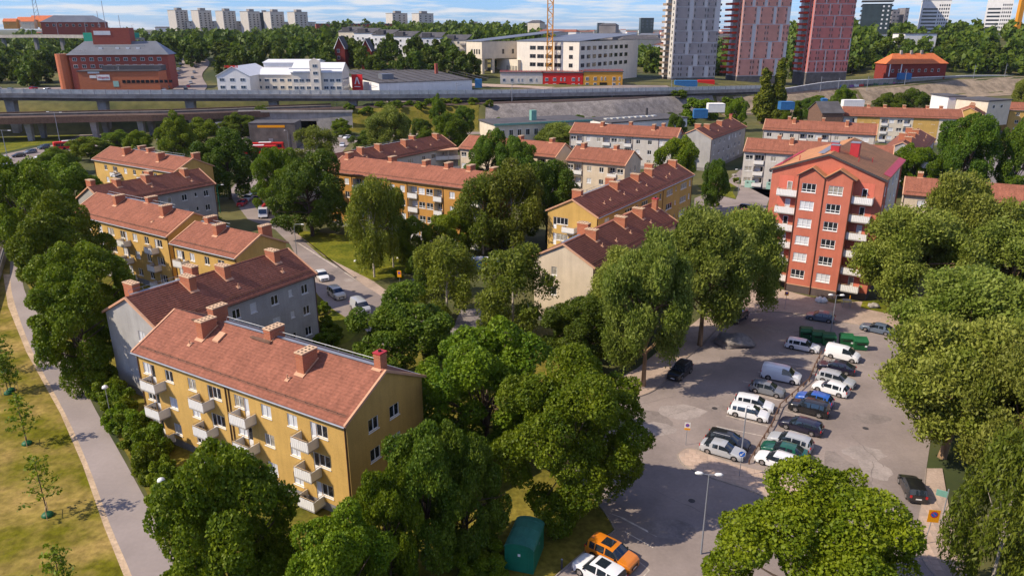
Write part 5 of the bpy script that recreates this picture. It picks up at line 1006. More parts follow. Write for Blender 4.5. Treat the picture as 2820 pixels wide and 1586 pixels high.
# buses and the tipper truck
def bus(pose, label, L_=12.0, red='bright_red', z=None):
    x, y, a = pose; root = thing('city_bus', label, 'bus', (x, y, GZ + .03 if z is None else z), R(a))
    b = MB(); w_ = 1.25; h = 3.0
    pr = [(-L_/2, .35), (L_/2, .35), (L_/2, 1.2), (L_/2 - .15, 2.8), (L_/2 - .4, h), (-L_/2 + .2, h), (-L_/2, 2.8)]
    b.face([(p[0], -w_, p[1]) for p in pr]); b.face([(p[0], w_, p[1]) for p in pr[::-1]])
    for i in range(len(pr)):
        p, q = pr[i], pr[(i+1) % len(pr)]; b.face([(p[0], -w_, p[1]), (p[0], w_, p[1]), (q[0], w_, q[1]), (q[0], -w_, q[1])])
    b.build('body', red, root)
    for s in (-1, 1):
        for k in range(7): m_ = MB(); x0 = -L_/2 + .6 + k*(L_ - 1.2)/7; m_.box(x0, x0 + (L_ - 1.2)/7 - .12, s*w_ - .02, s*w_ + .02, 1.35, 2.45); m_.build('side_window', 'car_glass', root)
    m_ = MB(); m_.hexa([(L_/2 - .02, -1.1, 1.25), (L_/2 + .03, -1.1, 1.25), (L_/2 + .03, 1.1, 1.25), (L_/2 - .02, 1.1, 1.25), (L_/2 - .16, -1.1, 2.6), (L_/2 - .11, -1.1, 2.6), (L_/2 - .11, 1.1, 2.6), (L_/2 - .16, 1.1, 2.6)]); m_.build('windscreen', 'car_glass', root)
    m_ = MB(); m_.box(-3, 1.5, -.8, .8, h, h + .25); m_.build('roof_unit', 'white_paint', root)
    for xx in (L_/2 - 2.6, -L_/2 + 3.2):
        for s in (-1, 1): m_ = MB(); m_.tube([(xx, s*(w_ - .28), .48), (xx, s*(w_ + .01), .48)], .48, 14); m_.build('wheel', 'tyre', root)
bus((-165.86, 280.97) + (38,), 'red city bus on the main road beside the trees'); bus((-91.05, 268.84) + (8,), 'red city bus at the station stop nearest the bright maple'); bus((-90.66, 276.15) + (8,), 'red city bus behind another at the station stop')
p = (-59.95, 174.85, -78.91); root = thing('tipper_truck', 'small tipper truck with a grey skip body and red tarpaulin', 'truck', (p[0], p[1], GZ + .03), R(p[2]))
b = MB(); b.hexa([(-3.2,-1.1,.9),(.6,-1.1,.9),(.6,1.1,.9),(-3.2,1.1,.9),(-3.4,-1.2,2.3),(.7,-1.2,2.3),(.7,1.2,2.3),(-3.4,1.2,2.3)]); b.build('tipper_body', 'metal_galv', root)
b = MB(); b.hexa([(.8,-1.05,.5),(2.8,-1.05,.5),(2.8,1.05,.5),(.8,1.05,.5),(.8,-1.0,2.4),(2.2,-1.0,2.4),(2.2,1.0,2.4),(.8,1.0,2.4)]); b.build('cab', 'paint_white', root)
b = MB(); b.hexa([(2.62,-.9,1.3),(2.66,-.9,1.3),(2.66,.9,1.3),(2.62,.9,1.3),(2.28,-.88,2.25),(2.32,-.88,2.25),(2.32,.88,2.25),(2.28,.88,2.25)]); b.build('windscreen', 'car_glass', root)
b = MB(); b.box(-3.3, .8, -.1, .1, .55, .9); b.build('chassis', 'black_trim', root)
b = MB(); b.tube([(-2.5, -.3, 2.3), (-.5, .4, 2.7), (.2, -.2, 2.4)], [.3, .45, .3], 8); b.build('tarpaulin', 'metal_red', root)
for xx in (2.0, -2.2):
    for s in (-1, 1): m_ = MB(); m_.tube([(xx, s*.8, .42), (xx, s*1.08, .42)], .42, 12); m_.build('wheel', 'tyre', root)
# ---------------------------------------------------------------- street furniture and yard things
def lamp_double(p, h, ang, label):
    root = thing('street_lamp', label, 'street lamp', (p[0], p[1], GZ), R(ang), None)
    b = MB(); b.tube([(0,0,0),(0,0,h*.25),(0,0,h)], [.09,.075,.05], 8); b.build('pole', 'metal_galv', root)
    b = MB(); b.tube([(-.65,0,h+.05),(0,0,h),(.65,0,h+.05)], .03, 6); b.build('arm', 'metal_galv', root)
    for s in (-1, 1):
        b = MB(); b.tube([(s*.45,0,h+.05),(s*.62,0,h+.07),(s*.95,0,h+.08),(s*1.15,0,h+.06)], [.06,.15,.16,.06], 10); o = b.build('lamp_head', 'white_paint', root, smooth=True)
def lamp_single(p, h, ang, label, arm=.9, post_top=False, group=None, z=None, m='metal_galv'):
    root = thing('street_lamp', label, 'street lamp', (p[0], p[1], GZ if z is None else z), R(ang), group)
    b = MB()
    if post_top:
        b.tube([(0,0,0),(0,0,h)], [.06,.04], 8); b.build('pole', m, root)
        b = MB(); b.tube([(0,0,h-.1),(0,0,h+.02),(0,0,h+.2),(0,0,h+.34)], [.1,.34,.28,.05], 12); b.build('lamp_head', 'white_paint', root, smooth=True)
    else:
        b.tube([(0,0,0),(0,0,h-.4),(.12*arm,0,h-.1),(.5*arm,0,h),(arm,0,h)], [.08,.055,.045,.04,.04], 8); b.build('pole', m, root)
        b = MB(); b.tube([(arm-.05,0,h),(arm+.1,0,h+.01),(arm+.5,0,h),(arm+.65,0,h)], [.05,.11,.12,.04], 8); b.build('lamp_head', 'white_paint', root, smooth=True)
lamp_double((16.39, 52.93), 8.0, -8, 'double-headed street lamp in the shade of the car park entrance')
lamp_double((46.99, 100.77), 6.5, -6, 'double-headed street lamp behind the recycling containers')
lamp_single((24.46, 68.64), 6.0, -60, 'single-headed street lamp between the silver saloon and the guard rail', .5)
lamp_single((-30.91, 55.90), 5.4, 190, 'footpath lamp with a white dome beside the dark maple', post_top=True)
lamp_single((-45.12, 73.76), 5.4, 190, 'footpath lamp with a white dome standing in the hedge', post_top=True)
lamp_single((-42.80, 141.14), 6.8, -15, 'curved grey street lamp beside the street lawn', 1.6)
lamp_single((-73.43, 196.22), 7.0, 10, 'curved green street lamp by the parked red cars', 1.2, m='shed_green'); lamp_single((-71.83, 178.18), 7.0, 10, 'green street lamp at the corner of the far grey block', 1.0, m='shed_green')
for p, h, lb in [((-156.31, 229.74), 13.5, 'tall road lamp mast at the main road junction'), ((-173.31, 286.23), 13, 'tall twin-armed lamp mast on the main road'), ((-173.88, 250.09), 13, 'tall lamp mast at the left lane of the main road')]:
    root = thing('lamp_mast', lb, 'street lamp', (p[0], p[1], GZ)); b = MB(); b.tube([(0,0,0),(0,0,h)], [.14,.08], 8); b.build('pole', 'metal_galv', root)
    b = MB(); b.tube([(-2.4,0,h+.1),(2.4,0,h-.1)], .05, 5); b.build('arm', 'metal_galv', root)
    for s in (-1, 1): b = MB(); b.box(s*2.4 - .45, s*2.4 + .45, -.18, .18, h - s*.1 - .05, h - s*.1 + .12); b.build('lamp_head', 'white_paint', root)
for p, lb in [((-83.92, 279.94), 'slim lamp at the bus station'), ((-71.49, 315.89), 'slim lamp beside the underpass'), ((-67.86, 377.05), 'lamp at the foot of the embankment'), ((-38.52, 343.88), 'lamp on the back street by the tall tree'), ((-15.31, 347.72), 'lamp on the back street by the cream hall'), ((-81.29, 347.72), 'lamp on the underpass ramp'), ((61.65, 199.02), 'lamp by the mint garage doors'), ((-170.56, 333.77), 'lamp under the rail bridge')]: lamp_single(p, 7.0, 170, lb, .7)
def roundel(b, y, z, r, n=16):
    for rr, m, yy in ((r, 2, y), (r*.78, 1, y - .004)): b.face([(rr*math.cos(2*math.pi*k/n), yy, z + rr*math.sin(2*math.pi*k/n)) for k in range(n)], m)
    b.hexa([(-.04*r/.3-.02, y-.009, z-.04), (.02, y-.009, z-.04), (.04*r/.3, y-.006, z+.02), (-.02, y-.006, z+.04)] + [(-.6*r, y-.01, z+.55*r), (-.5*r, y-.01, z+.65*r), (.62*r, y-.01, z-.52*r), (.52*r, y-.01, z-.62*r)], 2)
def parking_sign(p, h, ang, label, w_=.62, hh=.95, white=False, leanx=0):
    root = thing('parking_sign', label, 'sign', (p[0], p[1], GZ + .12), R(ang))
    b = MB(); b.tube([(0, .06, -.15), (leanx, .06, h)], .035, 6); b.build('pole', 'metal_galv', root)
    b = MB(); z0 = h - hh
    b.box(leanx - w_/2, leanx + w_/2, 0, .02, z0, h, 0 if not white else 3)
    if white: b.box(leanx - w_/2, leanx + w_/2, -.006, .0, z0, z0 + hh*.28, 0)
    b.build('sign_plate', ['sign_orange', 'sign_blue', 'sign_red', 'white_paint'], root)
    b = MB(); n = 18; z = h - hh*.36; r = w_*.34
    for rr, m, yy in ((r, 1, -.012), (r*.78, 0, -.016)): b.face([(leanx + rr*math.cos(2*math.pi*k/n), yy, z + rr*math.sin(2*math.pi*k/n)) for k in range(n)], m)
    b.face([(leanx - r*.62, -.02, z + r*.5), (leanx - r*.5, -.02, z + r*.62), (leanx + r*.62, -.02, z - r*.5), (leanx + r*.5, -.02, z - r*.62)], 1)
    b.build('roundel', ['sign_blue', 'sign_red'], root)
parking_sign((36.34, 54.05), 3.6, -8, 'large orange no-parking sign with a blue roundel at the right kerb', .95, 1.25, leanx=.25)
parking_sign((18.99, 70.64), 2.7, -10, 'white and orange no-parking sign at the tip of the slab-paved island', .62, .9, True)
parking_sign((44.12, 111.81), 3.0, -10, 'small orange sign at the far kerb before the red tower block', .6, .6)
parking_sign((-19.61, 122.19), 3.2, -12, 'orange no-parking sign on the corner of the street lawn', .75, 1.2)
root = thing('direction_sign', 'round blue arrow sign on a pole at the slab-paved island', 'sign', (23.08, 64.57) + (GZ + .1,), R(-12))
b = MB(); b.tube([(0,.05,-.1),(0,.05,2.9)], .035, 6); b.build('pole', 'metal_galv', root)
b = MB(); n = 20; b.face([(.36*math.cos(2*math.pi*k/n), 0, 2.6 + .36*math.sin(2*math.pi*k/n)) for k in range(n)]); b.face([(.32*math.cos(2*math.pi*k/n), -.004, 2.6 + .32*math.sin(2*math.pi*k/n)) for k in range(n)], 1); b.build('sign_plate', ['white_paint', 'sign_blue'], root)
b = MB(); b.face([(.18,-.01,2.78),(.13,-.01,2.82),(-.1,-.01,2.52),(-.05,-.01,2.47)]); b.face([(-.2,-.012,2.40),(.06,-.012,2.46),(-.16,-.012,2.64)]); b.build('arrow', 'white_paint', root)
p = (39.46, 57.05); root = thing('street_name_sign', 'leaning pole with a green sign half hidden in the willow', 'sign', (p[0], p[1], GZ + .1), R(60))
b = MB(); b.tube([(0,0,-.1),(.1,0,3.6)], .05, 6); b.build('pole', 'metal_galv', root); b = MB(); b.box(.05, .14, -.05, .9, 2.7, 3.3); b.build('sign_plate', 'copper_green', root)
# guard rail down the middle of the car park
pts = [(24.79, 66.96), (28.00, 72.00), (29.66, 74.56), (32.16, 79.12), (38.29, 86.03), (40.61, 90.22), (43.21, 94.45)]
root = thing('guard_rail', 'low brown guard rail between the two rows of parked cars', 'guard rail', (pts[0][0], pts[0][1], GZ))
lp = [(p[0] - pts[0][0], p[1] - pts[0][1]) for p in pts]
b = MB(); b.tube([(x, y, .55) for x, y in lp], .07, 5); b.build('rail', 'rust_brown', root)
for (x0, y0), (x1, y1) in zip(lp[:-1], lp[1:]):
    n = max(1, int(math.hypot(x1-x0, y1-y0) / 2.2))
    for k in range(n + 1): b = MB(); x, y = x0 + (x1-x0)*k/(n+1), y0 + (y1-y0)*k/(n+1); b.box(x-.06, x+.06, y-.06, y+.06, 0, .62); b.build('post', 'rust_brown', root)
# recycling containers
def container(p, ang, label, w_=1.9):
    root = thing('recycling_container', label, 'container', (p[0], p[1], GZ + .03), R(ang), None); h = 1.35; d = 1.4
    b = MB(); b.hexa([(-w_/2+.12,-d/2+.1,.12),(w_/2-.12,-d/2+.1,.12),(w_/2-.12,d/2-.1,.12),(-w_/2+.12,d/2-.1,.12),(-w_/2,-d/2,h),(w_/2,-d/2,h),(w_/2,d/2,h),(-w_/2,d/2,h)]); b.build('body', 'plastic_green', root)
    b = MB(); b.hexa([(-w_/2-.04,-d/2-.05,h),(w_/2+.04,-d/2-.05,h),(w_/2+.04,d/2+.05,h),(-w_/2-.04,d/2+.05,h),(-w_/2+.1,-d/2+.35,h+.35),(w_/2-.1,-d/2+.35,h+.35),(w_/2-.1,d/2-.2,h+.42),(-w_/2+.1,d/2-.2,h+.42)]); b.build('lid', 'plastic_green', root)
    b = MB(); b.box(-.6, .6, -d/2-.03, -d/2+.06, .95, 1.12); b.build('slot', 'soot_shade', root)  # solid near-black strip, the slot's inner shade painted as colour
    b = MB(); b.box(w_/2-.45, w_/2-.15, -d/2+.03, -d/2+.06, .6, .85); b.build('notice', 'white_paint', root)
    for x in (-w_/2+.25, w_/2-.25): b = MB(); b.box(x-.12, x+.12, -d/2+.15, d/2-.15, 0, .13); b.build('foot', 'black_trim', root)
for p, lb in [((43.09, 100.04), 'green recycling container at the end of the row, behind the white estate car'), ((44.31, 98.78), 'green recycling container, second in the row behind the white estate car'), ((45.48, 97.93), 'green recycling container beside the gap in the row'), ((47.89, 97.54), 'green recycling container behind the small white delivery van'), ((49.34, 96.33), 'green recycling container with a round notice, nearest the willow')]: container(p, -12, lb)
# green utility shed with a barrel roof
p = (0.18, 51.43); root = thing('utility_shed', 'dark green utility shed with a barrel roof on the lawn', 'shed', (p[0] + .9, p[1] + 1.0, GZ), R(-16)); w_, d, h = 2.5, 3.6, 2.35
b = MB(); b.box(-w_/2, w_/2, -d/2, d/2, 0, h); 
n = 8; arc = [(-w_/2*math.cos(math.pi*k/n), h + .55*math.sin(math.pi*k/n)) for k in range(n + 1)]
b.face([(x, -d/2, z) for x, z in arc]); b.face([(x, d/2, z) for x, z in arc[::-1]]); b.build('wall', 'shed_green', root)
b = MB()
for k in range(n):
    (x0, z0), (x1, z1) = arc[k], arc[k+1]; f = 1.04
    b.face([(x0*f, -d/2-.12, z0+.03), (x1*f, -d/2-.12, z1+.03), (x1*f, d/2+.12, z1+.03), (x0*f, d/2+.12, z0+.03)]); b.face([(x0*f, -d/2-.12, z0-.05), (x1*f, -d/2-.12, z1-.05), (x1*f, -d/2-.12, z1+.03), (x0*f, -d/2-.12, z0+.03)])
b.build('roof', 'shed_roof', root)
for y in (-.9, .3, 1.4): b = MB(); b.tube([(x*1.045, y, z + .035) for x, z in arc], .025, 4); b.build('roof_seam', 'shed_roof', root)
b = MB(); b.box(-.95, .85, -d/2-.035, -d/2-.005, .1, 2.15); b.build('door', 'shed_green', root)
b = MB(); b.box(-.1, .12, -d/2-.05, -d/2-.036, 1.6, 1.85); b.build('notice', 'white_paint', root); b = MB(); b.box(w_/2+.005, w_/2+.02, -.1, .25, 1.7, 1.8); b.build('vent', 'metal_galv', root)
# small things
def boulder(name, p, r, label, cat, m='rock', sc=(1, .8, .6), z=0, group=None):
    import bmesh
    bm = bmesh.new(); bmesh.ops.create_icosphere(bm, subdivisions=3, radius=r)
    for v in bm.verts: 
        k = 1 + .16*math.sin(v.co.x*5/r + p[0]) * math.cos(v.co.y*4/r) + .1*math.sin(v.co.z*7/r + v.co.x*3/r); v.co *= k; v.co.x *= sc[0]; v.co.y *= sc[1]; v.co.z *= sc[2]
    me = bpy.data.meshes.new(name); bm.to_mesh(me); bm.free(); me.materials.append(M[m]); me.polygons.foreach_set('use_smooth', [True]*len(me.polygons))
    return tag(inst(name, me, None, (p[0], p[1], GZ + z + r*sc[2]*.8)), label, cat, group)
boulder('sand_bag', (50.98, 115.21), .62, 'white bulk bag, left of two beside the red tower block', 'bag', 'white_paint', (1, .9, .8), .12); boulder('sand_bag', (51.62, 115.06), .62, 'white bulk bag, right of two beside the red tower block', 'bag', 'white_paint', (1.1, .9, .75), .12)
boulder('boulder', (58.75, 112.52), .75, 'pale boulder on the small lawn by the red tower block', 'boulder', 'rock', (1.2, .8, .6), .14); boulder('boulder', (68.41, 226.43), .7, 'pale boulder on the lawn by the grey gabled block', 'boulder'); boulder('boulder', (29.34, 113.49), .5, 'pale stone beneath the large willow', 'boulder')
boulder('gravel_heap', (32.25, 98.25), 2.3, 'grey heap of gravel in the shade of the kerb willow', 'gravel heap', 'gravel', (1.2, .9, .42), -.3)
for p, lb in [((-30.49, 137.98), 'white stone under the weeping birch'), ((-22.48, 140.07), 'white stone behind the second birch')]: boulder('stone', p, .35, lb, 'stone', 'white_paint')
p = (54.50, 113.00); root = thing('cage', 'grey mesh cage beside the red tower block entrance', 'cage', (p[0], p[1], GZ + .13), R(-12))
for x in (-.6, .6):
    for y in (-.45, .45): b = MB(); b.box(x-.03, x+.03, y-.03, y+.03, 0, 1.2); b.build('post', 'metal_galv', root)
for k in range(9): b = MB(); x = -.55 + k*.137; b.box(x-.015, x+.015, -.45, -.43, .05, 1.15); b.build('bar', 'metal_galv', root)
b = MB(); b.box(-.62, .62, -.47, .47, 1.16, 1.2); b.build('top', 'metal_galv', root)
p = (56.41, 115.97); root = thing('bollard', 'thin yellow bollard beside the mesh cage', 'bollard', (p[0], p[1], GZ + .13)); b = MB(); b.tube([(0,0,0),(0,0,.9)], .06, 8); b.build('post', 'sign_orange', root); b = MB(); b.tube([(0,0,.9),(0,0,.97)], [.07,.03], 8); b.build('cap', 'black_trim', root)
p = (4.19, 51.11); root = thing('bollard', 'short grey bollard at the kerb by the white and orange cars', 'bollard', (p[0], p[1], GZ)); b = MB(); b.tube([(0,0,0),(0,0,.95)], .09, 8); b.build('post', 'metal_dark', root); b = MB(); b.tube([(0,0,.95),(0,0,1.02)], [.1,.04], 8); b.build('cap', 'metal_galv', root)
p = (-4.98, 133.83); root = thing('waste_skip', 'blue open waste skip full of white rubble on the lawn', 'skip', (p[0], p[1], GZ), R(-8))
b = MB(); L_ = 5.5
for s in (-1, 1): b.hexa([(-L_/2+.6, s*1.1-.05, .15), (L_/2-.6, s*1.1-.05, .15), (L_/2-.6, s*1.1+.05, .15), (-L_/2+.6, s*1.1+.05, .15), (-L_/2, s*1.2-.05, 1.9), (L_/2, s*1.2-.05, 1.9), (L_/2, s*1.2+.05, 1.9), (-L_/2, s*1.2+.05, 1.9)])
for s in (-1, 1): b.hexa([(s*(L_/2-.6)-.05,-1.1,.15),(s*(L_/2-.6)+.05,-1.1,.15),(s*(L_/2-.6)+.05,1.1,.15),(s*(L_/2-.6)-.05,1.1,.15),(s*L_/2-.05,-1.2,1.9),(s*L_/2+.05,-1.2,1.9),(s*L_/2+.05,1.2,1.9),(s*L_/2-.05,1.2,1.9)])
b.box(-L_/2+.6, L_/2-.6, -1.1, 1.1, .1, .2); b.build('body', 'tarp_blue', root)
b = MB(); b.box(-.5, .5, -1.24, -1.21, 1.0, 1.5); b.build('notice', 'sign_orange', root)
b = MB(); rng = random.Random(3)
for k in range(40): x, y = rng.uniform(-2.3, 2.3), rng.uniform(-.9, .9); b.box(x-.25, x+.25, y-.2, y+.2, 1.3, 1.6 + rng.random()*.6)
o = b.build('rubble', 'plaster_white', root); o['kind'] = 'stuff'
# concrete box with a yellow stripe, canopies of the bus square
p = (-89.66, 279.94); root = thing('station_building', 'dark concrete station box with a yellow sign band', 'building', (p[0], p[1] + 5, GZ), R(2)); b = MB(); b.box(-8.5, 8.5, -5, 5, 0, 9.5); b.build('wall', 'concrete_dark', root)
b = MB(); b.box(-5.3, 4.8, -5.06, -5.01, 8.0, 8.9); b.build('sign_band', 'sign_orange', root); b = MB(); b.box(-1.6, 0, -5.05, -5.01, 2.4, 4.0); b.build('notice', 'metal_galv', root); b = MB(); b.box(-8.6, 8.6, -5.1, 5.1, 9.5, 9.75); b.build('roof', 'roof_felt', root)
for p, ang, lb in [((-126.57, 331.08), -20, 'slanted grey canopy roof at the bus square'), ((-113.13, 317.51), -8, 'flat canopy roof at the bus square')]:
    root = thing('bus_shelter', lb, 'bus shelter', (p[0], p[1], GZ), R(ang)); b = MB(); b.hexa([(-5,-1.6,3.2),(5,-1.6,3.2),(5,1.6,3.7),(-5,1.6,3.7),(-5,-1.6,3.4),(5,-1.6,3.4),(5,1.6,3.9),(-5,1.6,3.9)]); b.build('roof', 'roof_metal_grey', root)
    for x in (-4, 0, 4): b = MB(); b.tube([(x, .3, 0), (x, .3, 3.5)], .1, 6); b.build('post', 'metal_galv', root)
    b = MB(); b.box(-4.5, 4.5, 1.0, 1.05, .4, 2.6); b.build('glass_wall', 'glass_screen', root)
# pedestrians
def person_mesh(seed, top):
    me = bpy.data.meshes.new('person'); s = .16 if seed % 2 else -.16
    V_ = [(0,0,.95),(0,0,1.2),(0,0,1.42),(0,0,1.52),(0,0,1.62),(0,.0,1.74), (.1,0,.9),(.11,s,.5),(.11,s*1.5,.08),(.11,s*1.5+.12,.04), (-.1,0,.9),(-.11,-s,.5),(-.11,-s*1.6,.08),(-.11,-s*1.6+.12,.04), (.2,0,1.4),(.25,-s*.6,1.12),(.25,-s*.6+.1,.88),(.25,-s*.6+.13,.78), (-.2,0,1.4),(-.25,s*.6,1.12),(-.25,s*.6+.1,.88),(-.25,s*.6+.13,.78)]
    E_ = [(0,1),(1,2),(2,3),(3,4),(4,5),(0,6),(6,7),(7,8),(8,9),(0,10),(10,11),(11,12),(12,13),(2,14),(14,15),(15,16),(16,17),(2,18),(18,19),(19,20),(20,21)]
    me.from_pydata(V_, E_, []); o = bpy.data.objects.new('tmp', me); COL.objects.link(o)
    o.modifiers.new('s', 'SKIN'); r = [.15,.16,.17,.065,.10,.07,.10,.075,.05,.05,.10,.075,.05,.05,.07,.055,.04,.035,.07,.055,.04,.035]
    for v, q in zip(me.skin_vertices[0].data, r): v.radius = (q, q)
    me.skin_vertices[0].data[0].use_root = True; o.modifiers.new('u', 'SUBSURF').levels = 1
    dg = bpy.context.evaluated_depsgraph_get(); nm = bpy.data.meshes.new_from_object(o.evaluated_get(dg)); bpy.data.objects.remove(o)
    for m_ in (top, 'cloth_dark', 'skin'): nm.materials.append(M[m_])
    nm.polygons.foreach_set('material_index', [2 if p.center.z > 1.5 or (abs(p.center.x) > .2 and p.center.z < .92) else (1 if p.center.z < .95 else 0) for p in nm.polygons]); nm.polygons.foreach_set('use_smooth', [True]*len(nm.polygons)); return nm
pm = [person_mesh(0, 'cloth_light'), person_mesh(1, 'cloth_dark')]
for i, (p, lb) in enumerate([((-148.47, 314.42), 'person in a pale top walking by the rail bridge'), ((-140.66, 296.09), 'person in pale top on the path by the bright tree'), ((-140.08, 298.14), 'person in dark clothes walking by the bright tree'), ((-135.04, 287.19), 'person in dark clothes crossing towards the bus square'), ((-147.93, 224.56), 'person in dark clothes waiting at the road crossing'), ((-149.27, 228.86), 'person in dark clothes standing behind the crossing rail'), ((-61.76, 178.73), 'person walking beside the tipper truck')]):
    tag(inst('person', pm[0 if 'pale' in lb else 1], None, (p[0], p[1], GZ + .03), i*1.1), lb, 'person')
# traffic lights at the junction
for p, lb in [((-136.67, 197.55), 'black traffic light at the main road junction'), ((-135.13, 193.62), 'second traffic light nearer the lawn')]:
    root = thing('traffic_light', lb, 'traffic light', (p[0], p[1], GZ)); b = MB(); b.tube([(0,0,0),(0,0,3)], .06, 6); b.build('pole', 'metal_dark', root); b = MB(); b.box(-.35,.35,-.12,.12,2.6,3.6); b.build('signal_head', 'black_trim', root)
    for k, m in enumerate(('tail_red', 'sign_orange', 'copper_green')): b = MB(); b.tube([(0,-.16,3.4-.3*k),(0,-.12,3.4-.3*k)], .1, 8); b.build('lens', m, root)
# retaining wall and track at the left edge
sheet('track_strip', [(-89.19, 115.45), (-108.01, 142.99), (-120.09, 168.87), (-127.75, 185.26), (-120.74, 176.72), (-107.25, 151.79), (-94.86, 130.22)], .02, 'track_bed')
root = thing('retaining_wall', 'low concrete retaining wall beside the tram track and footpath', 'wall', (-94.86, 130.22) + (GZ,)); a = np.array((-94.86, 130.22)); c_ = np.array((-113.62, 163.39)); e_ = np.array((-77.88, 98.90)); b = MB()
for q0, q1 in ((e_ - a, a - a), (a - a, c_ - a)): n = np.array((.3, .1)); b.hexa([tuple(q0)+(-.3,), tuple(q1)+(-.3,), tuple(q1+n)+(-.3,), tuple(q0+n)+(-.3,), tuple(q0)+(1.5,), tuple(q1)+(1.5,), tuple(q1+n)+(1.5,), tuple(q0+n)+(1.5,)])
b.build('wall', 'concrete', root); b = MB(); b.tube([tuple(e_-a)+(1.6,), (0,0,1.6), tuple(c_-a)+(1.6,)], .12, 5); b.build('coping', 'plinth_grey', root)
for off in (0, 1.4):
    b = MB(); b.tube([(-94.69, 123.50) + (GZ+.12,), (-105.05, 145.82) + (GZ+.12,), (-124.37, 180.90) + (GZ+.12,)], .05, 4); o = b.build('rail', 'rail_steel', None, (-off, 0, 0)); structure(o)
# ---------------------------------------------------------------- viaduct, railway, far buildings
def offs(pts, d):
    P = np.array([p[:2] for p in pts], float); out = []
    for i in range(len(P)):
        t = P[min(i+1, len(P)-1)] - P[max(i-1, 0)]; t /= np.linalg.norm(t); out.append(P[i] + np.array((-t[1], t[0]))*d)
    return out
def ribbon(b, pts, d0, d1, z0, z1, m=0):
    a, c = offs(pts, d0), offs(pts, d1); f = lambda z, p: p[2] + z
    for i in range(len(pts) - 1):
        q = [tuple(a[i]) + (f(z0, pts[i]),), tuple(a[i+1]) + (f(z0, pts[i+1]),), tuple(c[i+1]) + (f(z0, pts[i+1]),), tuple(c[i]) + (f(z0, pts[i]),)]
        t = [tuple(a[i]) + (f(z1, pts[i]),), tuple(a[i+1]) + (f(z1, pts[i+1]),), tuple(c[i+1]) + (f(z1, pts[i+1]),), tuple(c[i]) + (f(z1, pts[i]),)]
        b.hexa(q + t, m)
def resample(pts, step):
    P = np.array(smooth_line([tuple(p) for p in pts], 8)); s = np.concatenate([[0], np.cumsum(np.linalg.norm(np.diff(P[:, :2], axis=0), axis=1))]); n = int(s[-1]/step)
    return [tuple(np.interp(t, s, P[:, k]) for k in range(P.shape[1])) for t in np.linspace(0, s[-1], n + 1)]
VP = resample([(-420,285,17.5),(-290,300,16.8),(-211,314,16),(-176,322,15),(-111,337,13.7),(-57,345,13),(-2,362,12),(53,385,11),(103,406,10.3),(158,446,8.3)], 4.4)
via = thing('road_viaduct', 'long concrete viaduct with glass noise screens crossing behind the housing', 'viaduct', (VP[40][0], VP[40][1], float(terrain(VP[40][0], VP[40][1]))))
vo = np.array(via.location)
rel = lambda pts, o: [(p[0]-o[0], p[1]-o[1], p[2]-o[2]) for p in pts]
VR = rel(VP, vo)
b = MB(); ribbon(b, VR, 0, 11, -1.1, 0); b.build('deck', 'concrete', via)
b = MB(); ribbon(b, VR, 1.6, 9.4, -2.4, -1.1); b.build('girder', 'concrete_dark', via)
b = MB(); ribbon(b, VR, -.15, .25, 0, .75); b.build('parapet', 'concrete', via)
b = MB(); ribbon(b, VR, 10.8, 11.1, 0, .9); b.build('parapet', 'concrete', via)
e0 = offs(VR, .05)
for i in range(len(VR) - 1):
    if VP[i][0] < -260: continue
    a, c = e0[i], e0[i+1]; z = VR[i][2]; z2 = VR[i+1][2]; m_ = MB()
    d = (c - a)*.04; n = np.array((-(c-a)[1], (c-a)[0])); n = n/np.linalg.norm(n)*.04
    m_.hexa([tuple(a+d-n)+(z+.75,), tuple(c-d-n)+(z2+.75,), tuple(c-d+n)+(z2+.75,), tuple(a+d+n)+(z+.75,), tuple(a+d-n)+(z+2.5,), tuple(c-d-n)+(z2+2.5,), tuple(c-d+n)+(z2+2.5,), tuple(a+d+n)+(z+2.5,)])
    m_.build('screen_panel', 'glass_screen', via)
    m_ = MB(); m_.box(a[0]-.1, a[0]+.1, a[1]-.12, a[1]+.12, z+.1, z+2.7); m_.build('screen_post', 'metal_galv', via)
def pier(root, x, y, z0, z1, o, w_=1.6, d=1.3, m='concrete'):
    b = MB(); x -= o[0]; y -= o[1]; b.hexa([(x-w_/2, y-d/2, z0-o[2]), (x+w_/2, y-d/2, z0-o[2]), (x+w_/2, y+d/2, z0-o[2]), (x-w_/2, y+d/2, z0-o[2]), (x-w_*.75, y-d*.8, z1-o[2]), (x+w_*.75, y-d*.8, z1-o[2]), (x+w_*.75, y+d*.8, z1-o[2]), (x-w_*.75, y+d*.8, z1-o[2])]); b.build('pier', m, root)
vx = np.array([p[0] for p in VP])
for x in (-212, -177, -141, -108, -74, -42, -12, 14, 20, 26, 32, 38, 44, 50, 56, 62, 80, 100):
    i = int(np.argmin(abs(vx - x))); p = VP[i]; sml = x > 10
    pier(via, p[0], p[1] + 5.5, min(float(terrain(p[0], p[1] + 5.5)), p[2] - 4) - 3, p[2] - 2.3, vo, 1.0 if sml else 2.6, 1.2 if sml else 2.0, 'concrete' if not sml else 'plaster_pale')
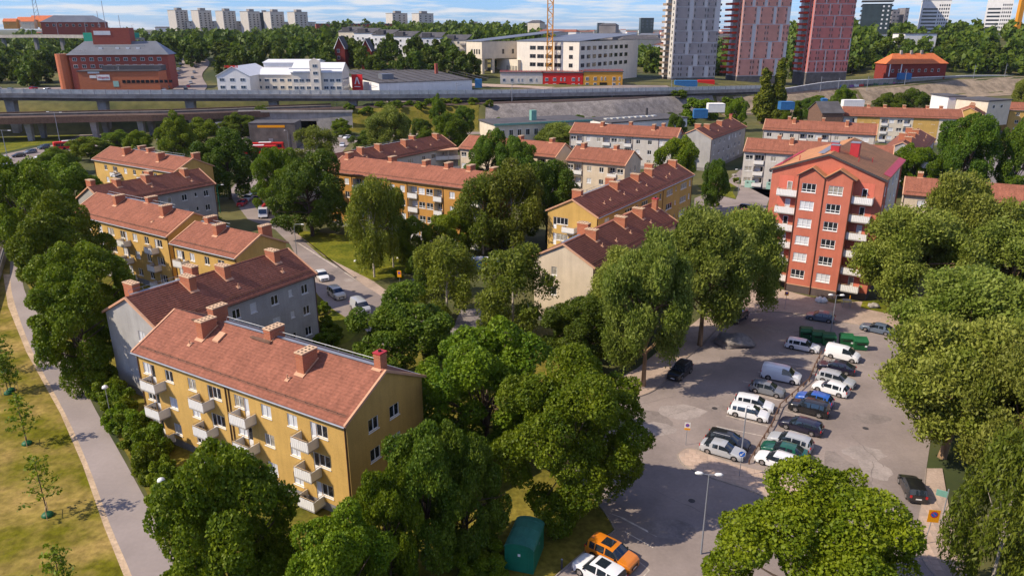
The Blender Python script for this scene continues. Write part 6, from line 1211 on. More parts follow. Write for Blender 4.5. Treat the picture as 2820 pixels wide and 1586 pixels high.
# railway
RR = resample(RAIL, 6.0)
bedp = [p for p in RR if -480 < p[0] < 620]
b = MB(); ribbon(b, [(p[0], p[1], p[2]) for p in bedp if p[0] > -96], 1.2, 13, -.6, .12); structure(b.build('track_bed', 'track_bed'))
for k, dd in enumerate((2.2, 3.7, 7.0, 8.5)):
    b = MB(); o_ = offs(bedp, dd); b.tube([(q[0], q[1], p[2] + .22) for q, p in zip(o_, bedp)], .09, 4, cap=False); structure(b.build('rail', 'rail_steel'))
lb_ = [p for p in RR if -480 < p[0] < -76]; oo = (lb_[-1][0], lb_[-1][1], GZ)
rb = thing('rail_bridge', 'dark multi-track rail bridge on concrete piers over the main road', 'bridge', oo); LR = rel(lb_, oo)
b = MB(); ribbon(b, LR, 0, 15, -1.0, 0); b.build('deck', 'track_bed', rb); b = MB(); ribbon(b, LR, -.3, .3, -1.9, .6); b.build('girder', 'rust_brown', rb); b = MB(); ribbon(b, LR, 14.4, 15, -1.9, 1.4); b.build('girder', 'rust_brown', rb)
b = MB(); ribbon(b, LR, 10, 13.4, 0, .95); b.build('platform', 'concrete_dark', rb); b = MB(); ribbon(b, LR, 2, 12, -1.9, -1.0); b.build('cross_beams', 'concrete_dark', rb)
for x in (-300, -262, -228, -196, -168, -150, -128, -100):
    i = int(np.argmin([abs(p[0]-x) for p in lb_])); p = lb_[i]
    for dy in (3, 11.5): pier(rb, p[0], p[1] + dy, GZ - 1, p[2] - 1.8, oo, 1.7, 1.4, 'concrete')
for k in range(12):
    p = lb_[4 + k*3 if 4 + k*3 < len(lb_) else -1]; m_ = MB(); x, y, z = p[0]-oo[0], p[1]-oo[1]+12, p[2]-oo[2]; m_.box(x-.08, x+.08, y-.08, y+.08, z, z+3.6); m_.build('platform_post', 'metal_dark', rb)
# underpass wall
u0, u1, ub0, ub1 = (-104.17, 334.64), (-78.30, 349.67), (-95.25, 342.00), (-84.32, 342.00)
un = thing('underpass', 'grey concrete underpass wall with a dark road opening below the railway', 'underpass', (-92, 322, GZ)); b = MB()
wall_panel(b, lambda s, z, d: (s, d - .02*s, z), -24, 24, -.5, 9.2, [(-7, 8.5, -.4, 5.6, 22, 1)]); b.build('wall', ['concrete', 'soot_shade'], un)  # opening lined in near-black, the tunnel's shade put into its colour
b = MB(); b.box(-24.3, 24.3, -.9, .6, 9.2, 10.0); b.build('coping', 'concrete', un); b = MB(); b.box(-7.4, 8.9, -.25, -.05, 5.6, 6.3); b.build('lintel', 'plinth_grey', un)
for k in range(5): b = MB(); b.box(-23.5 + k*3.2, -20.6 + k*3.2, -.12, -.05, .2, 5.0); b.build('mural', 'graffiti', un)
# gravel embankment sheets follow the slope
def slope_sheet(name, x0, x1, t0, t1, m, lift=.12):
    xs_ = np.arange(x0, x1 + .1, 3.0); V_ = []
    for x in xs_:
        yr = float(np.interp(x, _rx, _ry))
        for t in np.linspace(t0, t1, 8): y = yr + t; V_.append((x, y, float(terrain(x, y)) + lift))
    F_ = [(i*8+j, (i+1)*8+j, (i+1)*8+j+1, i*8+j+1) for i in range(len(xs_)-1) for j in range(7)]
    structure(inst(name, npmesh(name, np.array(V_), np.array(F_), m)))
slope_sheet('gravel_slope', -12, 108, -15.5, 1.0, 'gravel'); slope_sheet('gravel_slope', 110, 560, -26, 1.0, 'gravel_brown', .2); slope_sheet('grass_slope', -72, -14, -15, 1, 'grass')
# graffiti wall on the right
gp_ = resample([(152,443,6),(215,488,6),(300,527,6.3),(380,556,6.6)], 4.5)
gw = thing('retaining_wall', 'long concrete retaining wall with graffiti beside the railway', 'wall', (gp_[0][0], gp_[0][1], gp_[0][2] - .5)); GR = rel(gp_, (gp_[0][0], gp_[0][1], gp_[0][2] - .5))
def wall_h(i): return 2.2 + 2.2*ss(i/14) * (1 if i < 40 else 1 - .6*ss((i-40)/16))
go = offs(GR, 0)
for i in range(len(GR) - 1):
    a, c = go[i], go[i+1]; n = np.array((.25, .5)); d = (c - a)*.012; h0, h1 = wall_h(i), wall_h(i+1); z0 = GR[i][2]; m_ = MB()
    m_.hexa([tuple(a+d)+(z0-3,), tuple(c-d)+(z0-3,), tuple(c-d+n)+(z0-3,), tuple(a+d+n)+(z0-3,), tuple(a+d)+(z0+h0,), tuple(c-d)+(z0+h1,), tuple(c-d+n)+(z0+h1,), tuple(a+d+n)+(z0+h0,)])
    m_.build('wall_panel', 'concrete', gw)
b = MB(); b.tube([tuple(go[i]) + (GR[i][2] + wall_h(i) + .1,) for i in range(len(GR))], .28, 5); b.build('coping', 'plaster_white', gw)
rng = random.Random(11)
for i in range(15, len(GR) - 3):
    if rng.random() < .75:
        a, c = go[i], go[i+1]; m_ = MB(); n = np.array((-.03, -.06)); z0 = GR[i][2]; t = (c - a); k = rng.choice((3, 4, 5))
        for j in range(k):
            p = a + t*(j + .1)/k; q = a + t*(j + .95)/k; zz = z0 + .3 + rng.uniform(0, .3); h = rng.uniform(1.2, 1.9); ln = rng.uniform(-.15, .15)
            m_.face([tuple(p+n)+(zz,), tuple(q+n)+(zz,), tuple(q+n+t*ln*.3)+(zz+h,), tuple((p+q)/2+n)+(zz+h*.8,), tuple(p+n+t*ln*.3)+(zz+h,)])
        o = m_.build('graffiti', rng.choice(('plaster_white', 'plaster_white', 'graffiti', 'graffiti', 'purple', 'pink', 'sign_blue', 'plastic_green', 'sign_red', 'metal_dark')), gw)
# overhead line masts
gm = 'railway catenary masts'
for u in ((-80.80, 350.00, 14.60), (-64.80, 352.00, 6.90), (-26.20, 360.00, 7.10), (0.00, 362.00, 7.90), (50.60, 385.00, 8.00), (84.40, 405.00, 9.30), (183.60, 455.00, 1.50), (197.10, 462.00, 9.00), (222.90, 480.00, 9.60), (256.30, 500.00, 8.20), (318.40, 530.00, 9.00), (346.20, 540.00, 7.00), (361.90, 550.00, 8.50)):
    root = thing('catenary_mast', 'slim steel mast carrying the overhead railway wires', 'mast', (u[0], u[1], float(terrain(u[0], u[1]))), 0, gm); b = MB(); b.tube([(0,0,0),(0,0,9)], [.16,.11], 6); b.build('pole', 'metal_galv', root); b = MB(); b.tube([(0,0,7.5),(2.6,2,7.8)], .06, 4); b.tube([(0,0,8.6),(2.6,2,7.8)], .05, 4); b.build('arm', 'metal_galv', root)
# ---- generic far building
def win_mesh(w_, h, pm, fm='white_paint', mull=True):
    b = MB(); b.box(0, w_, -.08, .05, 0, h, 0); b.box(.12, w_/2 - .05 if mull else w_ - .12, -.1, -.081, .12, h - .12, 1)
    if mull: b.box(w_/2 + .05, w_ - .12, -.1, -.081, .12, h - .12, 1)
    return b.mesh('window', [fm, pm])
def far_block(name, label, cat, A, B, D, wallm, roofm='roof_felt', ridge=0, roof='flat', rows=(), front=(), side=(), lside=(), wsize=(1.4, 1.4), pm='pane_dark', fm='white_paint', group=None, over=.4, mull=True, base=6, vary=None, band=None):
    """A = front left foot (x,y,z), B = front right eave (x,y,z); local x along the front, +y back"""
    L = math.hypot(B[0]-A[0], B[1]-A[1]); ang = math.atan2(B[1]-A[1], B[0]-A[0]); h = B[2] - A[2]
    root = thing(name, label, cat, A, ang, group); b = MB(); b.box(0, L, 0, D, -base, h)
    if roof == 'gx': b.face([(0,0,h),(0,D,h),(0,D/2,h+ridge)]); b.face([(L,0,h),(L,D,h),(L,D/2,h+ridge)])
    if roof == 'gf': b.face([(0,0,h),(L,0,h),(L/2,0,h+ridge)]); b.face([(0,D,h),(L,D,h),(L/2,D,h+ridge)])
    b.build('wall', wallm, root); o = over; t = .25; b = MB()
    if roof == 'flat': b.box(-o, L+o, -o, D+o, h, h+.45); b.build('roof', roofm, root)
    elif roof == 'shed': b.hexa([(-o,-o,h),(L+o,-o,h),(L+o,D+o,h+ridge),(-o,D+o,h+ridge),(-o,-o,h+t),(L+o,-o,h+t),(L+o,D+o,h+ridge+t),(-o,D+o,h+ridge+t)]); b.build('roof', roofm, root)
    elif roof == 'hip':
        q = min(D, L)/2*.9; b.hexa([(-o,-o,h),(L+o,-o,h),(L+o,D+o,h),(-o,D+o,h),(q,D/2-.05,h+ridge),(L-q,D/2-.05,h+ridge),(L-q,D/2+.05,h+ridge),(q,D/2+.05,h+ridge)]); b.build('roof', roofm, root)
    else:
        for k in (0, 1):
            b = MB()
            if roof == 'gx': ya = -o if k == 0 else D+o; e = h - ridge*o/(D/2); b.hexa([(-o,ya,e),(L+o,ya,e),(L+o,D/2,h+ridge),(-o,D/2,h+ridge),(-o,ya,e+t),(L+o,ya,e+t),(L+o,D/2,h+ridge+t),(-o,D/2,h+ridge+t)])
            else: xa = -o if k == 0 else L+o; e = h - ridge*o/(L/2); b.hexa([(xa,-o,e),(L/2,-o,h+ridge),(L/2,D+o,h+ridge),(xa,D+o,e),(xa,-o,e+t),(L/2,-o,h+ridge+t),(L/2,D+o,h+ridge+t),(xa,D+o,e+t)])
            b.build('roof', roofm, root)
    W, Hh = wsize
    for z in rows:
        if z + Hh > h + .1: continue
        for s in front:
            w_ = s[1] if isinstance(s, tuple) else W; x = s[0] if isinstance(s, tuple) else s
            if x + w_ > L - .3: continue
            inst('window', cached(('fw', w_, Hh, pm, fm, mull), lambda: win_mesh(w_, Hh, pm, fm, mull)), root, (x, -.02, z))
        for s in side:
            if s + W > D - .3: continue
            inst('window', cached(('fw', W, Hh, pm, fm, mull), lambda: win_mesh(W, Hh, pm, fm, mull)), root, (L+.02, s, z), math.pi/2)
        for s in lside:
            if s + W > D - .3: continue
            inst('window', cached(('fw', W, Hh, pm, fm, mull), lambda: win_mesh(W, Hh, pm, fm, mull)), root, (-.02, s + W, z), -math.pi/2)
    return root, L, h
def grid(a, b, n): return [a + (b-a)*k/(n-1) for k in range(n)]
def text_part(root, txt, size, loc, m, rot=(R(90), 0, 0), name='lettering'):
    cu = bpy.data.curves.new('t', 'FONT'); cu.body = txt; cu.size = size; cu.extrude = .03; cu.align_x = 'CENTER'; cu.align_y = 'CENTER'; cu.resolution_u = 3
    to = bpy.data.objects.new('t', cu); COL.objects.link(to); dg = bpy.context.evaluated_depsgraph_get(); me = bpy.data.meshes.new_from_object(to.evaluated_get(dg)); bpy.data.objects.remove(to)
    me.materials.clear(); me.materials.append(M[m]); o = inst(name, me, root, loc); o.rotation_euler = rot; return o
# office quarter behind the viaduct
r_, L, h = far_block('office_building', 'white gable-fronted end of the office complex with blue windows', 'building', (-140.80, 366.00, 13.40), (-125.10, 366.00, 20.40), 34, 'plaster_white', 'roof_white', 4.2, 'gf', rows=(1.2, 4.6, 8.2), front=grid(1.2, 16.0, 4), wsize=(2.4, 1.5), pm='pane_blue', lside=grid(2, 28, 5))
b = MB()
for k, w_ in enumerate((.5, .75, .5, .6, .8, .5, .55)): x = L*.28 + k*.95; b.box(x, x + w_, -.14, -.02, 10.8, 11.9)
b.build('sign_letters', 'bright_red', r_)['kind'] = 'stuff'
r_, L, h = far_block('office_building', 'white glazed link of the office complex between the two gabled wings', 'building', (-127.80, 380.00, 12.30), (-108.50, 380.00, 20.10), 16, 'wall_bright', 'roof_white', 2.5, 'shed', rows=(1.2, 4.6), front=grid(1.5, 24, 7), wsize=(2.2, 1.5), pm='pane_blue')
b = MB(); b.box(.5, L-.5, .4, .6, h-2.6, h-.3); b.build('glass_band', 'pane_blue', r_)
r_, L, h = far_block('office_building', 'pale yellow gabled wing of the office complex with rows of blue windows', 'building', (-106.40, 370.00, 13.00), (-82.00, 370.00, 21.90), 17, 'wall_bright', 'roof_white', 4.0, 'gx', rows=(1.0, 4.4, 7.9, 11.2), front=[1, 3.8, 7, 15.5, 18.5, 21.5, 24], wsize=(2.3, 1.5), pm='pane_blue', side=[1.5, 5, 8.5, 12])
b = MB(); b.box(9.6, 14.6, -1.4, .2, -3, 14.2); b.face([(9.6,-1.4,14.2),(14.6,-1.4,14.2),(12.1,-1.4,15.6)]); b.build('bay', 'wall_bright', r_)
for z in (1.0, 4.4, 7.9, 11.2): inst('window', cached(('fw', 2.3, 1.5, 'pane_blue', 'white_paint', True), lambda: 0), r_, (11, -1.42, z))
b = MB(); b.box(-.3, 9.4, -1.6, 0, 10.4, 10.9); b.box(14.8, L+.2, -1.6, 0, 10.4, 10.9); b.build('canopy', 'roof_white', r_)
r_, L, h = far_block('office_building', 'white upper office storey with low metal roof behind the complex', 'building', (-128.10, 398.00, 18.80), (-101.30, 398.00, 25.10), 20, 'plaster_white', 'roof_white', 1.2, 'gx', rows=(5,), front=grid(2, 44, 9), wsize=(2.2, 1.6), pm='pane_blue')
r_, L, h = far_block('industrial_hall', 'low white hall with a dark ribbed roof and a red sign', 'hall', (-63.90, 368.00, 13.10), (-20.50, 392.00, 17.00), 62, 'plaster_white', 'roof_felt', 3.0, 'shed', rows=(3.4,), front=grid(1, 60, 24), wsize=(1.9, 1.4), lside=grid(4, 40, 9))
for k in range(12): b = MB(); x = 4 + k*5; b.hexa([(x,0,h+.25),(x+.35,0,h+.25),(x+.35,60,h+3.15),(x,60,h+3.15),(x,0,h+.5),(x+.35,0,h+.5),(x+.35,60,h+3.4),(x,60,h+3.4)]); b.build('roof_rib', 'metal_dark', r_)
b = MB(); b.box(6, 12, 12, 18, h+.5, h+3.4); b.build('roof_unit', 'roof_metal_grey', r_)
b = MB(); b.box(L-7, L-5.6, 30, 31.5, h, h+7); b.build('chimney', 'brick_red', r_)
sg = thing('sign_panel', 'red sign panel with a white pointed emblem on the low white hall', 'sign', (-76.30, 378.00, 12.30), R(-12)); b = MB(); b.box(-2.8, 2.8, -.2, .2, -3, 8.2); b.build('panel', 'sign_red', sg)
b = MB()
for k in (-1, 1): b.hexa([(k*1.1-.3, -.26, 3.6), (k*1.1+.3, -.26, 3.6), (k*1.1+.3, -.21, 3.6), (k*1.1-.3, -.21, 3.6), (k*.06-.26, -.26, 6.9), (k*.06+.26, -.26, 6.9), (k*.06+.26, -.21, 6.9), (k*.06-.26, -.21, 6.9)])
b.build('emblem', 'white_paint', sg); b = MB(); b.box(-1.6, 1.6, -.24, -.21, 2.2, 2.6); b.build('caption', 'white_paint', sg)
# red-brick office house
r_, L, h = far_block('brick_office', 'broad red brick office house with grey mansard roof and sky-blue glazed dormer', 'building', (-224.30, 392.00, 15.50), (-177.80, 400.00, 29.10), 14, 'brick_red', 'roof_metal_grey', 6.5, 'hip', rows=(7.2, 10.6, 13.9), front=grid(1.5, 50, 13), wsize=(2.0, 1.7), over=1.0, base=10)
b = MB(); b.tube([(-4, 3, -8), (-4, 3, h+.5)], 3.4, 14); b.build('stair_tower', 'brick_orange', r_)
b = MB(); b.hexa([(12,2,h+1.2),(36,2,h+1.2),(36,6,h+1.2),(12,6,h+1.2),(12,4,h+4.2),(36,4,h+4.2),(36,7,h+4.2),(12,7,h+4.2)]); b.build('dormer', 'pane_blue', r_)
for x in (14, 22, 27, 32): b = MB(); b.box(x, x+1.6, 2.4, 3.0, h+2, h+3.6); b.build('dormer_window', 'white_paint', r_)
b = MB(); b.box(11, 29, 5, 13.5, h+2, h+13); b.build('roof_tower', 'brick_red', r_); b = MB(); b.box(12, 20, 4.9, 4.99, h+9.5, h+11.5); b.build('sign_band', 'plaster_white', r_)
b = MB()
for x, t in ((14, 21), (17, 26), (24, 19)): b.tube([(x, 9, h+13), (x, 9, h+t)], .15, 5)
b.build('antenna', 'metal_galv', r_)
b = MB()
for k in range(8): b.box(2.0 + k*.85, 2.5 + k*.85, -.12, -.02, 15.2, 16.1)
b.build('sign_letters', 'plaster_pale', r_)['kind'] = 'stuff'
r_, L, h = far_block('brick_annex', 'low orange brick annex with a shop sign in front of the brick office house', 'building', (-211.10, 374.00, 13.30), (-173.90, 378.00, 22.00), 12, 'brick_orange', 'roof_felt', base=8)
b = MB(); b.box(8.5, 14.5, -.15, -.02, 4.6, 7.2); b.build('sign_board', 'plaster_white', r_); text_part(r_, 'Höganäs', 1.5, (11.5, -.2, 5.9), 'bright_red')
b = MB(); b.box(5.2, 8.2, -.15, -.02, 5.6, 6.9); b.build('sign_board', 'plaster_white', r_); b = MB(); b.box(4.6, 10.0, -.15, -.02, 7.8, 8.9); b.build('sign_board', 'plaster_white', r_); b = MB(); b.box(15.6, 18.2, -.1, -.02, 1.5, 4.2); b.build('gate', 'garage_green', r_)
for k in range(11): b = MB(); b.box(20 + k*2.2, 21.6 + k*2.2, -.1, -.02, 3.2, 4.6); b.build('window', 'pane_dark', r_)
b = MB(); b.box(10, 38, 4, 11, h+.45, h+2.6); b.build('roof_storey', 'roof_felt', r_); b = MB(); b.box(16, 18, 4, 6, h+.4, h+2.2); b.build('roof_unit', 'plaster_white', r_)
# school
r_, L, h = far_block('school_building', 'large pale school block with a bright windowed wall and dark shaded flank', 'building', (2.90, 455.00, 17.00), (37.40, 432.00, 34.90), 78, 'wall_bright', 'roof_metal_grey', 3.5, 'shed', rows=(4.0, 8.6, 13.2), front=[(9, 4), (14, 4.5), (19.5, 4.5), (25.5, 4.5), (35, 2.5)], side=grid(2, 58, 9), wsize=(4.2, 2.2), fm='concrete', base=12)
r_, L, h = far_block('school_wing', 'pale school wing raised on tall columns above an open forecourt', 'building', (-27.60, 470.00, 24.90), (-17.60, 455.00, 34.50), 60, 'plaster_cream', 'roof_metal_grey', 5.5, 'shed', rows=(2.5, 7.8), front=grid(6, 17, 5), side=(14, 21, 27), wsize=(1.6, 2.8), fm='concrete', base=0)
for x in (1, L*.5, L-1):
    for y in (1, 8): b = MB(); b.box(x-.8, x+.8, y-.8, y+.8, -24, 0); b.build('column', 'plaster_cream', r_)
b = MB(); b.box(L-9, L+14, 16, 52, -26, -.5); b.build('lower_wall', 'plaster_cream', r_)
for k in range(4): b = MB(); b.box(L+2+k*3, L+4+k*3, 15.8, 15.98, -16, -4); b.build('tall_window', 'pane_curtain', r_)
# three coloured houses
for (a, c, m, nm) in (((-6.50, 424.00, 9.90), (16.90, 424.00, 18.60), 'plaster_pale', 'grey'), ((17.10, 424.00, 10.20), (39.20, 424.00, 18.60), 'bright_red', 'red'), ((39.50, 424.00, 10.60), (61.10, 424.00, 19.10), 'ochre', 'ochre')):
    r_, L, h = far_block('modular_house', f'three-storey {nm} house with small white windows in the coloured terrace', 'building', a, c, 13, m, 'roof_felt', rows=(1.0, 4.1, 7.2), front=[1.2, 5.6, (9.6, .8), (11.6, .8), 16, (19.5, .8), 22], wsize=(1.7, 1.8), pm='pane_blue', base=6)
    b = MB(); b.box(9, 13, -.12, -.02, .2, 3.0); b.build('passage', 'soot_shade', r_)  # no real opening: near-black sheet painting the passage's shade
    b = MB()
    for k in range(9): x = .5 + k*(L-1)/8; b.tube([(x,0,h),(x,0,h+1.5)], .07, 4)
    b.tube([(0,0,h+1.4),(L,0,h+1.4)], .07, 4); b.tube([(0,0,h+.8),(L,0,h+.8)], .07, 4); b.build('guard_rail', 'bright_red', r_)
# construction crane
p = (21.30, 438.00, 18.70); cr = thing('tower_crane', 'yellow lattice tower crane rising behind the coloured terrace', 'crane', (p[0], p[1], p[2] - 6)); w_ = 1.5; Hc = 66
for sx in (-1, 1):
    for sy in (-1, 1): b = MB(); b.box(sx*w_-.24, sx*w_+.24, sy*w_-.24, sy*w_+.24, 0, Hc); b.build('mast_leg', 'crane_yellow', cr)
for k in range(22):
    z = 3*k; b = MB()
    for sy in (-1, 1): s = 1 if k % 2 else -1; b.tube([(-s*w_, sy*w_, z), (s*w_, sy*w_, z+3)], .15, 4); b.tube([(-w_, sy*w_, z), (w_, sy*w_, z)], .08, 4); b.tube([(sy*w_, -s*w_, z), (sy*w_, s*w_, z+3)], .15, 4); b.tube([(sy*w_, -w_, z), (sy*w_, w_, z)], .08, 4)
    b.build('mast_lattice', 'crane_yellow', cr)
b = MB(); b.box(-2, 2, -2, 2, Hc-8, Hc-6.5); b.build('slewing_ring', 'crane_yellow', cr)
b = MB(); b.tube([(-14, -3, Hc+1), (46, 8, Hc+1)], .5, 4); b.tube([(-14, -3, Hc+3), (46, 8, Hc+2.4)], .2, 4); b.build('jib', 'crane_yellow', cr); b = MB(); b.box(-16, -12, -4.5, -1.5, Hc-2, Hc+1); b.build('counterweight', 'concrete', cr); b = MB(); b.box(1.5, 3.5, -1, 1, Hc-1, Hc+1.4); b.build('cab', 'white_paint', cr)
# three residential towers
def tower(label, A, B, D, dark, balm, seed, two=False, group=None):
    L = math.hypot(B[0]-A[0], B[1]-A[1]); ang = math.atan2(B[1]-A[1], B[0]-A[0]); Ht = 78; root = thing('residential_tower', label, 'tower', A, ang); rng = random.Random(seed)
    b = MB(); b.box(0, L, 0, D, -8, Ht); b.build('wall', 'tower_joint', root)
    b = MB(); b.box(-.1, L+.1, -.1, D, -8, 2.6); b.build('base_storey', 'concrete_dark', root)
    bh = 6.75 if not two else 10.1; nb = int(Ht/bh)
    for k in range(nb):
        z0 = 3.0 + k*bh; x = .25; first = True
        while x < L - 1.0:
            w_ = rng.uniform(4.2, 9.0); w_ = min(w_, L - .25 - x)
            if w_ > 1.2:
                m_ = MB(); m_.box(x, x + w_, -.22, 0.02, z0, z0 + bh - .45); m_.build('facade_panel', dark, root)
                for j in range(int(bh/3.3)):
                    for xx in (x + .4, x + w_ - 1.0): m_ = MB(); m_.box(xx, xx+.55, -.26, -.2, z0 + .7 + j*3.3, z0 + 2.3 + j*3.3); m_.build('window', 'pane_dark', root)
            x += w_ + rng.choice((.35, 2.2, 2.2, 2.8) if seed < 3 else (.35, .35, .9))
    sw = MB(); sw.box(-.16, .0, .2, 5.0, 3, Ht); sw.build('side_wall', dark if seed > 1 else 'plaster_pale', root)
    for k in range(int((Ht - 4)/3.35)):
        z = 4.0 + k*3.35; b = MB(); b.box(-3.4, -.2, 5.4, 11.5, z, z + .25); b.box(-3.4, -3.2, 5.4, 11.5, z + .25, z + 1.3); b.box(-3.4, -.2, 5.4, 5.6, z + .25, z + 1.3); b.build('balcony', balm, root)
        b = MB(); b.box(-.4, -.1, 6, 10.8, z + .3, z + 2.9); b.build('window', 'pane_curtain', root)
        if two: b = MB(); b.box(-5.2, -3.6, 9, 13.5, z, z + 1.2); b.build('balcony', balm, root)
        else: b = MB(); b.box(L + .1, L + 2.4, 3, 8, z, z + .25); b.box(L + 2.2, L + 2.4, 3, 8, z + .25, z + 1.2); b.build('balcony', 'metal_dark', root)
        b = MB(); b.box(-.24, -.15, 1.6, 2.8, z + .6, z + 2.3); b.build('window', 'pane_dark', root)
tower('grey panelled residential tower with tan balconies down one side', (97.30, 470.00, 10.60), (125.50, 476.00, 10.20), 15, 'tower_grey', 'balcony_tan', 1)
tower('pink panelled residential tower with red balconies and pale window strips', (139.90, 478.00, 11.10), (170.90, 484.00, 10.70), 15, 'tower_pink', 'balcony_red', 2, True)
tower('red panelled residential tower with red balconies, furthest from the crane', (186.00, 486.00, 12.80), (213.80, 492.00, 12.90), 15, 'tower_red', 'balcony_red', 3)
# white terraces on the slope
for i, (a, c) in enumerate((((-124.20, 560.00, 26.90), (-111.70, 556.00, 39.50)), ((-111.50, 552.00, 25.70), (-97.60, 548.00, 38.60)), ((-97.60, 545.00, 25.20), (-83.70, 541.00, 37.50)), ((-83.20, 538.00, 24.40), (-68.30, 534.00, 36.50)), ((-64.00, 530.00, 24.30), (-48.00, 528.00, 35.80)), ((-47.50, 526.00, 23.40), (-30.90, 522.00, 34.30)))):
    r_, L, h = far_block('terrace_house', ('cream' if i == 0 else 'white') + ' hillside apartment terrace with dark roof and stacked balconies', 'building', a, c, 14, 'plaster_cream' if i in (0, 5) else 'plaster_white', 'roof_felt', 3.2, 'shed', rows=[2 + 3.3*k for k in range(int((c[2]-a[2])/3.3))], front=[2, 6, (L_ := 11), 19, 23], wsize=(1.5, 1.6), group='white terraces on the hillside')
    for k in range(int(h/3.3)): b = MB(); b.box(13.5, 17, -1.4, 0, 1 + 3.3*k, 2.2 + 3.3*k); b.build('balcony', 'concrete', r_)
    b = MB(); b.box(3, 9, -.2, 4, h, h + 3.0); b.build('dormer', 'roof_felt', r_)
for a, c, lb in (((-107.70, 472.00, 21.90), (-101.70, 472.00, 30.50), 'dark red timber villa with white trim among the trees, left of two'), ((-91.50, 470.00, 22.00), (-85.30, 470.00, 29.30), 'dark red timber villa with white trim among the trees, right of two')):
    r_, L, h = far_block('timber_villa', lb, 'house', a, c, 13, 'timber_red', 'roof_felt', 6.5, 'gf', rows=(2, 6, 10), front=[1.4, 5.0, 8.0], wsize=(1.6, 2.0)); b = MB(); b.tube([(-.4, -.5, h-.6), (L/2, -.5, h+6.3), (L+.4, -.5, h-.6)], .22, 4); b.build('verge_board', 'white_paint', r_)
# hill towers on the skyline
for i, (u0, u1, vt, vb) in enumerate(((472,517,29,86), (541,583,31,80), (609,648,32,80), (677,715,33,78), (745,781,34,76), (811,847,35,76))): pass
def sky_tower(a, c, label, wallm='plaster_pale', D=20):
    r_, L, h = far_block('high_rise', label, 'tower block', a, c, D, wallm, 'concrete', rows=[3 + 3.6*k for k in range(int((c[2]-a[2]-3)/3.6))], front=[(2, 2.6), (L0*.42, 3.2), (L0*.72, 2.6)] if (L0 := math.hypot(c[0]-a[0], c[1]-a[1])) else [], wsize=(2.6, 1.9), fm='concrete', mull=False, base=20, group='high-rises along the wooded ridge'); b = MB(); b.box(L*.3, L*.7, 5, 12, h, h+4); b.build('roof_house', 'concrete', r_); return r_
for a, c in (((-550.30, 1290.00, 36.90), (-538.30, 1310.00, 69.50)), ((-512.80, 1290.00, 38.60), (-499.10, 1310.00, 69.00)), ((-472.90, 1290.00, 39.40), (-459.00, 1310.00, 68.20)), ((-432.10, 1290.00, 40.20), (-419.00, 1310.00, 67.40)), ((-395.40, 1290.00, 42.70), (-378.90, 1310.00, 66.90)), ((-355.60, 1290.00, 42.70), (-339.60, 1310.00, 66.60)), ((-195.50, 1290.00, 42.70), (-173.80, 1310.00, 64.60)), ((-152.30, 1290.00, 41.90), (-130.60, 1310.00, 64.30))):
    sky_tower(a, c, 'slim pale high-rise on the wooded ridge')
sky_tower((-431.30, 1340.00, 43.50), (-412.80, 1345.00, 66.40), 'dark blue-grey high-rise between two pale ones on the ridge', 'block_dark')
for a, c in (((-113.30, 1350.00, 36.70), (-91.00, 1360.00, 48.40)), ((-73.40, 1350.00, 36.70), (-50.60, 1360.00, 48.40)), ((-34.00, 1350.00, 36.70), (-10.80, 1360.00, 48.00))): sky_tower(a, c, 'low square white block on the ridge above the school roof', 'plaster_white')
far_block('slab_block', 'long low brick slab with a green roof line on the ridge', 'building', (-262.10, 1050.00, 41.20), (-164.90, 1080.00, 47.30), 20, 'brick_red', 'copper_green', rows=(4, 9), front=grid(4, 180, 30), wsize=(2.5, 2), mull=False, base=20)
far_block('slab_block', 'low pale slab between the high-rises on the ridge', 'building', (-538.40, 1300.00, 40.20), (-425.40, 1330.00, 52.30), 15, 'plaster_pale', 'roof_felt', base=25, rows=(5, 9), front=grid(5, 180, 26), wsize=(2.5, 2), mull=False); far_block('slab_block', 'low pale slab between the two right ridge high-rises', 'building', (-381.40, 1310.00, 41.90), (-332.00, 1330.00, 51.10), 15, 'plaster_pale', 'roof_felt', base=25, rows=(4, 8), front=grid(5, 90, 14), wsize=(2.5, 2), mull=False)
# left background: red-roofed village, dark long house, radio mast, far elevated road
for i in range(9):
    a = (-939.40, 1450.00, 48.30); L = 22 + (i % 3)*6; x = a[0] + i*11; y = a[1] + (i % 3)*25; z = a[2] + (i % 3)*3 - 2
    far_block('village_house', 'orange-roofed house crowding the distant slope on the left ridge', 'house', (x, y, z), (x + L, y + 4, z + 7), 14, 'plaster_cream' if i % 2 else 'plaster_orange', 'roof_orange', 5, 'gx', rows=(2, 6), front=(3, 8), group='orange-roofed houses on the ridge')
far_block('long_house', 'long dark-roofed brick house on the left ridge', 'building', (-432.00, 720.00, 39.20), (-382.90, 740.00, 47.10), 22, 'brick_red', 'roof_metal_grey', 6, 'hip', rows=(4, 9, 14), front=grid(4, 115, 22), wsize=(2.2, 2.2), mull=False)
rm = thing('radio_mast', 'tall slim lattice radio mast on the left ridge', 'mast', (-512.50, 850.00, 52.60))
for sx in (-1, 1): b = MB(); b.tube([(sx*2.5, 0, 0), (0, 0, 62)], .3, 4); b.build('mast_leg', 'metal_galv', rm)
for k in range(14): b = MB(); z = 4*k; w_ = 2.5*(1 - z/62); b.tube([(-w_, 0, z), (w_*.94, 0, z+4)], .18, 4); b.build('mast_brace', 'metal_galv', rm)
ev = [(-445.10, 640.00, 35.80), (-368.70, 600.00, 36.60), (-305.00, 560.00, 36.60), (-261.70, 540.00, 34.90)]; er = thing('elevated_road', 'distant elevated road with lamp posts behind the brick office house', 'road bridge', (ev[0][0], ev[0][1], ev[0][2] - 9)); ER = rel([(p[0], p[1], p[2]) for p in ev], (ev[0][0], ev[0][1], ev[0][2] - 9))
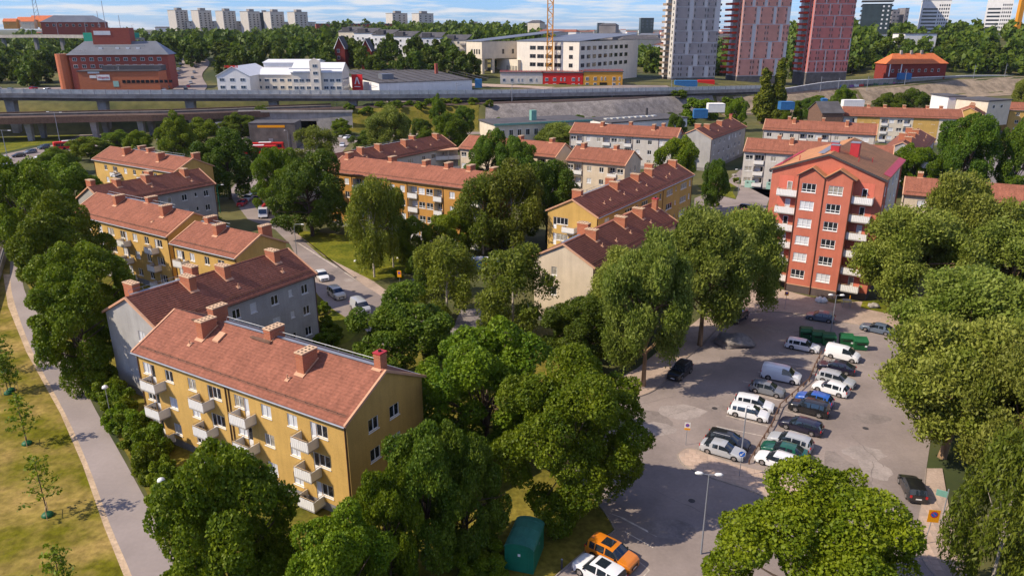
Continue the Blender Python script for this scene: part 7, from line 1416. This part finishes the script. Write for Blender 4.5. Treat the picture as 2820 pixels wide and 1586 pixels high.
b = MB(); ribbon(b, ER, 0, 9, -1.6, .6); b.build('deck', 'concrete', er)
for k in range(7): t = k/6*2.99; i = int(t); p = [ER[i][j] + (ER[i+1][j]-ER[i][j])*(t-i) for j in range(3)]; b = MB(); b.box(p[0]-1, p[0]+1, p[1]+3, p[1]+6, p[2]-16, p[2]-1.5); b.build('pier', 'concrete', er); b = MB(); b.tube([(p[0], p[1]+1, p[2]), (p[0], p[1]+1, p[2]+9), (p[0]+1.5, p[1]+1, p[2]+9.4)], .14, 5); b.build('lamp', 'metal_galv', er)
b = MB(); p = ER[3]; b.box(p[0]-34, p[0], p[1]-1, p[1]+9, p[2]-1.5, p[2]+4); b.build('scaffold_sheet', 'scaff_green', er)
# low halls between the housing and the railway
r_, L, h = far_block('low_hall', 'cream hall with mint roof edge and flat grey roof', 'hall', (-5.90, 262.00, 4.90), (28.70, 276.00, 10.00), 16, 'plaster_cream', 'roof_felt', rows=(1.2,), front=grid(2, 50, 16), wsize=(1.6, 2.2)); b = MB(); b.box(-.6, L+.6, -.65, -.45, h-.1, h+.55); b.build('fascia', 'copper_green', r_); b = MB(); b.box(16, 18, 5, 7, h, h+4); b.build('roof_duct', 'copper_green', r_)
r_, L, h = far_block('low_hall', 'long low white hall with dark flat roof and roof lights', 'hall', (39.70, 300.00, 5.30), (73.90, 318.00, 6.20), 18, 'plaster_white', 'roof_felt', rows=(1.2,), front=grid(14, 36, 9), wsize=(1.2, 1.8), mull=False)
for k in range(9): b = MB(); b.box(3 + k*3, 5 + k*3, 8, 10, h+.4, h+.9); b.build('roof_light', 'glass_screen', r_)
b = MB(); b.tube([(28, 14, h), (28, 14, h+3.5)], .5, 8); b.build('flue', 'metal_dark', r_)
far_block('workshop', 'dark-roofed workshop with arched windows behind the pale block', 'building', (119.90, 292.00, 8.10), (128.00, 292.00, 11.10), 14, 'rust_brown', 'roof_felt', 3.5, 'gx', rows=(1.0,), front=(3, 9, 15), wsize=(3, 2.4)); far_block('shed', 'white metal shed near the railway', 'shed', (189.40, 330.00, 11.10), (196.40, 330.00, 13.80), 14, 'plaster_white', 'roof_felt', rows=(.8,), front=(3, 8, 13), wsize=(1.2, 1.2)); far_block('shed', 'dark shed behind the small yellow gabled block', 'shed', (194.50, 310.00, 9.80), (207.60, 316.00, 13.70), 14, 'plaster_cream', 'roof_felt', rows=(1.0,), front=(3, 8, 13, 18), wsize=(1.4, 1.4))
# storage yard sheets, containers
for p, s, m, lb in (((87.50, 350.00, 4.50), (6.5, 2.5, 2.2), 'tarp_blue', 'blue painted container with white graffiti in the storage yard'), ((97.80, 362.00, 5.90), (8, 4, 2.2), 'plaster_white', 'white tarpaulin heap in the storage yard'), ((120.00, 330.00, 10.40), (6, 4, 1.4), 'tarp_blue', 'blue sheeted pile by the poplars'), ((140.00, 340.00, 9.90), (2.4, 2.4, 2.5), 'tarp_blue', 'bright blue container beside the bright tree'), ((148.70, 330.00, 11.10), (9, 3, 1.5), 'plaster_white', 'white stored vehicles under cover by the workshop'), ((258.50, 505.00, 11.90), (8.6, 2.5, 2.2), 'tarp_blue', 'blue site cabin below the red timber house'), ((100.10, 440.00, 11.40), (13, 2.5, 2.3), 'tarp_blue', 'blue and white site cabins in front of the grey tower'), ((115.40, 455.00, 10.70), (10, 2.5, 2.2), 'bright_red', 'long red site hoarding between the towers'), ((-17.80, 405.00, 14.10), (3.7, 3, 2.6), 'tarp_blue', 'blue site container beside the low white hall')):
    root = thing('container', lb, 'container', p); b = MB(); x, y, z = s; b.box(-x/2, x/2, 0, y, -2, z*.86); b.build('body', m, root); b = MB(); b.hexa([(-x/2-.1,-.1,z*.86),(x/2+.1,-.1,z*.86),(x/2+.1,y+.1,z*.86),(-x/2-.1,y+.1,z*.86),(-x/2+.6,.4,z),(x/2-.6,.4,z),(x/2-.6,y-.4,z),(-x/2+.6,y-.4,z)]); b.build('roof', m, root)
# right hand background
r_, L, h = far_block('timber_house', 'long dark red timber house with orange tiled roof by the railway', 'house', (252.10, 515.00, 12.30), (295.80, 525.00, 19.30), 14, 'timber_red', 'roof_orange', 6.5, 'hip', rows=(1.6, 6.0), front=grid(2, 38, 8), wsize=(1.7, 2.0), over=.8)
for x in (12, 20, 28): b = MB(); b.box(x, x+1.4, 6, 7.4, h+4, h+8.5); b.build('chimney', 'concrete', r_)
for x in (0, 8.8): b = MB(); b.box(x, x+.6, -.3, 0, -1, h); b.build('corner_board', 'white_paint', r_)
r_, L, h = far_block('dark_tower', 'dark glass office tower with ribbed floors', 'tower', (345.80, 780.00, 37.00), (369.90, 770.00, 63.90), 30, 'block_dark', 'block_dark', rows=[4+4*k for k in range(16)], front=grid(18, 40, 6), wsize=(1.8, 1.8), pm='pane_blind', fm='block_dark', mull=False, base=30)
for k in range(16): b = MB(); b.box(-1.2, L+1.2, 1, 30, 3 + 4.4*k, 4.2 + 4.4*k); b.build('floor_band', 'metal_dark', r_)
for a, c, lb in (((415.40, 800.00, 36.80), (438.10, 790.00, 68.20), 'white office tower with dark window bands'), ((457.00, 760.00, 39.50), (474.90, 750.00, 70.00), 'white office tower with window bands and a crane beside it')):
    r_, L, h = far_block('office_tower', lb, 'tower', a, c, 30, 'plaster_white', 'plaster_white', base=30)
    for k in range(int(h/3.4)-2): b = MB(); b.box(.6, L*.55, -.15, .02, 2 + 3.4*k, 3.5 + 3.4*k); b.build('window_band', 'pane_dark', r_)
    for k in range(int(h/3.4)-1):
        for j in range(5): b = MB(); b.box(L*.6 + j*L*.08, L*.6 + j*L*.08 + L*.045, -.12, .02, 2.0 + 3.4*k, 3.7 + 3.4*k); b.build('window', 'pane_dark', r_)
for a, c in (((915.60, 1900.00, 49.00), (933.30, 1900.00, 83.60)), ((946.20, 1900.00, 49.00), (955.50, 1900.00, 87.10))): r_, L, h = far_block('twin_tower', 'distant dark tower of a stepped pair on the skyline', 'tower', a, c, 40, 'city_far', 'city_far', base=40, rows=[8+9*k for k in range(14)], front=grid(4, 40, 5), wsize=(4, 4), fm='concrete_dark', mull=False, group='twin towers on the skyline')
for a, c, lb in (((281.60, 640.00, 32.10), (307.10, 640.00, 37.10), 'low white house with punched windows before the dark tower'), ((311.70, 620.00, 32.50), (337.00, 620.00, 37.60), 'low white house with punched windows before the white tower')): far_block('white_house', lb, 'building', a, c, 20, 'plaster_white', 'roof_felt', rows=(4, 9), front=grid(6, 34, 5), wsize=(3, 2.2), mull=False, base=20)
cr2 = thing('tower_crane', 'orange and yellow crane mast beside the right white tower', 'crane', (463.40, 720.00, 41.90)); b = MB(); b.box(-2, 2, -2, 2, -10, 70); b.build('mast', 'crane_yellow', cr2); b = MB(); b.tube([(-20, 0, 72), (50, 0, 72)], 1, 4); b.build('jib', 'crane_yellow', cr2)
# skyline
rng = random.Random(21); gcs = 'distant city buildings on the skyline'
for u, w_, vt, Y, lb in (((101.40, 2600.00, 38.40), 14, (104.70, 2600.00, 52.20), 0, 'slim distant high-rise left of the crane mast'), ((283.90, 2600.00, 40.10), 22, (286.10, 2600.00, 57.50), 0, 'blue-grey distant high-rise above the school roof'), ((263.00, 2200.00, 39.00), 26, (267.00, 2200.00, 50.10), 0, 'pale distant block beside the blue-grey high-rise'), ((278.70, 1700.00, 37.50), 28, (285.20, 1700.00, 62.20), 0, 'lone dark glass tower on the skyline left of the grey tower')):
    h = vt[2] - u[2]; r_, L, hh = far_block('skyline_tower', lb, 'tower', (u[0], u[1], u[2]), (u[0] + w_, u[1], vt[2]), 24, 'block_dark' if 'glass' in lb or 'blue' in lb else 'city_far', 'concrete', rows=[5+6*k for k in range(int(h/6))], front=grid(3, w_-6, 3), wsize=(3, 3), fm='concrete', pm='pane_blue', mull=False, base=30)
for k in range(230):
    Y = 900 + 3200*rng.random()**1.3; u = rng.uniform(1450, 2830) if k % 4 else rng.uniform(0, 2820)
    if u < 1450 and Y < 1700: Y += 1500
    if Y < 1500 and u > 1780: Y += 900
    x = (u - 1410)/2038*Y*1.0; w_ = rng.uniform(14, 55); h = rng.uniform(9, 22) * (1 + (rng.random() < .06)*1.0)
    z = float(terrain(x, Y)); m = rng.choice(('plaster_pale', 'plaster_white', 'city_far', 'brick_red', 'plaster_cream', 'plaster_white', 'city_far'))
    root = thing('city_building', 'small distant city building on the skyline plain', 'building', (x, Y, z), rng.uniform(-.5, .5), gcs)
    b = MB(); b.box(-w_/2, w_/2, -8, 8, -5, h); b.build('wall', m, root); b = MB(); b.hexa([(-w_/2-.5,-8.5,h),(w_/2+.5,-8.5,h),(w_/2+.5,8.5,h),(-w_/2-.5,8.5,h),(-w_/2+3,-.5,h+3),(w_/2-3,-.5,h+3),(w_/2-3,.5,h+3),(-w_/2+3,.5,h+3)]); b.build('roof', rng.choice(('roof_felt', 'roof_tile', 'roof_metal_grey', 'roof_felt')), root)
# ---- roads on the plateau
def draped(name, pts, w_, m, lift=.35):
    P = resample([(p[0], p[1], 0) for p in pts], 5); l, r = offs(P, -w_/2), offs(P, w_/2); V_ = []; F_ = []
    for i in range(len(P)):
        for q in (l[i], (l[i]+r[i])/2, r[i]): V_.append((q[0], q[1], float(terrain(q[0], q[1])) + lift))
    for i in range(len(P)-1):
        for j in (0, 1): F_.append((3*i+j, 3*i+j+1, 3*i+j+4, 3*i+j+3))
    structure(inst(name, npmesh(name, np.array(V_), np.array(F_), m)))
draped('road', [(-158, 352), (-160, 372), (-172, 410), (-190, 450), (-205, 500), (-260, 580)], 16, 'asphalt'); draped('parking_ground', [(-300, 372), (-262, 380), (-230, 388)], 40, 'asphalt'); draped('road', [(-75, 400), (-40, 420), (0, 412), (20, 402)], 12, 'paving')
draped('pavement', [(-60, 360), (-20, 378), (30, 402), (90, 430)], 10, 'asphalt')
gq = 'cars parked and driving behind the viaduct'
for i in range(26):
    if i < 14: t = i/14; x, y, a = -168 - 40*t + (5 if i % 2 else -5), 380 + 120*t, 108
    else: x, y, a = -300 + (i-14)*6.2, 374 + (i % 3)*8, 85
    car(('hatch', 'wagon', 'suv')[i % 3], ('white', 'black', 'grey', 'red', 'silver')[i % 5], (x, y, a), 'small car parked or driving behind the viaduct', gq, z=float(terrain(x, y)) + .4, full=False, name='car')
# ---- woods
rng = random.Random(5); pts = []
def wood(n, x0, x1, y0, y1, ok=lambda x, y: True):
    c = 0
    for _ in range(n*12):
        if c >= n: break
        x, y = rng.uniform(x0, x1), rng.uniform(y0, y1)
        if ok(x, y): pts.append((x, y)); c += 1
clear = [(-235, -120, 362, 440), (-130, -5, 360, 425), (-10, 115, 395, 560), (85, 240, 440, 540), (255, 345, 500, 550)]
def ok(x, y): return not any(a < x < b_ and c < y < d for a, b_, c, d in clear) and not (-225 < x < -150 and 340 < y < 470 and abs(x + 165 + (y-380)*.3) < 14)
wood(150, -330, 30, 425, 520, lambda x, y: ok(x, y) and y > 425 and not (-60 < x < 60 and y > 505))
wood(45, -420, -235, 355, 470, lambda x, y: ok(x, y) and not (-305 < x < -225 and y < 405))
wood(75, 235, 520, 545, 640, ok); wood(25, 40, 250, 520, 640, lambda x, y: y > 525)
ind = pts[:]; pts = []
wood(1100, -700, 200, 520, 1280); wood(500, 180, 800, 600, 950); wood(170, 232, 560, 548, 660, ok); wood(300, -900, -330, 400, 900); wood(250, -600, 1500, 1280, 2400)
gw_ = 'trees of the wooded slopes beyond the railway'
for x, y in ind: tree('far', x, y, rng.uniform(9, 15), rng.uniform(4, 6.5), 'green broadleaf tree in the wooded slopes beyond the railway', gw_, z=float(terrain(x, y)))
nr = np.random.default_rng(4); base = make_crown('far', 77, 150, 2.5, 5.5, 11, 'leaf_far')[0]
bv = np.empty(len(base.vertices)*3, np.float32); base.vertices.foreach_get('co', bv); bv = bv.reshape(-1, 3); nq = len(bv)//4; Vs = []
for x, y in pts:
    a = rng.uniform(0, 6.28); c, s = math.cos(a), math.sin(a); f = rng.uniform(.75, 1.35); R_ = np.array(((c, -s, 0), (s, c, 0), (0, 0, 1)))
    Vs.append(bv @ R_.T * np.array((f, f, f*rng.uniform(.85, 1.2))) + np.array((x, y, float(terrain(x, y)) - .8)))
Vs = np.concatenate(Vs); tag(inst('woodland', npmesh('woodland', Vs, np.arange(len(Vs)).reshape(-1, 4), 'leaf_far')), 'far wooded hills of mixed green trees on the skyline', 'woodland', kind='stuff')

# ---------------------------------------------------------------- air
b = MB(); b.box(-10000, 10000, -200, 13500, -7, 130); hz = b.mesh('haze', [])
hm = bpy.data.materials.new('haze_air'); hm.use_nodes = True; t = hm.node_tree; t.nodes.clear(); ou = t.nodes.new('ShaderNodeOutputMaterial'); pv = t.nodes.new('ShaderNodeVolumePrincipled')
pv.inputs['Color'].default_value = (0.78, 0.86, 1.0, 1); pv.inputs['Density'].default_value = 0.000028; pv.inputs['Anisotropy'].default_value = 0.2
t.links.new(pv.outputs[0], ou.inputs['Volume']); hz.materials.append(hm); ho = inst('haze', hz); ho['kind'] = 'stuff'; ho['label'] = 'thin bluish summer haze over the whole view'; ho['category'] = 'haze'
